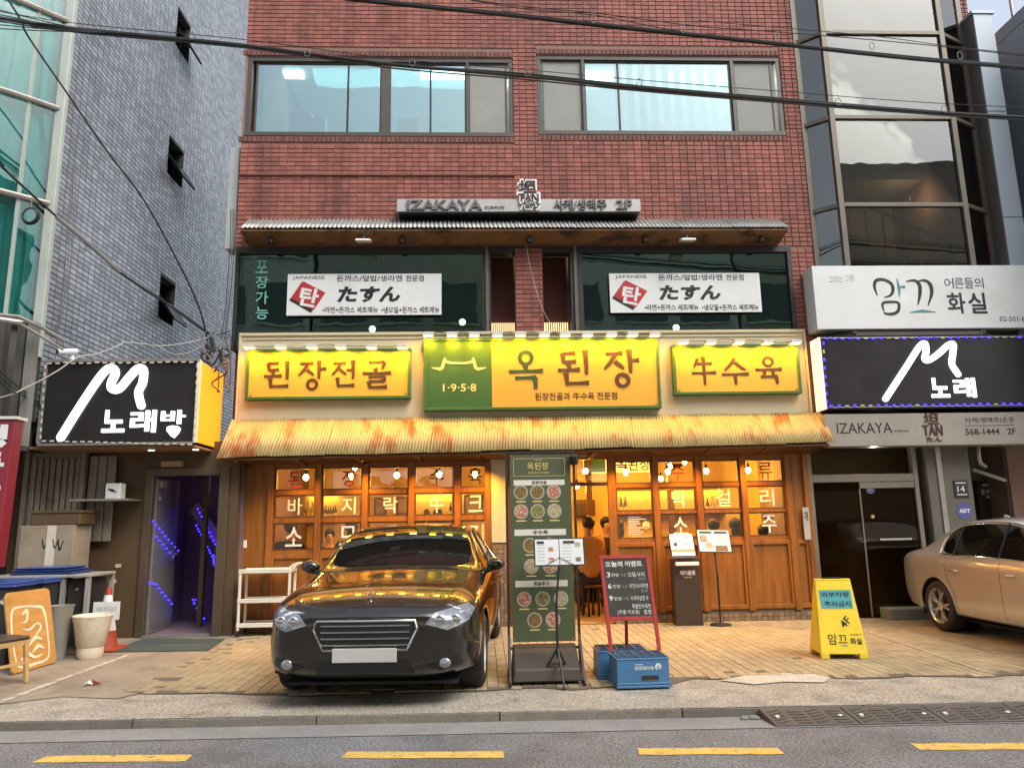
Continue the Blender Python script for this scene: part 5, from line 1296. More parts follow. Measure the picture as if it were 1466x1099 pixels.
for px in (214, 278):
    xx = F(px, 648, -.75)[0]; t = T('soffit_downlight', 'small round white downlight under the left M sign box', 'downlight', (xx, -.75, Z0 - .07), group='downlights over the karaoke door')
    m = MB(); m.lathe([(.05, .0), (.05, -.012), (.045, -.014)], (xx, -.7, Z0 - .06), 14); m.build('rim', M_WMET, t); m = MB(); m.lathe([(.04, -.013), (.04, -.018)], (xx, -.7, Z0 - .06), 14); m.build('lens', em('cool_lens', (1, .93, .8), 5), t)
    lamp('downlight_beam', 'SPOT', (xx, -.7, Z0 - .085), 9, (1, .78, .5), t, spot=RAD(110), blend=.9)
m = MB(); a, b, c, d = RC(232, 660, 262, 668, KY - .06); m.box(a, b, KY - .1, KY - .001, c, d); m.build('wall_box', pm('brown_box', (.3, .2, .1), .6), kar, bevel=.004)
# security camera on the sign box
xx, zz = F(97, 507, YK + .15); t = T('security_camera', 'small white security camera on top of the left M sign box', 'camera', (xx, YK + .15, Z1))
m = MB(); m.lathe([(.09, 0), (.09, .02), (.03, .04), (.03, .09)], (xx + .07, YK + .15, Z1 + .031), 12); m.build('base', M_WHT, t)
m = MB(); m.tube([(xx - .06, YK + .0, zz), (xx + .1, YK + .2, zz + .05)], .045, 10); m.build('housing', M_WHT, t); m = MB(); m.tube([(xx - .065, YK - .006, zz - .002), (xx - .06, YK + .002, zz)], .03, 10); m.build('lens', M_BLK, t)

# ================================================================== service yard left of the door
M_RIB = pm('ribbed_grey_brown_metal', (.24, .21, .165), .6, metal=.2, var=.2, scale=3, col2=(.13, .1, .07), c2lo=.55, c2hi=.7, c2scale=2)
yd = T('ribbed_shed_wall', 'ribbed grey brown metal shed wall behind the bins', 'shed wall', (-5.6, -.3, 0))
def ribbed(px0, px1, y0, y1, Y, n):
    a, b, c, d = RC(px0, y0, px1, y1, Y); m = MB(); w = (b - a) / n
    m.box(a, b, Y + .02, Y + .05, c, d)
    for i in range(n): m.box(a + i * w + w * .12, a + (i + 1) * w - w * .12, Y, Y + .0195, c + .02, d - .02)
    return m
a, b, c, d = RC(35, 648, 108, 860, -.4)
m = MB(); m.box(a - .3, b + .9, -.22, -.1, .006, 2.75); m.build('back_wall', M_BRN, yd)
n = 8; w = (b - a) / n
for i in range(n):
    m = MB(); m.box(a + i * w + .012, a + (i + 1) * w - .012, -.4, -.36, 1.0, d - .08); m.build('rib_panel', M_RIB, yd, bevel=.006)
m = MB(); m.box(a - .06, b + .06, -.36, -.3, .6, d); m.box(a - .08, a - .02, -.42, -.35, .4, d + .02); m.box(b + .01, b + .07, -.43, -.35, .4, d + .02); m.build('frame', M_RIB, yd)
for i in range(3):
    aa = b + .1 + i * .13; m = MB(); m.box(aa, aa + .115, -.36, -.32, 1.35, d - .05); m.build('rib_panel', M_RIB, yd, bevel=.006)
m = MB(); q0 = F(108, 715, -.55); q1 = F(190, 713, -.55); m.box(q0[0], q1[0], -.7, -.26, q0[1] - .03, q0[1]); m.build('shelf', M_ALU, yd, bevel=.004)
# things on the shelf and by the wall
def box_thing(name, label, cat, px, Y, depth, mat, extra=None, tilt=0.0):
    a, b, c, d = RC(*px, Y); t = T(name, label, cat, ((a + b) / 2, Y, c)); m = MB(); m.box(a, b, Y, Y + depth, c, d); m.build('carton' if 'box' in name else 'body', mat, t, bevel=.006)
    if extra: extra(t, a, b, c, d, Y)
    return t
M_CARD = pm('worn_cardboard', (.27, .22, .155), .85, var=.2, scale=4, col2=(.28, .22, .15), c2lo=.55, c2hi=.7)
def ex_print(t, a, b, c, d, Y):
    m = MB(); stroke(m, FACE, [(a + .04, d - .08), (a + .12, d - .1), (a + .08, c + .12), (a + .16, c + .1)], [.02, .02, .02, .01], -Y + .007, -Y + .009); m.build('print', M_BLKL, t)
    m = MB(); m.box(b - .06, b - .02, Y - .004, Y - .0005, c, d); m.build('tape', M_WHT, t)
zz = q0[1]
a_, b_, c_, d_ = RC(152, 690, 173, 711, -.6); t = T('paper_carton', 'small pale paper carton on the metal shelf by the karaoke wall', 'carton', ((a_ + b_) / 2, -.6, zz)); m = MB(); m.box(a_, b_, -.62, -.45, zz + .001, zz + .22); m.build('carton', M_WHT, t, bevel=.004); ex_print(t, a_, b_, zz, zz + .22, -.62)
def ex_scr(t, a, b, c, d, Y):
    m = MB()
    for k in range(4): stroke(m, FACE, [(a + .3 + k * .07, d - .18), (a + .33 + k * .07, d - .3 - .03 * (k % 2)), (a + .37 + k * .07, d - .2)], [.012, .02, .01], -Y + .002, -Y + .003 + k * .0005)
    m.build('scribble', M_BLKL, t)
    m = MB(); m.box((a + b) / 2, (a + b) / 2 + .12, Y - .004, Y - .0005, c, d); m.build('tape', pm('pale_tape', (.55, .5, .38), .5), t)
    m = MB(); m.box(a - .002, b + .002, Y - .003, Y + .1, d - .03, d + .004); m.build('flap', M_CARD, t)
box_thing('cardboard_box', 'large worn cardboard box with scribbled writing behind the bins', 'box', (26, 752, 104, 900, -1.0), -.95, .4, M_CARD, ex_scr) if False else None
a, b, c, d = RC(27, 752, 104, 815, -.95)
t = T('cardboard_box', 'large worn cardboard box with scribbled writing behind the bins', 'box', ((a + b) / 2, -.95, 0.01)); m = MB(); m.box(a, b, -.95, -.5, .01, d); m.build('carton', M_CARD, t, bevel=.006); ex_scr(t, a, b, .01, d, -.95)
a, b, c, d2 = RC(46, 731, 116, 752, -.9)
t = T('crate', 'dark flat crate lying on top of the scribbled cardboard box', 'crate', ((a + b) / 2, -.9, d)); m = MB(); m.box(a, b, -.92, -.5, d + .006, d2); m.build('body', M_BRN, t, bevel=.01); m = MB(); m.box(a - .015, b + .015, -.935, -.485, d2 - .03, d2 + .005); m.build('rim', M_BRN, t, bevel=.004)
m = MB(); a1 = F(108, 745, -.29); 
for (p, q, w, h) in ((111, 745, 10, 6), (165, 807, 8, 5), (160, 829, 6, 5)):
    aa, bb, cc, dd_ = RC(p, q, p + w, q + h, KY - .01); m.box(aa, bb, KY - .012, KY - .001, cc, dd_)
m.build('wall_labels', pm('beige_paper', (.5, .45, .38), .7), kar)
# steel table
tx0, tx1 = F(88, 826, -1.55)[0], F(153, 820, -1.15)[0]
zt3 = F(150, 819, -1.2)[1]
t = T('steel_table', 'pale steel work table with boxed front beside the traffic cone', 'table', (-5.4, -1.3, 0)); TL = tx0 - .9
m = MB(); m.box(TL, tx1, -1.58, -.9, zt3 - .035, zt3); m.build('table_top', pm('pale_steel', (.45, .44, .4), .4, metal=.4, var=.15), t, bevel=.006)
for xx, yy in ((tx0, -1.56), (tx1 - .06, -1.56), (tx1 - .06, -.95), (TL + .05, -1.56)):
    m = MB(); m.box(xx, xx + .05, yy, yy + .05, .01, zt3 - .036); m.build('leg', pm('pale_steel', (.45, .44, .4), .4), t)
m = MB(); m.box(tx0 + .06, tx1 - .07, -1.5, -1.0, .08, zt3 - .06); m.build('cabinet', M_BLK, t, bevel=.01); m = MB(); m.box(tx0 + .2, tx1 - .2, -1.515, -1.501, zt3 - .2, zt3 - .17); m.build('handle', M_ALU, t)
m = MB(); m.box(tx0 + .0, tx1 - .0, -1.585, -1.55, .01, .06); m.build('foot_rail', pm('pale_steel', (.45, .44, .4), .4), t)
# blue trays / lids on the table and the dark bins
M_BLUE = pm('blue_plastic', (.035, .075, .25), .4, var=.15); M_BIN = pm('black_bin_plastic', (.03, .032, .035), .45, var=.2)
t = T('tray_stack', 'stack of blue plastic trays on the pale steel table', 'trays', (-5.4, -1.3, zt3)); xx = F(66, 818, -1.3)[0]
for k in range(3):
    m = MB(); m.hexa([(xx - .32 + .03 * k, -1.5, zt3 + .002 + k * .03), (xx + .42 - .05 * k, -1.5, zt3 + .002 + k * .03), (xx + .42 - .05 * k, -1.0, zt3 + .002 + k * .03), (xx - .32 + .03 * k, -1.0, zt3 + .002 + k * .03), (xx - .35 + .03 * k, -1.53, zt3 + .028 + k * .03), (xx + .45 - .05 * k, -1.53, zt3 + .028 + k * .03), (xx + .45 - .05 * k, -.97, zt3 + .028 + k * .03), (xx - .35 + .03 * k, -.97, zt3 + .028 + k * .03)]); m.build('tray', M_BLUE, t, bevel=.006)
def waste_bin(px, py, lab, Y, wpx):
    X_, Z_ = F(px, py, Y); h = Z_; w = wpx / 1060 * (Y + 11.42) / 2
    t = T('waste_bin', lab, 'bin', (X_, Y + w, 0)); m = MB()
    m.hexa([(X_ - w * .85, Y + .04, .01), (X_ + w * .85, Y + .04, .01), (X_ + w * .85, Y + 2 * w - .04, .01), (X_ - w * .85, Y + 2 * w - .04, .01), (X_ - w, Y, h - .06), (X_ + w, Y, h - .06), (X_ + w, Y + 2 * w, h - .06), (X_ - w, Y + 2 * w, h - .06)]); m.build('body', M_BIN, t, bevel=.015)
    m = MB(); m.box(X_ - w - .03, X_ + w + .03, Y - .03, Y + 2 * w + .03, h - .058, h - .025); m.box(X_ - w - .02, X_ + w + .02, Y - .02, Y + 2 * w + .02, h - .024, h); m.build('lid', M_BLUE, t, bevel=.01)
    m = MB(); letters(m, '음식물', FR((0, Y - .001 + .02, 0)), X_ + w * .1, h - .24, X_ + w * .7, h - .19, .012, .02, .03); m.build('lettering', M_WHT, t)
waste_bin(30, 829, 'black waste bin with blue lid beside the steel table', -1.9, 62); waste_bin(-6, 834, 'black waste bin with blue lid behind the wooden chair', -2.55, 48)
# ================================================================== things standing on the forecourt
M_PGREEN = pm('olive_green_print', (.075, .095, .045), .55, var=.08, scale=2)
M_PALE = pm('pale_print', (.70, .68, .58), .5, var=.05)
# tall menu stand
BYY = -3.82
t = T('menu_banner_stand', 'tall dark green menu stand in a black frame with printed dishes', 'menu stand', (.58, BYY, 0))
a, b, c, d = RC(732, 650, 820, 918, BYY)
m = MB(); m.box(a, b, BYY, BYY + .012, c, d); pan = m.build('panel', M_PGREEN, t)
m = MB(); e = .024
m.box(a - .05, a - .05 + e, BYY - .01, BYY + .02, .01, d + .03); m.box(b + .026, b + .05, BYY - .01, BYY + .02, .01, d + .03)
m.box(a - .026, b + .026, BYY - .009, BYY + .019, c - .07, c - .045); m.box(a - .026, b + .026, BYY - .009, BYY + .019, d + .008, d + .03)
for xx in (a - .05, b + .026): m.box(xx, xx + e, BYY - .34, BYY + .3, .01, .035); m.bar((xx + .012, BYY - .30, .035), (xx + .012, BYY, .42), e, e * .8)
m.build('frame', M_BLK, t, bevel=.003)
m = MB(); m.hexa([(a - .02, BYY - .30, .04), (b + .02, BYY - .30, .04), (b + .02, BYY + .2, .04), (a - .02, BYY + .2, .04), (a + .0, BYY - .27, .15), (b - .0, BYY - .27, .15), (b, BYY + .05, .34), (a, BYY + .05, .34)]); m.build('weight_box', pm('dark_brown_vinyl', (.055, .04, .03), .55, var=.2), t, bevel=.012)
for (uu, vv) in ((a + .02, c + .02), (b - .02, c + .02), (a + .02, d - .02), (b - .02, d - .02)):
    m = MB(); m.disc(FACE, uu, vv, .008, -BYY, -BYY + .006, n=10); m.build('eyelet', M_ALU, pan)
sx_p = lambda px: a + (px - 732) / (820 - 732) * (b - a)
sz_p = lambda py: d - (py - 650) / (918 - 650) * (d - c)
W0 = -BYY + .001
def PT_(txt, x0, y0, x1, y1, mat, bold=0.0, name='lettering'):
    m = MB(); letters(m, txt, FACE, sx_p(x0), sz_p(y1), sx_p(x1), sz_p(y0), W0 + .001, W0 + .002, bold); return m.build(name, mat, pan)
m = MB()
for (x0, y0, x1, y1) in ((737, 656, 812, 656.5), (737, 682, 812, 682.5), (737, 656, 737.5, 682), (811.5, 656, 812, 682)): m.fbox(FACE, sx_p(x0), sx_p(x1), sz_p(y1), sz_p(y0), W0, W0 + .001)
m.build('border_line', M_CREAML, pan)
PT_('옥된장', 757, 662, 788, 673, M_CREAML, .0); PT_('된장전골과 우수육 전문점', 758, 676, 788, 679, M_CREAML); PT_('1·9·5·8', 767, 657.5, 779, 659.5, M_CREAML)
for (y0, y1, tx) in ((688, 696, '된장전골'), (760, 769, '우수육'), (833, 842, '회음추가')):
    m = MB(); m.fbox(FACE, sx_p(737), sx_p(811), sz_p(y1), sz_p(y0), W0, W0 + .001); m.build('heading_strip', M_PALE, pan)
    PT_(tx, 763, y0 + 1.5, 785, y1 - 1.5, M_BLKL, .03)
M_PLATE = pm('printed_plate', (.42, .38, .30), .5, var=.1)
foods = [pm('food_stew', (.26, .13, .05), .6, var=.6, scale=60, col2=(.08, .12, .02), c2lo=.5, c2hi=.55, c2scale=55), pm('food_greens', (.14, .17, .04), .6, var=.6, scale=60, col2=(.4, .3, .12), c2lo=.5, c2hi=.55, c2scale=50), pm('food_meat', (.42, .13, .07), .6, var=.5, scale=50, col2=(.6, .5, .4), c2lo=.52, c2hi=.56, c2scale=60), pm('food_noodle', (.45, .36, .22), .6, var=.5, scale=60, col2=(.1, .15, .03), c2lo=.55, c2hi=.6, c2scale=50)]
for i, (px, py, f) in enumerate([(747, 706, 0), (771, 706, 0), (795, 706, 2), (747, 734, 2), (771, 734, 1), (795, 734, 3), (759, 783, 0), (786, 783, 2), (760, 813, 3), (787, 813, 2), (749, 859, 2), (775, 859, 1), (801, 859, 3), (763, 888, 0), (789, 888, 2)]):
    r_ = .074
    m = MB(); m.disc(FACE, sx_p(px), sz_p(py), r_, W0, W0 + .001, n=22); ds = m.build('printed_dish', M_PLATE, pan)
    m = MB(); m.disc(FACE, sx_p(px), sz_p(py), r_ * .82, W0 + .001, W0 + .0018, n=20); m.build('printed_food', foods[f], ds)
    m = MB(); m.fbox(FACE, sx_p(px - 7), sx_p(px + 7), sz_p(py + 14.5), sz_p(py + 12.8), W0, W0 + .001); m.build('caption', M_CREAML, ds)
m = MB(); m.tube([(b + .03, BYY - .06, d - .02), (b + .04, BYY - .02, d - .1)], .045, 10); m.build('clamp_lamp', M_BLK, t)

# two page menu on a folding music stand
X_, Y_ = .69, -4.1
t = T('menu_holder', 'open two page menu on a black folding tripod stand', 'menu stand', (X_, Y_, 0))
a, b, c, d = RC(765, 769, 838, 810, Y_ - .05)
fr = FR(((a + b) / 2, Y_ - .02, c), (1, 0, 0), (0, .22, 1)); w_ = (b - a) / 2; h_ = (d - c)
m = MB(); m.fbox(fr, -w_, w_, 0, h_, -.012, 0); bk = m.build('backing', M_BLK, t)
m = MB(); m.fbox(fr, -w_ + .012, -.004, .012, h_ - .012, .001, .003); m.build('page', M_WHT, bk); m = MB(); m.fbox(fr, .004, w_ - .012, .012, h_ - .012, .001, .003); m.build('page', M_WHT, bk)
m = MB(); m.fbox(fr, -w_ + .03, -w_ + .1, h_ - .055, h_ - .03, .004, .005); m.fbox(fr, .04, .15, h_ - .055, h_ - .03, .004, .005); m.build('printed_heading', M_BLKL, bk)
m = MB()
for k in range(6): m.fbox(fr, -w_ + .03, -w_ + .1, .05 + k * .03, .056 + k * .03, .004, .005); m.fbox(fr, .03, .12, .05 + k * .03, .056 + k * .03, .004, .005)
m.build('printed_lines', pm('faint_print', (.4, .38, .36), .6), bk)
for (uu, vv, f) in ((-.08, .16, 2), (-.08, .06, 2), (.18, .2, 3), (.18, .06, 0)):
    m = MB(); m.fbox(fr, uu - .025, uu + .025, vv - .02, vv + .02, .004, .005); m.build('printed_dish', foods[f], bk)
m = MB(); m.tube([fr.p(-.13, .01, .008), fr.p(0, .08, .012), fr.p(.13, .01, .008)], .003, 5); m.build('page_wire', M_BLK, t)
m = MB(); m.tube([(X_, Y_, .25), (X_, Y_, .75)], .014, 8); m.tube([(X_, Y_, .75), fr.p(0, .05, -.02)], .010, 8); m.build('pole', M_BLK, t)
for k in range(3):
    an = RAD(-80 + 120 * k); m = MB(); m.tube([(X_, Y_, .34), (X_ + .2 * math.cos(an), Y_ + .2 * math.sin(an), .018)], .011, 8); lg = m.build('leg', M_BLK, t)
    m = MB(); m.tube([(X_ + .19 * math.cos(an), Y_ + .19 * math.sin(an), .03), (X_ + .204 * math.cos(an), Y_ + .204 * math.sin(an), .012)], .016, 8); m.build('rubber_foot', M_BLK, lg)
    m = MB(); m.bar((X_, Y_, .2), (X_ + .11 * math.cos(an), Y_ + .11 * math.sin(an), .18), .012, .004); m.build('brace', M_BLK, t)

# blue beer crates
M_CRATE = pm('blue_crate_plastic', (.055, .17, .33), .45, var=.12, scale=4)
def crate(cx_, cy_, rz, lab, text=True):
    t = T('plastic_crate', lab, 'crate', (cx_, cy_, .012), rz); W_, D_, H_ = .48, .36, .27
    m = MB(); th = .012
    m.box(-W_ / 2, W_ / 2, -D_ / 2, -D_ / 2 + th, .0, H_ - .03); m.box(-W_ / 2, W_ / 2, D_ / 2 - th, D_ / 2, 0, H_ - .03)
    m.box(-W_ / 2, -W_ / 2 + th, -D_ / 2 + th + .001, D_ / 2 - th - .001, 0, H_ - .03); m.box(W_ / 2 - th, W_ / 2, -D_ / 2 + th + .001, D_ / 2 - th - .001, 0, H_ - .03); m.build('wall', M_CRATE, t, local=True)
    m = MB(); m.box(-W_ / 2 - .012, W_ / 2 + .012, -D_ / 2 - .012, D_ / 2 + .012, .0, .022); m.box(-W_ / 2 - .008, W_ / 2 + .008, -D_ / 2 - .008, D_ / 2 + .008, .026, .045); m.build('base_rim', M_CRATE, t, local=True, bevel=.004)
    m = MB(); m.box(-W_ / 2 - .004, W_ / 2 + .004, -D_ / 2 - .004, D_ / 2 + .004, H_ - .029, H_ - .014); m.build('top_rim', M_CRATE, t, local=True, bevel=.004)
    lat = MB()
    for i in range(6): lat.box(-W_ / 2 + .02 + i * .088, -W_ / 2 + .03 + i * .088, -D_ / 2 + .01, D_ / 2 - .01, H_ - .013, H_)
    for j in range(5): lat.box(-W_ / 2 + .01, W_ / 2 - .01, -D_ / 2 + .02 + j * .078, -D_ / 2 + .03 + j * .078, H_ - .0135, H_ - .001)
    lat.build('lattice_top', pm('dark_blue_crate', (.04, .10, .17), .5, var=.15), t, local=True)
    ff = FR((0, -D_ / 2, 0))
    m = MB(); m.fbox(ff, -.02, .14, .065, .105, .0005, .002); m.build('hand_hole', M_BLK, t, local=True)
    m = MB(); m.fbox(ff, -.022, .142, .105, .11, .0005, .005); m.fbox(ff, -.022, .142, .06, .065, .0005, .005); m.build('hole_lip', M_CRATE, t, local=True)
    if text:
        m = MB(); letters(m, '하이트진로', ff, -.08, .155, .1, .19, .001, .002, .03, rot=math.pi); m.build('lettering', M_WHT, t, local=True)
        m = MB(); stroke(m, ff, [(.13, .15), (.118, .175), (.135, .2), (.16, .19), (.165, .165)], [.004, .016, .024, .016, .004], .001, .0024); stroke(m, ff, [(.135, .17), (.15, .175), (.155, .155)], [.004, .014, .004], .001, .0028); m.build('swirl_emblem', M_WHT, t, local=True)
        m = MB(); m.fbox(ff, -.08, .0, .2, .206, .001, .002); m.build('printed_line', M_WHT, t, local=True)
    return t
gx1, gy1 = G(889, 988); gx2, gy2 = G(954, 985)
crate((gx1 + gx2) / 2, (gy1 + gy2) / 2 + .19, RAD(2), 'blue plastic crate with upside down white lettering under the red chalkboard')
crate((gx1 + gx2) / 2 - .1, (gy1 + gy2) / 2 + .19 + .42, RAD(-1), 'blue plastic crate behind the lettered crate under the red chalkboard', False)
# red framed chalkboard standing on the crates
M_REDW = pm('red_painted_wood', (.36, .035, .03), .45, var=.15, scale=5)
M_CHALK = pm('chalkboard_black', (.03, .028, .022), .6, var=.3, scale=6)
M_CHK = pm('white_chalk', (.68, .68, .64), .9, var=.2, scale=30); M_CHKY = pm('dim_chalk', (.3, .29, .27), .9, var=.2)
ey = (gy1 + gy2) / 2 + .30; ez = .285
exl, exr = F(876, 930, ey)[0], F(949, 930, ey)[0]
t = T('chalkboard_easel', 'red framed chalkboard easel standing on two blue crates', 'chalkboard', ((exl + exr) / 2, ey, ez))
ztp = F(904, 794, ey + .2)[1]
fr = FR(((exl + exr) / 2 - .02, ey, ez), (1, .03, 0), (-.045, .20, 1)); Hh = (ztp - ez) / fr.v.z; hw = (F(938, 800, ey + .18)[0] - F(868, 800, ey + .18)[0]) / 2 * 1.02
vb = Hh * .31
m = MB(); fw = .036
m.fbox(fr, -hw, -hw + fw, 0, Hh, -.012, .012); m.fbox(fr, hw - fw, hw, 0, Hh, -.012, .012); m.fbox(fr, -hw + fw, hw - fw, Hh - fw, Hh, -.011, .012); m.fbox(fr, -hw + fw, hw - fw, vb, vb + fw, -.011, .012); m.build('red_frame', M_REDW, t, bevel=.003)
m = MB(); m.fbox(fr, -hw + fw, hw - fw, vb + fw, Hh - fw, -.006, .004); cb_ = m.build('board', M_CHALK, t)
m = MB(); m.bar(fr.p(0, Hh * .8, -.02), (fr.p(0, 0, 0).x - .02, ey + .34, ez), .03, .02); m.build('rear_leg', M_REDW, t)
bw, bh = hw - fw, Hh - fw - vb - fw; v0_ = vb + fw
def CK(txt, u0, v0, u1, v1, mat=M_CHK, bold=.0, skew=.0):
    m = MB(); letters(m, txt, fr, u0 * bw, v0_ + v0 * bh, u1 * bw, v0_ + v1 * bh, .005, .006, bold, skew=skew); m.build('chalk_lettering', mat, cb_)
CK('오늘의', -.92, .86, -.12, .96, M_CHK, .02); CK('이벤트', .0, .86, .8, .96, M_CHK, .02)
CK('3', -.9, .68, -.74, .77, M_CHK, .02); CK('만원', -.68, .69, -.35, .75); CK('이상', -.28, .69, 0, .74, M_CHKY); CK('모둠사리', .08, .68, .85, .76); CK('증정', .55, .62, .85, .66, M_CHKY)
CK('6', -.9, .48, -.74, .57, M_CHK, .02); CK('만원', -.68, .49, -.35, .55); CK('이상', -.28, .49, 0, .54, M_CHKY); CK('우전사시미전', .08, .48, .95, .56); CK('증정', .6, .41, .9, .46, M_CHKY)
CK('9', -.9, .27, -.74, .36, M_CHK, .02); CK('만원', -.68, .28, -.35, .34); CK('이상', -.28, .28, 0, .33, M_CHKY); CK('수육우삼겹 수', .08, .27, .9, .35)
CK('특별한수육전', .1, .13, .95, .21); CK('(주중', -.6, .03, -.2, .11); CK('미포함)', -.12, .03, .4, .11); CK('증정', .6, .03, .95, .11)

# waiting list kiosk
KYY = -.3
a, b, c, d = RC(966, 800, 1003, 896, KYY - .12); b = a + .40
t = T('queue_kiosk', 'slim dark brown waiting list kiosk with a tilted tablet', 'kiosk', ((a + b) / 2, KYY, 0))
M_KIO = pm('dark_brown_laminate', (.05, .03, .018), .45, var=.1)
m = MB(); m.box(a, b, KYY - .1, KYY + .1, .014, d); m.build('body', M_KIO, t, bevel=.006)
fr2 = FR((a - .02, KYY - .17, d + .0), (1, 0, 0), (0, .45, 1))
m = MB(); m.fbox(fr2, 0, .36, .02, .40, -.02, 0); sc_ = m.build('tablet', M_BLK, t, bevel=.004)
m = MB(); m.fbox(fr2, .012, .348, .06, .39, .001, .003); m.build('screen', em('lit_screen_white', (1, .93, .82), .55), sc_)
m = MB(); m.fbox(fr2, .012, .348, .11, .16, .0035, .0045); m.build('orange_stripe', em('lit_screen_orange', (1, .2, .03), .55), sc_)
m = MB(); m.fbox(fr2, .06, .3, .33, .345, .0035, .0045); m.fbox(fr2, .05, .11, .2, .26, .0035, .0045); m.fbox(fr2, .22, .25, .22, .24, .0035, .0045); m.build('screen_print', M_BLKL, sc_)
m = MB(); m.fbox(FR((a, KYY - .175, d - .09), (1, 0, 0), (0, .3, 1)), .02, .36, 0, .05, 0, .03); m.build('receipt_tray', M_WMET, t)
m = MB(); letters(m, '테이블링', FR((0, KYY - .1, 0)), a + .1, .72, b - .08, .79, .001, .002, .04); m.build('lettering', M_PALE, t)
m = MB(); letters(m, 'TABLING', FR((0, KYY - .1, 0)), a + .15, .68, b - .13, .70, .001, .002, .0); m.build('lettering', M_CREAML, t)
# second menu stand with round base
X_, Y_ = G(1032, 893); Y_ = -.42
X_ = F(1031, 880, Y_)[0]
t = T('menu_holder', 'slanted menu board on a thin black pole with a round base', 'menu stand', (X_, Y_, 0))
m = MB(); m.lathe([(.15, .012), (.15, .03), (.13, .04), (.02, .05), (.012, .07)], (X_, Y_, 0), 24); m.build('base', M_BLK, t)
zc = F(1029, 790, Y_)[1]; m = MB(); m.tube([(X_, Y_, .05), (X_, Y_, .7)], .016, 10); m.tube([(X_, Y_, .7), (X_ - .02, Y_, zc)], .011, 10); m.build('pole', M_BLK, t)
fr3 = FR((X_ - .02, Y_ - .04, zc), (1, -.0, -.03), (0, .3, 1)); m = MB(); m.fbox(fr3, -.24, .25, 0, .34, -.012, 0); bd = m.build('board', M_BLK, t, bevel=.003)
m = MB(); m.fbox(fr3, -.228, .238, .012, .328, .001, .003); m.build('page', M_WHT, bd)
m = MB(); m.fbox(fr3, -.2, -.02, .28, .31, .004, .005); m.fbox(fr3, .02, .21, .28, .31, .004, .005); m.build('printed_heading', M_BLKL, bd)
for (uu, vv, ww, hh, f) in ((-.15, .2, .1, .05, 2), (-.08, .1, .1, .04, 3), (.1, .06, .18, .04, 0)):
    m = MB(); m.fbox(fr3, uu - ww / 2, uu + ww / 2, vv - hh, vv + hh, .004, .005); m.build('printed_dish', foods[f], bd)
m = MB()
for k in range(5): m.fbox(fr3, .03, .19, .14 + k * .025, .146 + k * .025, .004, .005)
m.build('printed_lines', pm('faint_print', (.4, .38, .36), .6), bd)

# yellow parking sign
M_YPL = pm('yellow_plastic', (.78, .58, .035), .45, var=.1, scale=5, col2=(.55, .4, .05), c2lo=.6, c2hi=.75, c2scale=4)
p1 = G(1184, 946); p2 = G(1243, 944)
rz = RAD(-7); Wb = .245; cxx, cyy = (p1[0] + p2[0]) / 2, (p1[1] + p2[1]) / 2
t = T('floor_sign', 'yellow A-frame no parking sign with teal label on the forecourt', 'floor sign', (cxx, cyy + .2, .014), rz)
Hs, Db, Wt, Dt = .80, .2, .19, .035
m = MB()
def quadp(z, w, y): return [(-w, y, z), (w, y, z)]
for s_ in (-1, 1):   # front and back panel
    y0_, y1_ = s_ * Db, s_ * Dt; o_ = s_ * -.012
    m.hexa([(-Wb, y0_ + (o_ if s_ < 0 else 0) * 0, .05), (Wb, y0_, .05), (Wb, y0_ + o_, .05), (-Wb, y0_ + o_, .05), (-Wt, y1_, Hs), (Wt, y1_, Hs), (Wt, y1_ + o_, Hs), (-Wt, y1_ + o_, Hs)] if s_ > 0 else
           [(-Wb, y0_, .05), (Wb, y0_, .05), (Wb, y0_ + .012, .05), (-Wb, y0_ + .012, .05), (-Wt, y1_, Hs), (Wt, y1_, Hs), (Wt, y1_ + .012, Hs), (-Wt, y1_ + .012, Hs)])
for s_ in (-1, 1):
    xb, xt = s_ * Wb, s_ * Wt; i_ = -s_ * .01
    m.hexa([(min(xb, xb + i_), -Db + .013, .05), (max(xb, xb + i_), -Db + .013, .05), (max(xb, xb + i_), Db - .013, .05), (min(xb, xb + i_), Db - .013, .05), (min(xt, xt + i_), -Dt + .013, Hs - .001), (max(xt, xt + i_), -Dt + .013, Hs - .001), (max(xt, xt + i_), Dt - .013, Hs - .001), (min(xt, xt + i_), Dt - .013, Hs - .001)])
for sx in (-1, 1):
    for sy in (-1, 1): m.box(sx * Wb - .09 * (sx > 0) - .0, sx * Wb + .09 * (sx < 0), sy * Db - .0 - .05 * (sy > 0), sy * Db + .05 * (sy < 0), 0, .051)
m.box(-Wt, Wt, -Dt, Dt, Hs + .0005, Hs + .02)
m.build('body', M_YPL, t, local=True, bevel=.006)
sl = Vector((0, Db - Dt, Hs - .05)); ffy = FR((0, -Db - .001, .05), (1, 0, 0), (0, Db - Dt, Hs - .05))
def YT(txt, u0, v0, u1, v1, mat, bold=.0, rot=0.0, name='lettering', w=.002):
    m = MB(); letters(m, txt, ffy, u0, v0, u1, v1, w, w + .001, bold, rot=rot); m.build(name, mat, t, local=True)
m = MB(); m.fbox(ffy, -.17, .17, .47, .67, .0005, .0018); m.build('teal_label', pm('teal_label', (.07, .33, .38), .5, var=.05), t, local=True)
YT('외부차량', -.15, .59, .15, .65, M_BLKL, .02, w=.0025); YT('주차금지', -.13, .49, .15, .55, M_BLKL, .02, w=.0025); YT('4F', .0, .29, .12, .37, M_BLKL, .012, rot=RAD(45))
YT('암끄', -.15, .10, .05, .21, M_BLKL, .0); YT('화실', .08, .1, .2, .165, M_BLKL, .015); YT('어른들의', .08, .19, .2, .21, M_BLKL)
m = MB(); m.fbox(ffy, -.02, .05, .085, .092, .0015, .0025); m.build('teal_underline', M_TEALP, t, local=True)
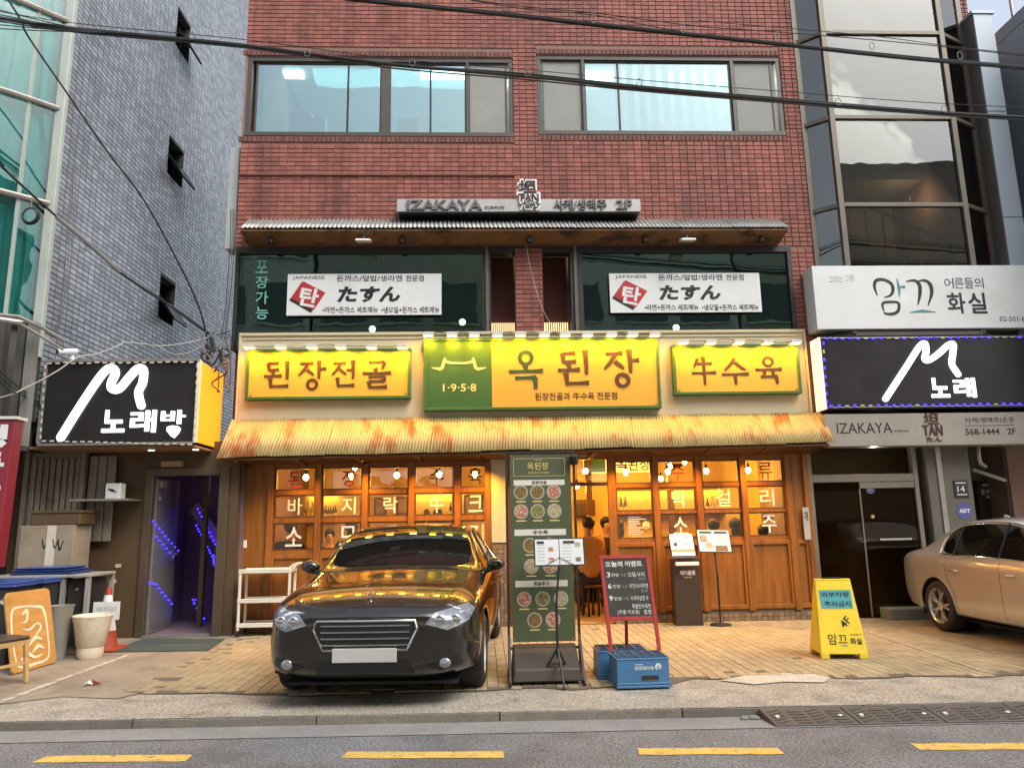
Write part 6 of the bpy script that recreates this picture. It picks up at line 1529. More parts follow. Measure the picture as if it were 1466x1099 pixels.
m = MB(); m.box(-Wb - .03, Wb + .03, -Db - .02, Db + .02, -.003, -.0005) if False else m.box(-.1, .1, -.02, .02, Hs + .0205, Hs + .035); m.build('carry_handle', M_BLK, t, local=True)

# steel kerb ramps
M_RAMP = pm('dull_black_rubber', (.09, .078, .065), .6, var=.25, scale=5, bump=.15, bscale=40)
xr0 = G(1120, 1049, -.07)[0]
for k in range(4):
    x0_ = xr0 + k * .665; x1_ = x0_ + .655; lab = ['black rubber kerb ramp nearest the bare end of the kerb', 'black rubber kerb ramp second from the bare kerb', 'black rubber kerb ramp third from the bare kerb', 'black rubber kerb ramp fourth from the bare kerb'][k]
    t = T('kerb_ramp', lab, 'ramp', ((x0_ + x1_) / 2, kerb_y(x0_) - .2, -.07), group='kerb ramps')
    ky0, ky1 = kerb_y(x0_) - .003, kerb_y(x1_) - .003; dp = .30; top = -.004
    m = MB(); m.hexa([(x0_ + .02, ky0 - dp, -.069), (x1_ + .02, ky1 - dp, -.069), (x1_, ky1, -.069), (x0_, ky0, -.069), (x0_ + .02, ky0 - dp, -.058), (x1_ + .02, ky1 - dp, -.058), (x1_, ky1, top), (x0_, ky0, top)]); m.build('wedge', M_RAMP, t, bevel=.004)
    nrm = Vector((0, -(top + .058), dp)).normalized(); U = Vector((x1_ - x0_, ky1 - ky0, 0)); V = Vector((-.02, dp, top + .058)); O = Vector((x0_ + .02, ky0 - dp, -.058)) + nrm * .001
    m = MB()
    for blk in range(4):
        for i in range(5):
            u0_ = .06 + blk * .235; v0a = .1 + i * .16; dirn = 1 if blk % 2 == 0 else -1
            p0 = O + U * (u0_ + (.0 if dirn > 0 else .0)) + V * v0a; p1_ = O + U * (u0_ + .17) + V * min(.96, v0a + dirn * .16 + (.0 if dirn > 0 else .16))
            m.bar(p0, p1_, .018, .010, up=nrm)
    m.build('tread_ribs', M_RAMP, t)
    for uu in (.12, .88):
        q = O + U * uu + V * .45; m = MB(); m.lathe([(.018, 0), (.016, .008), (.004, .012)], (0, 0, 0), 10, M=Vector((0, 0, 1)).rotation_difference(nrm).to_matrix().to_4x4())
        m2 = MB(); m2.add([v + q for v in m.v], m.f, 0, True); m2.build('reflector', pm('white_reflector', (.75, .75, .7), .3), t)
m = MB()
for k in range(6):
    p = (xr0 - .05 - .1 * random.random(), kerb_y(xr0) - .02 - .08 * random.random(), -.06)
    m.ball(p, random.uniform(.012, .03), 6, 4, sc=(1.3, 1, .7))
o = m.build('rubble', M_GUT); tag(o, 'small grey stone rubble at the end of the kerb ramps', 'rubble', kind='stuff')

# white plastic trolley
a, b, c, d = RC(340, 818, 424, 910, -.42); y0_, y1_ = -.45, -.1
M_WPL = pm('white_plastic', (.74, .70, .6), .4, var=.06)
b = F(416, 860, -.42)[0]
t = T('utility_trolley', 'white three shelf utility trolley beside the black car', 'trolley', ((a + b) / 2, -.28, 0)); zt4 = d
for z in (.13, zt4 * .52, zt4 - .02):
    m = MB(); m.box(a, b, y0_, y1_, z, z + .035); m.box(a, b, y0_, y0_ + .02, z + .0355, z + .06); m.box(a, b, y1_ - .02, y1_, z + .0355, z + .06); m.build('shelf', M_WPL, t, bevel=.006)
for xx in (a + .005, b - .04):
    for yy in (y0_ + .005, y1_ - .04):
        m = MB(); m.box(xx, xx + .035, yy, yy + .035, .09, zt4); m.build('leg', M_WPL, t, bevel=.005)
        m = MB(); m.lathe([(.035, -.012), (.035, .012)], (xx + .017, yy + .017, .048), 12, axis='x'); m.build('caster', M_BLK, t)
m = MB(); m.tube(cr([(b - .05, y0_ + .03, zt4 + .03), (b + .03, y0_ + .03, zt4 + .09), (b + .07, y0_ + .06, zt4 + .1), (b + .07, y1_ - .06, zt4 + .1), (b + .03, y1_ - .03, zt4 + .09), (b - .05, y1_ - .03, zt4 + .03)], 4), .018, 8); m.build('handle', M_WPL, t)

# pots, cone, mat, board, chair, litter
t = T('plant_pot', 'empty white tapered plant pot in front of the traffic cone', 'pot', (-4.74, -1.89, 0)); c0 = (-4.74, -1.89, .006)
m = MB(); m.lathe([(.13, 0), (.15, .06), (.145, .13), (.155, .14), (.20, .40), (.225, .49), (.215, .50), (.20, .485), (.18, .40), (.15, .36)], c0, 28); m.build('pot', pm('aged_white_pot', (.62, .57, .46), .6, var=.15, scale=4, col2=(.4, .34, .25), c2lo=.5, c2hi=.7, c2scale=4), t)
m = MB(); m.lathe([(.01, .36), (.16, .365), (.02, .37)], c0, 20); m.build('soil', M_GROUT, t)
t = T('plant_pot', 'tall grey tapered planter against the orange board', 'pot', (-5.12, -1.95, 0)); c0 = (-5.12, -1.95, .006)
m = MB(); m.lathe([(.11, 0), (.16, .60), (.17, .62), (.155, .62), (.14, .52)], c0, 24); m.build('pot', pm('grey_planter', (.24, .24, .21), .6, var=.15), t); m = MB(); m.lathe([(.01, .57), (.135, .57), (.02, .575)], c0, 18); m.build('moss', pm('dull_moss', (.07, .09, .03), .9, var=.3, scale=20), t)
t = T('traffic_cone', 'orange red traffic cone wearing a white paper sign', 'cone', (-4.86, -1.3, 0)); c0 = (-4.86, -1.3, .006)
M_CONE = pm('cone_orange', (.30, .05, .025), .5, var=.12)
m = MB(); m.box(-5.08, -4.64, -1.52, -1.08, .007, .035); m.build('base', M_CONE, t, bevel=.01)
m = MB(); m.lathe([(.16, .029), (.15, .06), (.12, .24)], c0, 20); m.build('cone_body', M_CONE, t); m = MB(); m.lathe([(.085, .45), (.062, .585)], c0, 20); m.build('cone_body', M_CONE, t); m = MB(); m.lathe([(.046, .68), (.028, .77), (.0, .785)], c0, 20); m.build('cone_tip', M_CONE, t)
m = MB(); m.lathe([(.121, .24), (.086, .45)], c0, 20); m.build('white_band', M_WHT, t); m = MB(); m.lathe([(.061, .585), (.047, .68)], c0, 20); m.build('white_band', M_WHT, t)
a, b, c, d = RC(133, 861, 171, 887, -1.5); m = MB(); m.box(a, b, -1.5, -1.49, c, d); ps2 = m.build('paper_sign', M_WHT, t)
m = MB(); letters(m, '외부 주차금지', FR((0, -1.5, 0)), a + .04, d - .12, b - .04, d - .06, .001, .002, .01); letters(m, '1층 전용', FR((0, -1.5, 0)), a + .1, d - .19, b - .1, d - .145, .001, .002, .01); m.build('lettering', pm('faint_print', (.4, .38, .36), .6), ps2)
mq = [G(*p) for p in ((158, 934), (298, 932), (322, 915), (205, 915))]
t = T('door_mat', 'worn dark teal door mat before the karaoke doorway', 'mat', (-4.3, -.9, .004)); m = MB(); m.hexa([(*q, .004) for q in mq] + [(*q, .016) for q in mq]); m.build('mat', pm('dark_teal_mat', (.045, .065, .06), .95, var=.3, scale=20, bump=.5, bscale=120), t)
mu = Vector((mq[1][0] - mq[0][0], mq[1][1] - mq[0][1], 0)); mfr = FR((mq[0][0] + .1, mq[0][1] + .3, .017), mu, Vector((-mu.y, mu.x, 0))); m = MB(); letters(m, 'WELCOME', mfr, .35, .05, .95, .14, .0, .001, .0) if False else stroke(m, mfr, [(.3, .1), (.5, .12), (.7, .1), (.95, .13)], [.012, .03, .02, .01], 0, .001); m.build('worn_print', pm('worn_mat_print', (.16, .18, .17), .95), t)
# leaning orange board with white icing-like scrolls
BL = Vector((*G(18, 967), .012)); BR = Vector((*G(82, 949), .012))
t = T('painted_board', 'leaning orange brown board with swirling white painted lines', 'board', (BL + BR) / 2)
fb = FR(BL, BR - BL, Vector((-.18, .0, 1))); Lb = (BR - BL).length; zt5 = .86
fb = FR(BL, BR - BL, Vector((-.22, .03, 1)))
m = MB(); m.poly(fb, [(0.02, 0), (Lb - .04, 0), (Lb, .04), (Lb, zt5 - .03), (Lb - .05, zt5), (.05, zt5), (0, zt5 - .05), (0, .03)], -.03, 0); pbo = m.build('board', pm('orange_brown_wood', (.50, .26, .07), .5, var=.25, scale=3, stretch=(1, 1, 3)), t, bevel=.006)
m = MB(); M_ICE = pm('cream_paint_line', (.75, .66, .48), .6, var=.1)
for k, (pts, wd) in enumerate([([(.1, .1), (.06, .4), (.1, .75), (.3, .8), (.6, .78), (.8, .72), (.84, .4), (.8, .1), (.5, .06), (.2, .06), (.1, .1)], [.02, .035, .02, .04, .02, .035, .02]), ([(.3, .7), (.42, .74), (.4, .62), (.3, .6)], [.02, .05, .03, .01]), ([(.3, .52), (.45, .5), (.62, .56), (.7, .5), (.55, .4)], [.01, .03, .02, .03, .01]), ([(.4, .3), (.55, .38), (.7, .34)], [.01, .05, .01]), ([(.45, .2), (.6, .27), (.72, .22)], [.01, .05, .01]), ([(.2, .14), (.35, .2), (.5, .14), (.68, .16)], [.02, .05, .03, .01])]):
    stroke(m, fb, [(p[0] * Lb, p[1] * zt5) for p in pts], [x * .9 for x in wd], .0005, .003 + k * .0006)
m.build('painted_scroll', M_ICE, pbo)
# wooden chair at the picture edge
M_CHW = pm('light_oak', (.50, .33, .14), .45, var=.2, scale=5, stretch=(1, 1, 4))
cxc, cyc = -4.92, -3.45
t = T('wooden_chair', 'light wooden chair with dark seat and crossed back beside the orange board', 'chair', (cxc, cyc, 0), RAD(158))
sw, sd, sh, bh_ = .21, .21, .45, .86     # local: faces -Y, back at +Y
for sx in (-1, 1):
    m = MB(); m.bar((sx * (sw + .01), -sd - .01, .008), (sx * (sw - .01), -sd + .02, sh - .03), .04, .04); m.build('leg', M_CHW, t, local=True, bevel=.004)
    m = MB(); m.bar((sx * (sw - .005), sd + .05, .008), (sx * (sw - .02), sd - .01, sh), .04, .04); m.bar((sx * (sw - .02), sd - .01, sh + .001), (sx * (sw - .03), sd + .07, bh_), .038, .036); m.build('rear_leg', M_CHW, t, local=True, bevel=.004)
    m = MB(); m.bar((sx * (sw - .003), -sd + .0, .2), (sx * (sw - .005), sd + .02, .2), .02, .028); m.build('stretcher', M_CHW, t, local=True)
m = MB(); m.box(-sw + .02, sw - .02, -sd - .005, -sd + .02, sh - .075, sh - .025); m.box(-sw + .02, sw - .02, sd - .03, sd - .005, sh - .075, sh - .025); m.box(-sw + .0, -sw + .02, -sd + .021, sd - .03, sh - .075, sh - .025); m.box(sw - .02, sw, -sd + .021, sd - .03, sh - .075, sh - .025); m.build('seat_rail', M_CHW, t, local=True, bevel=.003)
m = MB(); m.box(-sw - .01, sw + .01, -sd - .02, sd - .03, sh - .024, sh + .015); m.build('seat', pm('dark_vinyl_seat', (.045, .038, .035), .4, var=.1), t, local=True, bevel=.014)
m = MB(); m.bar((-sw + .04, sd + .062, bh_ - .04), (sw - .04, sd + .062, bh_ - .04), .022, .07); m.build('top_rail', M_CHW, t, local=True, bevel=.005)
m = MB(); m.bar((-sw + .04, sd + .005, sh + .1), (sw - .04, sd + .005, sh + .1), .02, .035); m.build('lower_rail', M_CHW, t, local=True, bevel=.004)
for s_ in (-1, 1):
    m = MB(); m.bar((-s_ * (sw - .05), sd + .01 + .008 * s_, sh + .12), (s_ * (sw - .05), sd + .052 + .008 * s_, bh_ - .075), .012, .022); m.build('cross_bar', M_CHW, t, local=True)
X_, Y_ = G(130, 981)
t = T('litter', 'crumpled white and orange paper scrap on the concrete yard', 'litter', (X_, Y_, .005)); m = MB(); m.add([(X_ - .07, Y_ - .02, .006), (X_ - .02, Y_ - .03, .03), (X_ + .02, Y_, .012), (X_ - .03, Y_ + .04, .045), (X_ - .07, Y_ + .03, .015), (X_ - .02, Y_, .05)], [(0, 1, 5), (1, 2, 5), (2, 3, 5), (3, 4, 5), (4, 0, 5), (0, 4, 3, 2, 1)]); m.build('paper', M_WHT, t)
m = MB(); m.add([(X_ + .03, Y_ - .01, .006), (X_ + .1, Y_ + .01, .02), (X_ + .11, Y_ + .04, .008), (X_ + .04, Y_ + .03, .03), (X_ - .02, Y_ + .06, .05)], [(0, 1, 3), (1, 2, 3), (0, 3, 4), (0, 4, 3, 2, 1)]); m.build('wrapper', M_CONE, t)
# vertical red noodle shop sign at the picture edge
YV = -2.6
t = T('vertical_sign', 'tall dark red vertical sign with rounded white characters by the bins', 'sign', (F(0, 700, YV)[0], YV, .9))
X1_ = F(17, 640, YV)[0]; Z0, Z1 = F(15, 812, YV)[1], F(20, 600, YV)[1]; X0_ = X1_ - .52
m = MB(); m.hexa([(X0_ - .02, YV, Z0), (X1_ - .04, YV, Z0), (X1_ - .04, YV + .18, Z0), (X0_ - .02, YV + .18, Z0), (X0_ + .02, YV, Z1), (X1_, YV, Z1), (X1_, YV + .18, Z1), (X0_ + .02, YV + .18, Z1)]); m.build('box', pm('dark_red_sign', (.21, .018, .03), .45, var=.1), t, bevel=.006)
m = MB(); m.box(X0_ - .02, X1_ + .03, YV - .02, YV + .2, Z1 + .001, Z1 + .035); m.build('top_cap', M_WMET, t)
for k, ch in enumerate('명동칼국수'):
    zc = Z1 - .06 - k * (Z1 - Z0 - .06) / 5; hh = (Z1 - Z0 - .06) / 5 * .86; m = MB(); s_ = -.008 * k; letters(m, ch, FACE, X0_ + .06 + s_, zc - hh, X1_ - .06 + s_, zc, -YV + .001, -YV + .004, .045); m.build('lettering', M_WHT, t)
m = MB(); m.tube([(X0_ + .2, YV + .09, Z0), (X0_ + .2, YV + .09, .03)], .03, 10); m.build('post', M_BLK, t)
m = MB(); m.lathe([(.2, .01), (.2, .03), (.03, .05)], (X0_ + .2, YV + .09, 0), 20); m.build('foot', M_BLK, t)
# ================================================================== cars
M_TYRE = pm('tyre_rubber', (.02, .02, .02), .75, var=.2, scale=20)
M_RIM = pm('alloy_rim', (.6, .59, .57), .28, metal=.6, var=.08)
M_RIMD = pm('dark_wheel_well', (.012, .012, .012), .8)
M_CHR = pm('chrome_trim', (.62, .62, .6), .12, metal=1.0, var=.03)
M_CGL = pm('car_window_tint', (.006, .007, .007), .03, var=.02, spec=.75)
M_SEAM = pm('panel_gap_black', (.008, .008, .008), .7)
M_HLAMP = pm('headlamp_lens', (.30, .33, .37), .06, var=.35, scale=22, metal=.5, spec=.8)
M_TLAMP = pm('tail_lamp_red', (.22, .01, .012), .12, var=.1)
M_PLATE_ = pm('number_plate_white', (.5, .5, .48), .4, var=.04)
M_GRL = pm('grille_black', (.012, .012, .013), .35)
def car_paint(name, col, metal, rough, coat=1.0):
    if name in MATS: return MATS[name]
    m = pm(name, col, rough, metal=metal, var=.04, scale=1.5, coat=coat); return m
def carbody():
    # x, zb, wlow, wmid, zmid, wsh, zsh, wbelt, zbelt, wwin, zwin, wrail, zrail, wroof, zroofmid, zc
    ST = [
        (2.36, .30, .50, .58, .46, .58, .60, .53, .665, .48, .69, .44, .70, .25, .715, .72),
        (2.26, .22, .74, .80, .46, .78, .63, .72, .715, .62, .755, .56, .77, .30, .79, .80),
        (2.02, .19, .85, .895, .47, .875, .69, .82, .79, .70, .845, .62, .86, .33, .885, .895),
        (1.70, .185, .88, .92, .49, .905, .735, .85, .845, .74, .895, .66, .91, .35, .935, .945),
        (1.30, .18, .89, .93, .50, .92, .77, .86, .885, .77, .935, .69, .945, .36, .965, .975),
        (.92, .18, .89, .93, .51, .925, .80, .87, .925, .81, .965, .765, .985, .38, 1.005, 1.015),
        (.80, .18, .89, .93, .51, .925, .81, .872, .935, .82, .985, .775, 1.01, .39, 1.03, 1.04),
        (.28, .18, .89, .93, .52, .925, .835, .88, .955, .73, 1.265, .68, 1.315, .36, 1.345, 1.352),
        (.02, .18, .89, .93, .52, .925, .84, .88, .965, .665, 1.375, .60, 1.415, .32, 1.437, 1.442),
        (-.40, .18, .89, .93, .52, .93, .85, .88, .975, .65, 1.40, .585, 1.447, .31, 1.468, 1.472),
        (-.95, .18, .89, .93, .53, .93, .86, .88, .985, .65, 1.385, .58, 1.435, .31, 1.458, 1.462),
        (-1.32, .18, .89, .93, .54, .93, .87, .875, .995, .66, 1.31, .58, 1.375, .31, 1.405, 1.41),
        (-1.82, .19, .885, .925, .55, .92, .885, .85, 1.005, .72, 1.09, .65, 1.125, .34, 1.135, 1.14),
        (-1.95, .20, .88, .92, .56, .91, .885, .83, 1.0, .70, 1.05, .61, 1.07, .33, 1.08, 1.085),
        (-2.22, .24, .84, .885, .57, .875, .885, .79, .985, .66, 1.025, .57, 1.04, .30, 1.05, 1.055),
        (-2.36, .30, .70, .80, .58, .80, .87, .72, .955, .58, .99, .48, 1.0, .26, 1.01, 1.012),
    ]
    R = []
    for (x, zb, wl, wm, zm, ws, zs, wb, zbt, ww, zw, wr, zr, wf, zf, zc) in ST:
        R.append([(x, 0, zb), (x, wl * .8, zb), (x, wl, zb + .07), (x, (wl + wm) / 2 + .012, (zb + zm) / 2), (x, wm, zm), (x, ws, zs), (x, (ws + wb) / 2 + .012, (zs + zbt) / 2 + .012), (x, wb, zbt), (x, ww, zw), (x, wr, zr), (x, wf, zf), (x, 0, zc)])
    n = len(R[0]); vs_ = []; idx = {}
    for i, ring in enumerate(R):
        for j, p in enumerate(ring):
            idx[(i, j, 1)] = len(vs_); vs_.append(p)
            if 0 < j < n - 1: idx[(i, j, -1)] = len(vs_); vs_.append((p[0], -p[1], p[2]))
            else: idx[(i, j, -1)] = idx[(i, j, 1)]
    fs_ = []; mi = []
    for i in range(len(R) - 1):
        for j in range(n - 1):
            g = 0
            if j >= 9 and 6 <= i <= 7: g = 1                      # windscreen
            if j >= 9 and i == 11: g = 2                          # rear window
            if j == 7 and 6 <= i <= 10: g = 3                     # side windows
            for s in (1, -1):
                q = [idx[(i, j, s)], idx[(i + 1, j, s)], idx[(i + 1, j + 1, s)], idx[(i, j + 1, s)]]
                if s > 0: q.reverse()
                fs_.append(tuple(dict.fromkeys(q))); mi.append(g)
    for i, flip in ((0, False), (len(R) - 1, True)):
        for j in range(n - 1):
            q = [idx[(i, j, 1)], idx[(i, j + 1, 1)], idx[(i, j + 1, -1)], idx[(i, j, -1)]]
            q = list(dict.fromkeys(q))
            if flip: q.reverse()
            fs_.append(tuple(q)); mi.append(0)
    me = bpy.data.meshes.new('cage'); me.from_pydata(vs_, [], fs_); me.polygons.foreach_set('material_index', mi)
    for k in range(4): me.materials.append(M_CGL)
    bm = bmesh.new(); bm.from_mesh(me); bmesh.ops.recalc_face_normals(bm, faces=bm.faces)
    cl = bm.edges.layers.float.new('crease_edge')
    for e in bm.edges:
        gm = {f.material_index for f in e.link_faces}
        if len(gm) > 1: e[cl] = .75
    for e in bm.edges:   # shoulder line
        a, b = e.verts
        pa = [k for k, v in idx.items() if v == a.index]; pb = [k for k, v in idx.items() if v == b.index]
        if pa and pb and pa[0][1] == pb[0][1] == 5 and pa[0][0] != pb[0][0]: e[cl] = max(e[cl], .35)
        if pa and pb and pa[0][1] == pb[0][1] == 2 and pa[0][0] != pb[0][0]: e[cl] = max(e[cl], .5)
    bm.to_mesh(me); bm.free()
    ob = bpy.data.objects.new('cage', me); TSC.collection.objects.link(ob)
    md = ob.modifiers.new('s', 'SUBSURF'); md.levels = 4; md.render_levels = 4
    vl = TSC.view_layers[0]; vl.update(); out = bpy.data.meshes.new_from_object(ob.evaluated_get(vl.depsgraph)); bpy.data.objects.remove(ob); return out
FA, RA, WR, AR_ = 1.46, -1.42, .325, .375     # axle positions, tyre and arch radius
def car_parts():
    me = carbody(); bm = bmesh.new(); bm.from_mesh(me)
    # wheel arches
    for ax in (FA, RA):
        kill = [f for f in bm.faces if abs(f.calc_center_median().y) > .55 and math.hypot(f.calc_center_median().x - ax, f.calc_center_median().z - WR) < AR_]
        bmesh.ops.delete(bm, geom=kill, context='FACES')
        for v in bm.verts:
            if v.is_boundary and abs(v.co.y) > .5:
                dx, dz = v.co.x - ax, v.co.z - WR; r = math.hypot(dx, dz)
                if r < AR_ + .09 and v.co.z > .0: v.co.x = ax + dx / r * AR_; v.co.z = WR + dz / r * AR_
    bm.normal_update(); V = [v.co.copy() for v in bm.verts]; N = [v.normal.copy() for v in bm.verts]
    for i, v in enumerate(bm.verts): v.index = i
    Fs = [(tuple(v.index for v in f.verts), f.material_index, f.calc_center_median().copy()) for f in bm.faces]
    bvh = BVHTree.FromBMesh(bm); bm.free()
    def cls(mi, c):
        if mi == 1: return 'windscreen'
        if mi == 2: return 'rear_window'
        if mi == 3: return 'side_window_' + ('l' if c.y > 0 else 'r')
        if c.z > .60 and .90 < c.x < 2.2 and abs(c.y) < .74 - .06 * (c.x - .9) and c.z > .70: return 'bonnet'
        if c.x < -1.9 and abs(c.y) < .6 and c.z > .97: return 'boot_lid'
        if abs(c.y) > .6 and .26 < c.z < 1.0:
            rear_edge = -1.02 if c.z < .30 else -1.02
            if -.12 < c.x < .98: return 'front_door_' + ('l' if c.y > 0 else 'r')
            if -1.16 + max(0, (.75 - c.z)) * .25 < c.x <= -.12 and math.hypot(c.x - RA, c.z - WR) > AR_ + .02: return 'rear_door_' + ('l' if c.y > 0 else 'r')
        if c.z < .23: return 'sill'
        return 'body'
    groups = {}
    for f, mi, c in Fs: groups.setdefault(cls(mi, c), []).append(f)
    return V, N, groups, bvh
CARP = car_parts()
def sub_mesh(name, faces, mat):
    V, N = CARP[0], CARP[1]; ids = sorted({i for f in faces for i in f}); mp_ = {v: k for k, v in enumerate(ids)}
    me = bpy.data.meshes.new(name); me.from_pydata([V[i] for i in ids], [], [tuple(mp_[i] for i in f) for f in faces]); me.materials.append(mat)
    me.polygons.foreach_set('use_smooth', [True] * len(faces)); me.normals_split_custom_set_from_vertices([N[i] for i in ids]); me.update(); return me
def ob_local(name, me, parent):
    o = bpy.data.objects.new(name, me); COL.objects.link(o); o.parent = parent; WM[o.as_pointer()] = WM[parent.as_pointer()]; return o
def hit(o_, d_):
    r = CARP[3].ray_cast(Vector(o_), Vector(d_)); return (r[0], r[1]) if r[0] is not None else (None, None)
def patch(outline, org, off, depth_axis, rings=5):
    """surface patch that hugs the body. outline in the two other axes; depth_axis 'x+','x-','y+','y-'"""
    m = MB(); cx_ = sum(p[0] for p in outline) / len(outline); cy_ = sum(p[1] for p in outline) / len(outline); n = len(outline); pts = []
    def proj(a, b):
        if depth_axis[0] == 'x': s = 1 if depth_axis[1] == '+' else -1; o_, d_ = (s * 4, a, b), (-s, 0, 0)
        else: s = 1 if depth_axis[1] == '+' else -1; o_, d_ = (a, s * 3, b), (0, -s, 0)
        p, nn = hit(o_, d_)
        if p is None: return None
        if nn.dot(Vector(d_)) > 0: nn = -nn
        return p + nn * off
    vs_ = []
    for k in range(rings + 1):
        f = 1 - k / (rings + .0001)
        for (a, b) in outline:
            q = proj(cx_ + (a - cx_) * f, cy_ + (b - cy_) * f)
            if q is None: q = vs_[-1] if vs_ else Vector((0, 0, 0))
            vs_.append(q)
    fs_ = [(k * n + i, k * n + (i + 1) % n, (k + 1) * n + (i + 1) % n, (k + 1) * n + i) for k in range(rings) for i in range(n)]
    m.add(vs_, fs_, 0, True); return m
def dens(pts, n=4):
    out = []
    for i in range(len(pts)):
        a, b = pts[i], pts[(i + 1) % len(pts)]
        for k in range(n): out.append((a[0] + (b[0] - a[0]) * k / n, a[1] + (b[1] - a[1]) * k / n))
    return out
def seam(pts, s, r=.004, off=-.001):
    """line on the flank (x,z) of side s"""
    P = []
    for (a, b) in pts:
        p, nn = hit((a, s * 3, b), (0, -s, 0))
        if p is not None: P.append(p + Vector((0, s, 0)) * off)
    m = MB(); m.tube(P, r, 5); return m
def lin(pts, n=8):
    out = []
    for a, b in zip(pts[:-1], pts[1:]):
        for k in range(n): out.append((a[0] + (b[0] - a[0]) * k / n, a[1] + (b[1] - a[1]) * k / n))
    return out + [pts[-1]]
def build_wheel():
    ty = MB(); w = .112
    ty.lathe([(.225, -w), (.27, -w - .006), (.31, -w + .012), (WR, -w + .04), (WR, w - .04), (.31, w - .012), (.27, w + .006), (.225, w)], (0, 0, 0), 40, caps=False)
    rim = MB(); rim.lathe([(.232, w - .005), (.222, w - .012), (.21, w - .05), (.205, -.08), (.225, -.1)], (0, 0, 0), 40, caps=False)
    sp = MB(); z = w - .028
    for k in range(5):
        a = 2 * math.pi * k / 5
        for d in (-.17, .17):
            p0 = Vector((.05 * math.cos(a), .05 * math.sin(a), z - .01)); pm_ = Vector((.12 * math.cos(a + d * .55), .12 * math.sin(a + d * .55), z)); p1 = Vector((.222 * math.cos(a + d * 1.25), .222 * math.sin(a + d * 1.25), z - .006))
            sp.bar(p0, pm_, .028, .028, up=(0, 0, 1)); sp.bar(pm_, p1, .022, .026, up=(0, 0, 1))
    sp.lathe([(.06, z - .03), (.058, z + .006), (.03, z + .012)], (0, 0, 0), 20)
    bk = MB(); bk.lathe([(.02, .0), (.19, .0), (.2, -.02)], (0, 0, .02), 28)
    return [('tyre', ty, M_TYRE), ('rim', rim, M_RIM), ('spokes', sp, M_RIM), ('brake_disc', bk, M_RIMD)]
WMESH = [(n_, mb_.mesh(n_, mt_), mt_) for n_, mb_, mt_ in build_wheel()]
for n_, me_, mt_ in WMESH: sharpen(me_)
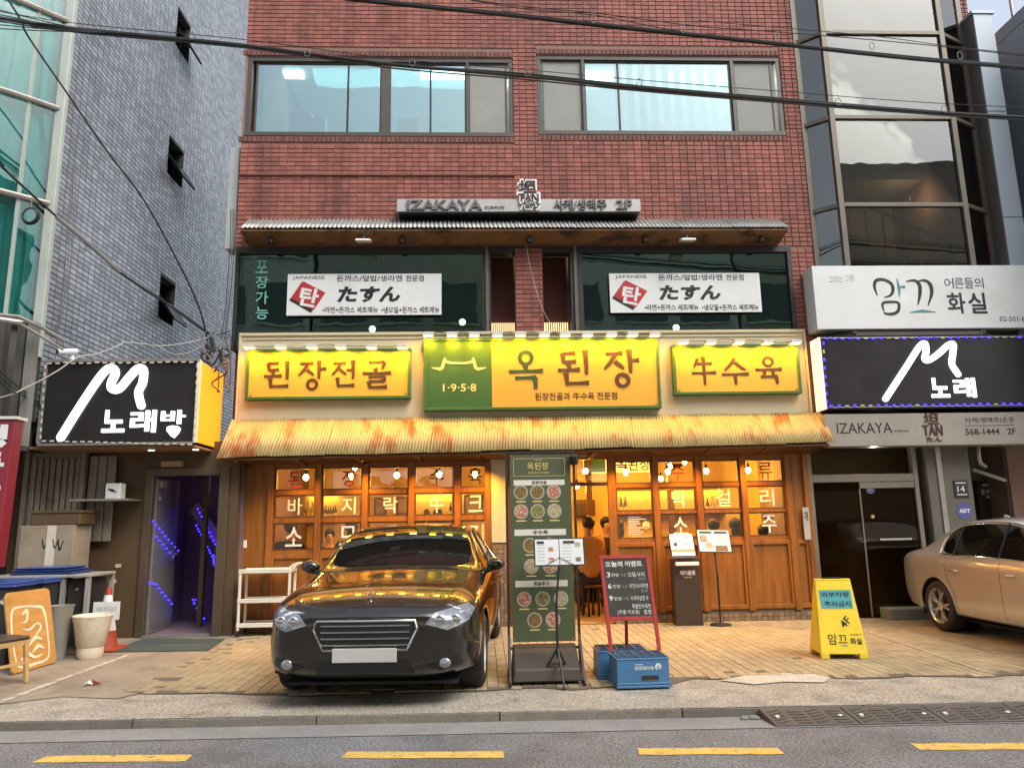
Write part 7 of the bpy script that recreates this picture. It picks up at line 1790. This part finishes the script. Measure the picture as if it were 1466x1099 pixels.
def car(name, label, loc, rz, paint, star=False):
    t = T(name, label, 'car', loc, rz)
    for g, fl in CARP[2].items():
        nm = {'side_window_l': 'side_window', 'side_window_r': 'side_window', 'front_door_l': 'door', 'front_door_r': 'door', 'rear_door_l': 'door', 'rear_door_r': 'door'}.get(g, g)
        mt = M_CGL if 'win' in nm else (M_SEAM if g == 'sill' else paint)
        o = ob_local(nm, sub_mesh(nm, fl, mt), t)
        if nm == 'door':
            s = 1 if g.endswith('_l') else -1; hx0 = (.05 if 'front' in g else -.95)
            p, nn = hit((hx0, s * 3, .80), (0, -s, 0))
            m = MB(); m.tube([p + Vector((-.1, s * .012, .0)), p + Vector((-.07, s * .032, .004)), p + Vector((.07, s * .032, .004)), p + Vector((.1, s * .012, 0))], [.010, .015, .015, .010], 8); m.build('handle', paint, o, local=True)
            m = MB(); m.tube([p + Vector((-.07, s * .05, .006)), p + Vector((.07, s * .05, .006))], .004, 6); m.build('handle_trim', M_CHR, o, local=True)
    for s in (1, -1):
        # door gaps
        for pts in ([(.93, .30), (.95, .6), (.90, .9)], [(-.12, .24), (-.125, .6), (-.13, .95)], [(-1.0, .26), (-1.03, .52), (-1.15, .72), (-1.17, .88)], [(.93, .27), (.4, .255), (-.12, .25), (-.6, .25), (-1.0, .26)]):
            m = seam(lin(pts), s); m.build('panel_gap', M_SEAM, t, local=True)
        # bright window surround and pillars
        top = []; 
        low = [(.78, .958), (.5, .965), (0, .978), (-.5, .988), (-1.0, .998), (-1.28, 1.004)]
        m = seam(lin(low), s, .009, .003); m.build('window_trim', M_CHR, t, local=True)
        upz = [(.62, 1.06), (.28, 1.26), (.05, 1.36), (-.2, 1.392), (-.45, 1.403), (-.9, 1.39), (-1.1, 1.352), (-1.28, 1.27), (-1.36, 1.15), (-1.32, 1.01)]
        P = []
        for a, b in upz:
            p, nn = hit((a, s * 3, b), (0, -s, 0))
            if p is not None: P.append(p + Vector((0, s * .004, 0)))
        m = MB(); m.tube(cr(P, 5), .008, 6); m.build('window_trim', M_CHR, t, local=True)
        for xx in (-.17, -1.02):
            P = []
            for k in range(9):
                p, nn = hit((xx - .03 * k / 8, s * 3, .985 + k * .05), (0, -s, 0))
                if p is not None: P.append(p + Vector((0, s * .003, 0)))
            m = MB(); m.tube(P, .012, 6); m.build('window_pillar', M_GRL, t, local=True)
        # mirror
        m = MB(); m.ball((.60, s * .975, 1.03), .09, 14, 10, sc=(.75, 1.1, .8)); o = m.build('mirror', paint, t, local=True)
        m = MB(); m.tube([(.62, s * .84, .96), (.61, s * .95, .99)], [.035, .03], 8); m.build('mirror_arm', M_GRL, o, local=True)
        m = MB(); m.ball((.55, s * .975, 1.03), .075, 12, 8, sc=(.3, 1.1, .8)); m.build('mirror_glass', M_CGL, o, local=True)
        # lamps
        ol = dens([(s * .48, .655), (s * .56, .735), (s * .80, .785), (s * .86, .74), (s * .82, .66), (s * .66, .60)], 4)
        m = patch(ol, None, .004, 'x+'); hl = m.build('headlight', M_HLAMP, t, local=True, sharp=False)
        m = MB()
        for yy in (.60, .72):
            p, nn = hit((4, s * yy, .68), (-1, 0, 0))
            if p is not None: m.ball(p + Vector((.004, 0, 0)), .045, 14, 8, sc=(.4, 1, 1))
        m.build('lamp_projector', M_CHR, hl, local=True)
        ol = dens([(s * .50, .33), (s * .74, .40), (s * .78, .33), (s * .6, .28)], 4); m = patch(ol, None, .004, 'x+'); m.build('air_intake', M_GRL, t, local=True, sharp=False)
        p, nn = hit((4, s * .64, .345), (-1, 0, 0)); m = MB(); m.ball(p + Vector((.008, 0, 0)), .05, 14, 8, sc=(.35, 1, .8)); m.build('fog_light', M_HLAMP, t, local=True)
        ol = dens([(s * .42, .80), (s * .44, .89), (s * .78, .90), (s * .84, .84), (s * .8, .78)], 4); m = patch(ol, None, .005, 'x-'); m.build('tail_light', M_TLAMP, t, local=True, sharp=False)
        # arch lip, liner
        for ax in (FA, RA):
            P = []
            for k in range(25):
                a = math.pi * (-.05 + 1.1 * k / 24); xx, zz = ax + (AR_ + .012) * math.cos(a), WR + (AR_ + .012) * math.sin(a)
                p, nn = hit((xx, s * 3, zz), (0, -s, 0))
                if p is not None and zz > .2: P.append(Vector((ax + AR_ * math.cos(a), p.y - s * .004, WR + AR_ * math.sin(a))))
            if len(P) > 3: m = MB(); m.tube(P, .009, 6); m.build('arch_lip', paint, t, local=True)
            m = MB(); n = 18; vv = []; ff = []
            for k in range(n + 1):
                a = math.pi * (-.12 + 1.24 * k / n); vv += [(ax + AR_ * math.cos(a), s * .90, max(.12, WR + AR_ * math.sin(a))), (ax + AR_ * math.cos(a), s * .55, max(.12, WR + AR_ * math.sin(a)))]
            for k in range(n): ff.append((2 * k, 2 * k + 1, 2 * k + 3, 2 * k + 2))
            m.add(vv, ff); m.box(ax - .36, ax + .36, s * .55, s * .54, .14, WR + AR_); m.build('arch_liner', M_RIMD, t, local=True)
            wh = bpy.data.objects.new('wheel', WMESH[0][1]); COL.objects.link(wh); wh.parent = t; wh.location = (ax, s * .80, WR); wh.rotation_euler = (RAD(-90) if s > 0 else RAD(90), 0, 0)
            for n_, me_, mt_ in WMESH[1:]:
                q = bpy.data.objects.new(n_, me_); COL.objects.link(q); q.parent = wh
    # grille, badge, plate, lower intake
    m = patch(dens([(-.42, .62), (-.40, .685), (.40, .685), (.42, .62), (.34, .46), (-.34, .46)], 5), None, .005, 'x+', 6); gr = m.build('grille', M_GRL, t, local=True, sharp=False)
    for zz in (.50, .55, .60, .65):
        P = []
        for k in range(13):
            p, nn = hit((4, -.36 + .72 * k / 12, zz), (-1, 0, 0))
            if p is not None: P.append(p + Vector((.010, 0, 0)))
        m = MB(); m.tube(P, .007, 6); m.build('grille_bar', M_CHR, gr, local=True)
    P = []
    for (a, b) in dens([(-.42, .62), (-.40, .685), (.40, .685), (.42, .62), (.34, .46), (-.34, .46)], 5):
        p, nn = hit((4, a, b), (-1, 0, 0))
        if p is not None: P.append(p + Vector((.006, 0, 0)))
    m = MB(); m.tube(P, .009, 6, closed=True); m.build('grille_surround', M_CHR, gr, local=True)
    m = patch(dens([(-.40, .27), (-.36, .38), (.36, .38), (.40, .27)], 5), None, .004, 'x+'); m.build('lower_intake', M_GRL, t, local=True, sharp=False)
    pf, _ = hit((4, 0, .42), (-1, 0, 0)); m = MB(); m.box(pf.x + .004, pf.x + .016, -.26, .26, .365, .475); m.build('number_plate', M_PLATE_, t, local=True, bevel=.004)
    pb, _ = hit((-4, 0, .62), (1, 0, 0)); m = MB(); m.box(pb.x - .016, pb.x - .004, -.26, .26, .60, .71); m.build('number_plate', M_PLATE_, t, local=True, bevel=.004)
    if star:
        p, nn = hit((2.16, 0, 3), (0, 0, -1)); c0 = p + Vector((0, 0, .05)); m = MB(); m.tube([p, p + Vector((0, 0, .02))], .008, 8)
        m.tube([c0 + Vector((0, .034 * math.cos(a), .034 * math.sin(a))) for a in [2 * math.pi * k / 24 for k in range(24)]], .003, 6, closed=True)
        for k in range(3):
            a = math.pi / 2 + k * 2 * math.pi / 3; m.tube([c0, c0 + Vector((0, .034 * math.cos(a), .034 * math.sin(a)))], [.005, .002], 6)
        m.build('bonnet_star', M_CHR, t, local=True)
    # bonnet edge gap, bonnet creases
    for s in (1, -1):
        P = []
        for k in range(15):
            xx = 2.12 - 1.2 * k / 14; p, nn = hit((xx, s * (.72 - .06 * (xx - .9)), 3), (0, 0, -1))
            if p is not None: P.append(p)
        m = MB(); m.tube(P, .004, 5); m.build('panel_gap', M_SEAM, t, local=True)
        P = []
        for k in range(10):
            yy = -.55 + .62 * k / 9 if s > 0 else .05 + .55 * k / 9
            p, nn = hit((.86 - .02 * k / 9, yy, 3), (0, 0, -1))
            if p is not None: P.append(p + nn * .012 if nn.z > 0 else p - nn * .012)
        m = MB(); m.tube(P, .008, 6); m.build('wiper', M_GRL, t, local=True)
    p, nn = hit((-1.1, 0, 3), (0, 0, -1)); m = MB(); m.hexa([p + Vector(q) for q in ((-.1, -.03, -.01), (.06, -.02, -.01), (.06, .02, -.01), (-.1, .03, -.01), (-.1, -.004, .06), (-.04, -.008, .05), (-.04, .008, .05), (-.1, .004, .06))]); m.build('roof_aerial', paint, t, local=True, bevel=.004)
    m = MB(); m.box(-2.1, 2.15, -.72, .72, .155, .18); m.build('underbody', M_RIMD, t, local=True)
    return t
P_BLACK = car_paint('black_car_paint', (.011, .009, .007), .0, .22)
P_SILVER = car_paint('silver_car_paint', (.52, .51, .49), .5, .3)
front = Vector((-1.0, -4.9)); hd = Vector((-.065, -1)).normalized(); ctr = front - hd * 2.36 * 1.04
bc = car('parked_car', 'glossy black sedan parked nose out before the timber shopfront', (ctr.x, ctr.y, .012), math.atan2(hd.y, hd.x), P_BLACK, True)
bc.scale = (1.04, 1.04, 1.03)
car('parked_car', 'silver sedan parked nose out beside the aluminium framed entrance', (6.0 + .93, -1.45 + RA, .012), RAD(-90), P_SILVER)
# ================================================================== diners seated inside
def skin_mesh(name, verts, edges, radii, mat, sub=2):
    me = bpy.data.meshes.new(name); me.from_pydata(verts, edges, []); ob = bpy.data.objects.new(name, me); TSC.collection.objects.link(ob)
    md = ob.modifiers.new('k', 'SKIN'); md.use_smooth_shade = True
    for i, sv in enumerate(me.skin_vertices[0].data):
        r = radii[i]; sv.radius = r if isinstance(r, tuple) else (r, r)
        sv.use_root = (i == 0)
    s = ob.modifiers.new('s', 'SUBSURF'); s.levels = sub; s.render_levels = sub
    vl = TSC.view_layers[0]; vl.update(); out = bpy.data.meshes.new_from_object(ob.evaluated_get(vl.depsgraph)); bpy.data.objects.remove(ob)
    out.materials.clear(); out.materials.append(mat); out.polygons.foreach_set('use_smooth', [True] * len(out.polygons)); out.polygons.foreach_set('material_index', [0] * len(out.polygons)); return out
M_SKIN = pm('skin', (.50, .29, .19), .55, var=.08); M_HAIR = pm('black_hair', (.012, .009, .008), .5, var=.3, scale=40, stretch=(1, 1, .3))
SK = [(0, 0, .52), (0, .01, .72), (0, .02, .95), (0, .015, 1.10), (0, 0, 1.17), (0, -.015, 1.245), (0, -.005, 1.335), (0, -.105, 1.26)]
SKE = [(0, 1), (1, 2), (2, 3), (3, 4), (4, 5), (5, 6), (5, 7)]
SKR = [(.15, .11), (.135, .10), (.16, .105), (.09, .07), (.055, .055), (.078, .088), (.072, .085), (.014, .016)]
for s in (-1, 1):
    b = len(SK); SK += [(s * .19, .01, 1.05), (s * .25, -.06, .82), (s * .15, -.30, .79), (s * .135, -.37, .79)]
    SKE += [(2, b), (b, b + 1), (b + 1, b + 2), (b + 2, b + 3)]; SKR += [.06, .045, .030, (.04, .02)]
    for k in range(4):
        f = len(SK); dx = (k - 1.5) * .02; SK += [(s * .135 + dx, -.42, .79 + .004), (s * .135 + dx * 1.2, -.45 + .006 * abs(k - 1), .78)]; SKE += [(b + 3, f), (f, f + 1)]; SKR += [.010, .008]
    f = len(SK); SK += [(s * .135 - s * .045, -.39, .79), (s * .135 - s * .06, -.42, .785)]; SKE += [(b + 3, f), (f, f + 1)]; SKR += [.011, .009]
    b = len(SK); SK += [(s * .10, -.05, .50), (s * .13, -.42, .51), (s * .13, -.40, .10), (s * .13, -.50, .04)]
    SKE += [(0, b), (b, b + 1), (b + 1, b + 2), (b + 2, b + 3)]; SKR += [.085, .065, .042, .035]
BODY = skin_mesh('body', SK, SKE, SKR, M_SKIN)
def shirt(mat, nm):
    v = [(0, 0, .50), (0, .01, .72), (0, .02, .95), (0, .015, 1.09), (0, .005, 1.13)]; e = [(0, 1), (1, 2), (2, 3), (3, 4)]; r = [(.175, .135), (.16, .122), (.182, .125), (.105, .085), .065]
    for s in (-1, 1):
        b = len(v); v += [(s * .195, .01, 1.05), (s * .255, -.06, .815), (s * .18, -.235, .795)]; e += [(2, b), (b, b + 1), (b + 1, b + 2)]; r += [.078, .062, .05]
    return skin_mesh(nm, v, e, r, mat)
def trousers(mat):
    v = [(0, 0, .53)]; e = []; r = [(.17, .13)]
    for s in (-1, 1):
        b = len(v); v += [(s * .10, -.05, .51), (s * .13, -.42, .515), (s * .13, -.40, .13)]; e += [(0, b), (b, b + 1), (b + 1, b + 2)]; r += [.10, .08, .06]
    return skin_mesh('trousers', v, e, r, mat)
TRO = trousers(pm('dark_denim', (.03, .035, .05), .8))
SH = {'mustard': shirt(pm('mustard_shirt', (.50, .27, .06), .8, var=.15), 'shirt'), 'black': shirt(pm('black_shirt', (.02, .02, .022), .8), 'shirt'), 'cream': shirt(pm('cream_shirt', (.55, .48, .36), .8), 'shirt'), 'navy': shirt(pm('navy_shirt', (.03, .04, .09), .8), 'shirt')}
hm = MB(); hm.ball((0, .012, 1.325), .105, 16, 10, sc=(.88, 1.05, .98)); hair_s = hm.mesh('hair', M_HAIR)
hm = MB(); hm.ball((0, .012, 1.325), .108, 16, 10, sc=(.92, 1.05, .98)); hm.ball((0, .06, 1.2), .1, 14, 8, sc=(.95, .55, 1.35)); hair_l = hm.mesh('hair', M_HAIR)
# carve the face opening: push hair off the front
for hmsh in (hair_s, hair_l):
    for v in hmsh.vertices:
        if v.co.z < 1.33 and v.co.y < -.02: v.co.y = -.02 + (v.co.y + .02) * .15
fm = MB()
for s in (-1, 1): fm.ball((s * .032, -.092, 1.285), .011, 8, 6)
EYE = fm.mesh('eyes', M_BLK)
st = MB(); st.lathe([(.17, .44), (.17, .47), (.15, .475)], (0, 0, 0), 20); STOP = st.mesh('seat', pm('brown_stool_seat', (.12, .05, .02), .5))
sl_ = MB(); sl_.tube([(.0, 0, 0), (0, 0, .44)], .018, 8); SLEG = sl_.mesh('leg', M_BLK)
def diner(px, py, Y, face, col, long_, lab):
    X_, Z_ = F(px, py, Y); sc_ = max(.98, min(1.14, Z_ / 1.29))
    t = T('person', lab, 'person', (X_, Y, .014), face, group=None); t.scale = (sc_,) * 3
    for nm, me in (('body', BODY), ('shirt', SH[col]), ('trousers', TRO), ('hair', hair_l if long_ else hair_s), ('eyes', EYE)):
        o = bpy.data.objects.new(nm, me); COL.objects.link(o); o.parent = t
    q = T('stool', 'round brown stool under ' + lab.split(' seated')[0].replace('person', 'the diner').replace(' shirt', '') + (' beside the far windows' if px < 600 else ' near the kiosk side windows' if px > 950 else ' by the doorway'), 'stool', (X_, Y, .014), face); q.scale = (sc_ * .98,) * 3
    o = bpy.data.objects.new('seat', STOP); COL.objects.link(o); o.parent = q; o.location = (0, .0, -.03)
    for k in range(4):
        o = bpy.data.objects.new('leg', SLEG); COL.objects.link(o); o.parent = q; a = RAD(45 + 90 * k); o.location = (.12 * math.cos(a), .12 * math.sin(a), 0)
PI = math.pi
diner(842, 752, 1.0, PI * 1.12, 'mustard', False, 'person in mustard shirt seated inside the open doorway')
diner(868, 752, 2.1, PI * .1, 'black', False, 'person in black shirt seated facing the mustard shirted diner')
diner(884, 754, 2.6, PI * 1.1, 'cream', True, 'person in cream shirt with long hair seated behind the first right window')
diner(417, 757, 1.2, PI * .9, 'black', False, 'person in black shirt seated by the window lettered 소')
diner(503, 757, 1.3, PI * 1.2, 'black', True, 'person in black shirt with long hair seated by the window lettered 모')
diner(472, 768, 2.3, PI * .1, 'navy', False, 'person in navy shirt seated between the two diners at the lettered windows')
diner(1022, 755, 1.3, PI * .95, 'navy', False, 'person in navy shirt seated beside the slanted menu board window')
diner(1052, 754, 1.4, PI * 1.05, 'black', True, 'person in black shirt with long hair seated next to the navy shirted diner')
diner(1092, 763, 1.2, PI * 1.1, 'cream', False, 'person in cream shirt seated by the window lettered 주')
for (px, Y, lab) in ((856, 1.55, 'dark timber dining table inside the open doorway'), (455, 1.75, 'dark timber dining table behind the windows lettered 소 and 모'), (1040, 2.0, 'dark timber dining table behind the slanted menu board')):
    X_ = F(px, 800, Y)[0]; t = T('dining_table', lab, 'table', (X_, Y, .014)); hw_ = .35 if px == 856 else .6
    m = MB(); m.box(X_ - hw_, X_ + hw_, Y - .22, Y + .25, .70, .74); m.build('table_top', M_WOODD, t, bevel=.006)
    for sx in (-1, 1):
        for sy in (-1, 1):
            m = MB(); m.box(X_ + sx * (hw_ - .05) - .02, X_ + sx * (hw_ - .05) + .02, Y + sy * .18 - .02, Y + sy * .18 + .02, .014, .699); m.build('leg', M_WOODD, t)
    m = MB(); m.lathe([(.05, .741), (.11, .80), (.10, .80), (.04, .75)], (X_, Y, 0), 16); o = m.build('stew_pot', M_BLK, None); tag(o, 'black stew pot on the ' + lab, 'pot')
# dark counter with a coffee machine like cabinet inside the doorway
X0, X1, Z0, Z1 = RC(826, 790, 872, 880, 2.9); m = MB(); m.box(X0, X1 + .4, 3.0, 3.5, .013, 1.05); t = T('service_counter', 'dark wooden service counter at the back of the doorway', 'counter', ((X0 + X1) / 2, 3.2, .013)); m.build('cabinet', M_WOODD, t, bevel=.01)
m = MB(); m.box(X0 - .03, X1 + .43, 2.96, 3.53, 1.051, 1.09); m.build('worktop', M_BRN, t, bevel=.006)
X0, X1, Z0, Z1 = RC(824, 715, 852, 738, 4.2); t = T('air_conditioner', 'dark slatted air conditioner high on the dining room wall', 'air conditioner', ((X0 + X1) / 2, 4.3, Z0)); m = MB(); m.box(X0, X1, 4.2, 4.499, Z0, Z1); m.build('housing', M_WOODD, t, bevel=.01)
for k in range(4): m = MB(); m.box(X0 + .02, X1 - .02, 4.185, 4.199, Z0 + .04 + k * .06, Z0 + .06 + k * .06); m.build('louvre', M_BLK, t)
# ================================================================== overhead cables
M_CAB = pm('black_cable', (.015, .015, .016), .5, var=.1); M_CABG = pm('grey_cable', (.16, .16, .15), .5, var=.1); M_CABW = pm('pale_cable', (.45, .44, .40), .5, var=.1)
def cable(parent, pts, Y, r, mat=M_CAB, n=6, jz=0.0):
    P = []
    for k, p in enumerate(pts):
        yy = Y if not isinstance(Y, (tuple, list)) else Y[0] + (Y[1] - Y[0]) * k / (len(pts) - 1)
        x_, z_ = F(p[0], p[1], yy); P.append(Vector((x_, yy, z_ + jz)))
    m = MB(); m.tube(cr(P, n), r, 6); return m.build('cable', mat, parent)
t = T('cable_bundle', 'thick black cable bundle crossing in front of the third floor windows', 'cables', (0, -3, 9))
B1 = [(-700, -95), (-300, -28), (-60, 16), (0, 26), (120, 44), (350, 66), (560, 93), (740, 108), (920, 126), (1100, 142), (1300, 159), (1466, 168), (1700, 176), (2200, 178)]
for k, (dy, r) in enumerate(((0, .014), (2.0, .012), (-2.2, .012), (3.8, .010), (1, .011), (-1, .010))):
    cable(t, [(x, y + dy + random.uniform(-1.2, 1.2)) for x, y in B1], -3 + .03 * (k % 3), r)
cable(t, [(x, y - 9 - 5 * math.sin((x - 735) / 1466 * math.pi) * (x > 735)) for x, y in B1], -3, .005)
for k, dy in enumerate((-10, -4, 5, 9, 14)):
    cable(t, [(-500, -60 + dy * 3), (-60, 16 + dy * 1.6), (0, 26 + dy * 1.1), (60, 36 + dy * .6), (110, 43 + dy * .2), (150, 47.5)], -3.0 - .02 * k, .006)
for px, py in ((275, 52), (440, 76), (590, 90), (755, 104), (915, 118), (1052, 130), (1200, 146), (1352, 156)):
    x_, z_ = F(px, py, -3.02); m = MB(); m.tube([(x_ + .035 * math.cos(a), -3.02, z_ + .05 * math.sin(a)) for a in [2 * PI * i / 12 for i in range(12)]], .005, 5, closed=True); m.build('cable_tie', M_CABG, t)
t = T('cable_bundle', 'upper black cable bundle crossing the brickwork and stair bay', 'cables', (3, -3.2, 10))
B2 = [(440, -12), (520, 0), (735, 22), (860, 36), (1100, 61), (1300, 83), (1466, 97), (1700, 118), (2200, 150)]
for k, (dy, r) in enumerate(((0, .014), (2.6, .012), (-2, .011), (1, .010))): cable(t, [(x, y + dy + random.uniform(-.6, .6)) for x, y in B2], -3.2 + .03 * (k % 3), r)
cable(t, [(560, -16), (735, 8), (860, 20), (1000, 38), (1100, 45), (1300, 62), (1466, 80), (1700, 104), (2200, 140)], -3.2, .006); cable(t, [(600, -14), (735, 11), (850, 22), (960, 43), (1040, 54)], -3.2, .006); cable(t, [(1000, 30), (1250, 52), (1466, 78), (2200, 145)], -3.2, .005)
for px, py in ((850, 28), (978, 42), (1112, 52), (1248, 66), (1374, 80)):
    x_, z_ = F(px, py, -3.22); m = MB(); m.tube([(x_ + .03 * math.cos(a), -3.22, z_ + .055 * math.sin(a)) for a in [2 * PI * i / 12 for i in range(12)]], .005, 5, closed=True); m.build('cable_tie', M_CABG, t)
t = T('service_cable', 'single black cable curving down the tiled wall to the tangle', 'cable', (-5, -1, 7))
cable(t, [(-120, -190), (15, 5), (40, 52), (95, 132), (150, 212), (205, 285), (255, 375), (285, 440), (298, 490)], (-3.0, -.35), .013)
t = T('service_cable', 'thick sleeved cable running straight across the tiled wall below the window', 'cable', (-5, -1, 6))
cable(t, [(-300, -80), (-20, 210), (0, 236), (45, 278), (90, 318), (170, 388), (235, 432), (300, 478)], (-3.0, -.35), .016); cable(t, [(80, 310), (128, 350), (172, 390)], (-2.35, -1.9), .026, M_CABG)
t = T('cable_coil', 'small black coil of spare cable hanging before the teal glass', 'cable', (-6.5, -2, 6)); x_, z_ = F(43, 308, -2.4)
for k in range(3): m = MB(); m.tube([(x_ + (.085 + .012 * k) * math.cos(a), -2.4 + .012 * k, z_ + (.095 + .01 * k) * math.sin(a)) for a in [2 * PI * i / 20 for i in range(20)]], .010, 6, closed=True); m.build('coil_loop', M_CAB, t)
m = MB(); x2, z2 = F(46, 282, -2.4); m.tube([(x_, -2.4, z_ + .1), (x2, -2.4, z2)], .006, 5); m.build('hanger', M_CABG, t)
t = T('service_cable', 'pale drop cable sagging above the left M sign box', 'cable', (-5.5, -1.2, 4.6))
cable(t, [(-200, 600), (-10, 571), (40, 553), (80, 532), (112, 511), (140, 506), (170, 494), (178, 490), (205, 492), (225, 495), (260, 492), (298, 483)], (-2.2, -.4), .008, M_CABW); cable(t, [(225, 495), (245, 506), (270, 505), (290, 494)], (-.6, -.4), .006, M_CABW)
t = T('service_cable', 'dark cables sagging past the sooty spandrel left of the M sign box', 'cable', (-7, -2, 4))
for k in range(3): cable(t, [(-10, 520 + k * 9), (15, 545 + k * 7), (35, 560 + k * 4), (58, 580 + k * 3)], (-2.6, -1.2), .010)
t = T('service_cable', 'thin grey wires dropping down the alley edge of the brick building', 'cable', (-4, -.1, 6))
for k in range(4): cable(t, [(332 + k * 2 - 2, 300), (330 + k * 2.5, 345), (326 + k * 3, 400), (322 + k * 2, 450), (316 + k * 3, 485)], -.12 - .01 * k, .006, M_CABG if k % 2 else M_CAB)
t = T('cable_tangle', 'messy tangle of black cables and splice boxes beside the left M sign box', 'cables', (-4.1, -.3, 4.3))
for k in range(16):
    a = random.uniform(295, 325); b = random.uniform(470, 520); pts = [(a, b)]
    for j in range(5): a = min(330, max(288, a + random.uniform(-16, 16))); b = min(560, b + random.uniform(-6, 22)); pts.append((a, b))
    cable(t, pts, -.3 - .02 * k, random.choice((.006, .008, .012)), random.choice((M_CAB, M_CAB, M_CABG, pm('brown_cable', (.08, .05, .03), .6))), 4)
for (px, py) in ((302, 492), (315, 510), (296, 502)):
    x_, z_ = F(px, py, -.45); m = MB(); m.tube([(x_, -.45, z_ + .1), (x_ + .05, -.45, z_ - .12)], [.03, .045], 8); m.build('splice_box', M_CAB, t)
t = T('service_cable', 'thin wire hanging over the brick pillar between the second floor openings', 'cable', (.7, -.1, 5)); cable(t, [(753, 350), (762, 395), (778, 445), (798, 476)], -.12, .004, M_CABW)
t = T('service_cable', 'thin grey cables hanging down the left edge of the tiled wall', 'cable', (-6.1, -.7, 6))
for k in range(3): cable(t, [(104 + k * 3, 240), (96 + k * 4, 330), (92 + k * 3, 400), (84 + k * 2, 455), (74 + k * 3, 478)], -.85, .005, M_CABG)

# ================================================================== far side of the street (behind the viewer, for reflections and to hold back daylight)
M_OPW = pm('pale_render_facade', (.55, .54, .5), .8, var=.1); M_OPB = pm('brown_tile_facade', (.42, .38, .33), .7, var=.1); M_OPG = pm('dark_facade_glass', (.03, .04, .045), .08, spec=.8)
def far_building(x0, x1, h, mat, lab, n, fl):
    Y0 = -19.0; t = T('office_building', lab, 'building', ((x0 + x1) / 2, Y0 - 3, -.12)); m = MB(); m.box(x0, x1, Y0 - 6, Y0, -.12, h); m.build('wall', mat, t)
    for f in range(fl):
        for i in range(n):
            w = (x1 - x0) / n; a = x0 + w * (i + .12); z = 3.9 + f * 3.0
            if z + 1.8 > h: continue
            m = MB(); m.box(a, a + w * .76, Y0 + .002, Y0 + .05, z, z + 1.7); q = m.build('window', M_OPG, t); m = MB(); m.box(a - .05, a + w * .76 + .05, Y0 + .002, Y0 + .12, z - .1, z - .01); m.build('sill', M_OPW, q)
    m = MB(); m.box(x0 + .4, x1 - .4, Y0 + .002, Y0 + .03, .1, 2.6); m.build('shop_window', em('dim_shop_window', (1, .85, .6), .35), t)
    return t
far_building(-17, -7.2, 15.0, M_OPW, 'pale rendered office building across the street', 4, 4); far_building(-7, 2.5, 16.5, M_OPB, 'brown tiled office building across the street', 4, 3); far_building(2.7, 11, 14.5, M_OPW, 'lower pale office building across the street', 3, 4); far_building(11.2, 22, 17.0, M_OPB, 'second brown tiled office building across the street', 4, 3)  # heights raised to cut daylight at street level
for (x0, x1, tx, col) in ((1.2, 5.2, '프로', (.5, .05, .05)), (-6, -1, '24시', (.05, .1, .4))):
    t = T('shop_sign', 'lit white shop sign across the street reading ' + ('pro' if x0 > 0 else '24 hours'), 'sign', ((x0 + x1) / 2, -18.8, 2.7)); m = MB(); m.box(x0, x1, -18.9, -18.7, 2.7, 3.7); m.build('box', em('lit_white_sign', (1, 1, .95), .9), t)
    m = MB(); fo = FR((x1 - .4, -18.69, 2.85), (-1, 0, 0), (0, 0, 1)); letters(m, tx, fo, 0.2, 0, x1 - x0 - 1.0, .7, .001, .01, .05); m.build('lettering', pm('sign_print_' + tx, col, .5), t)
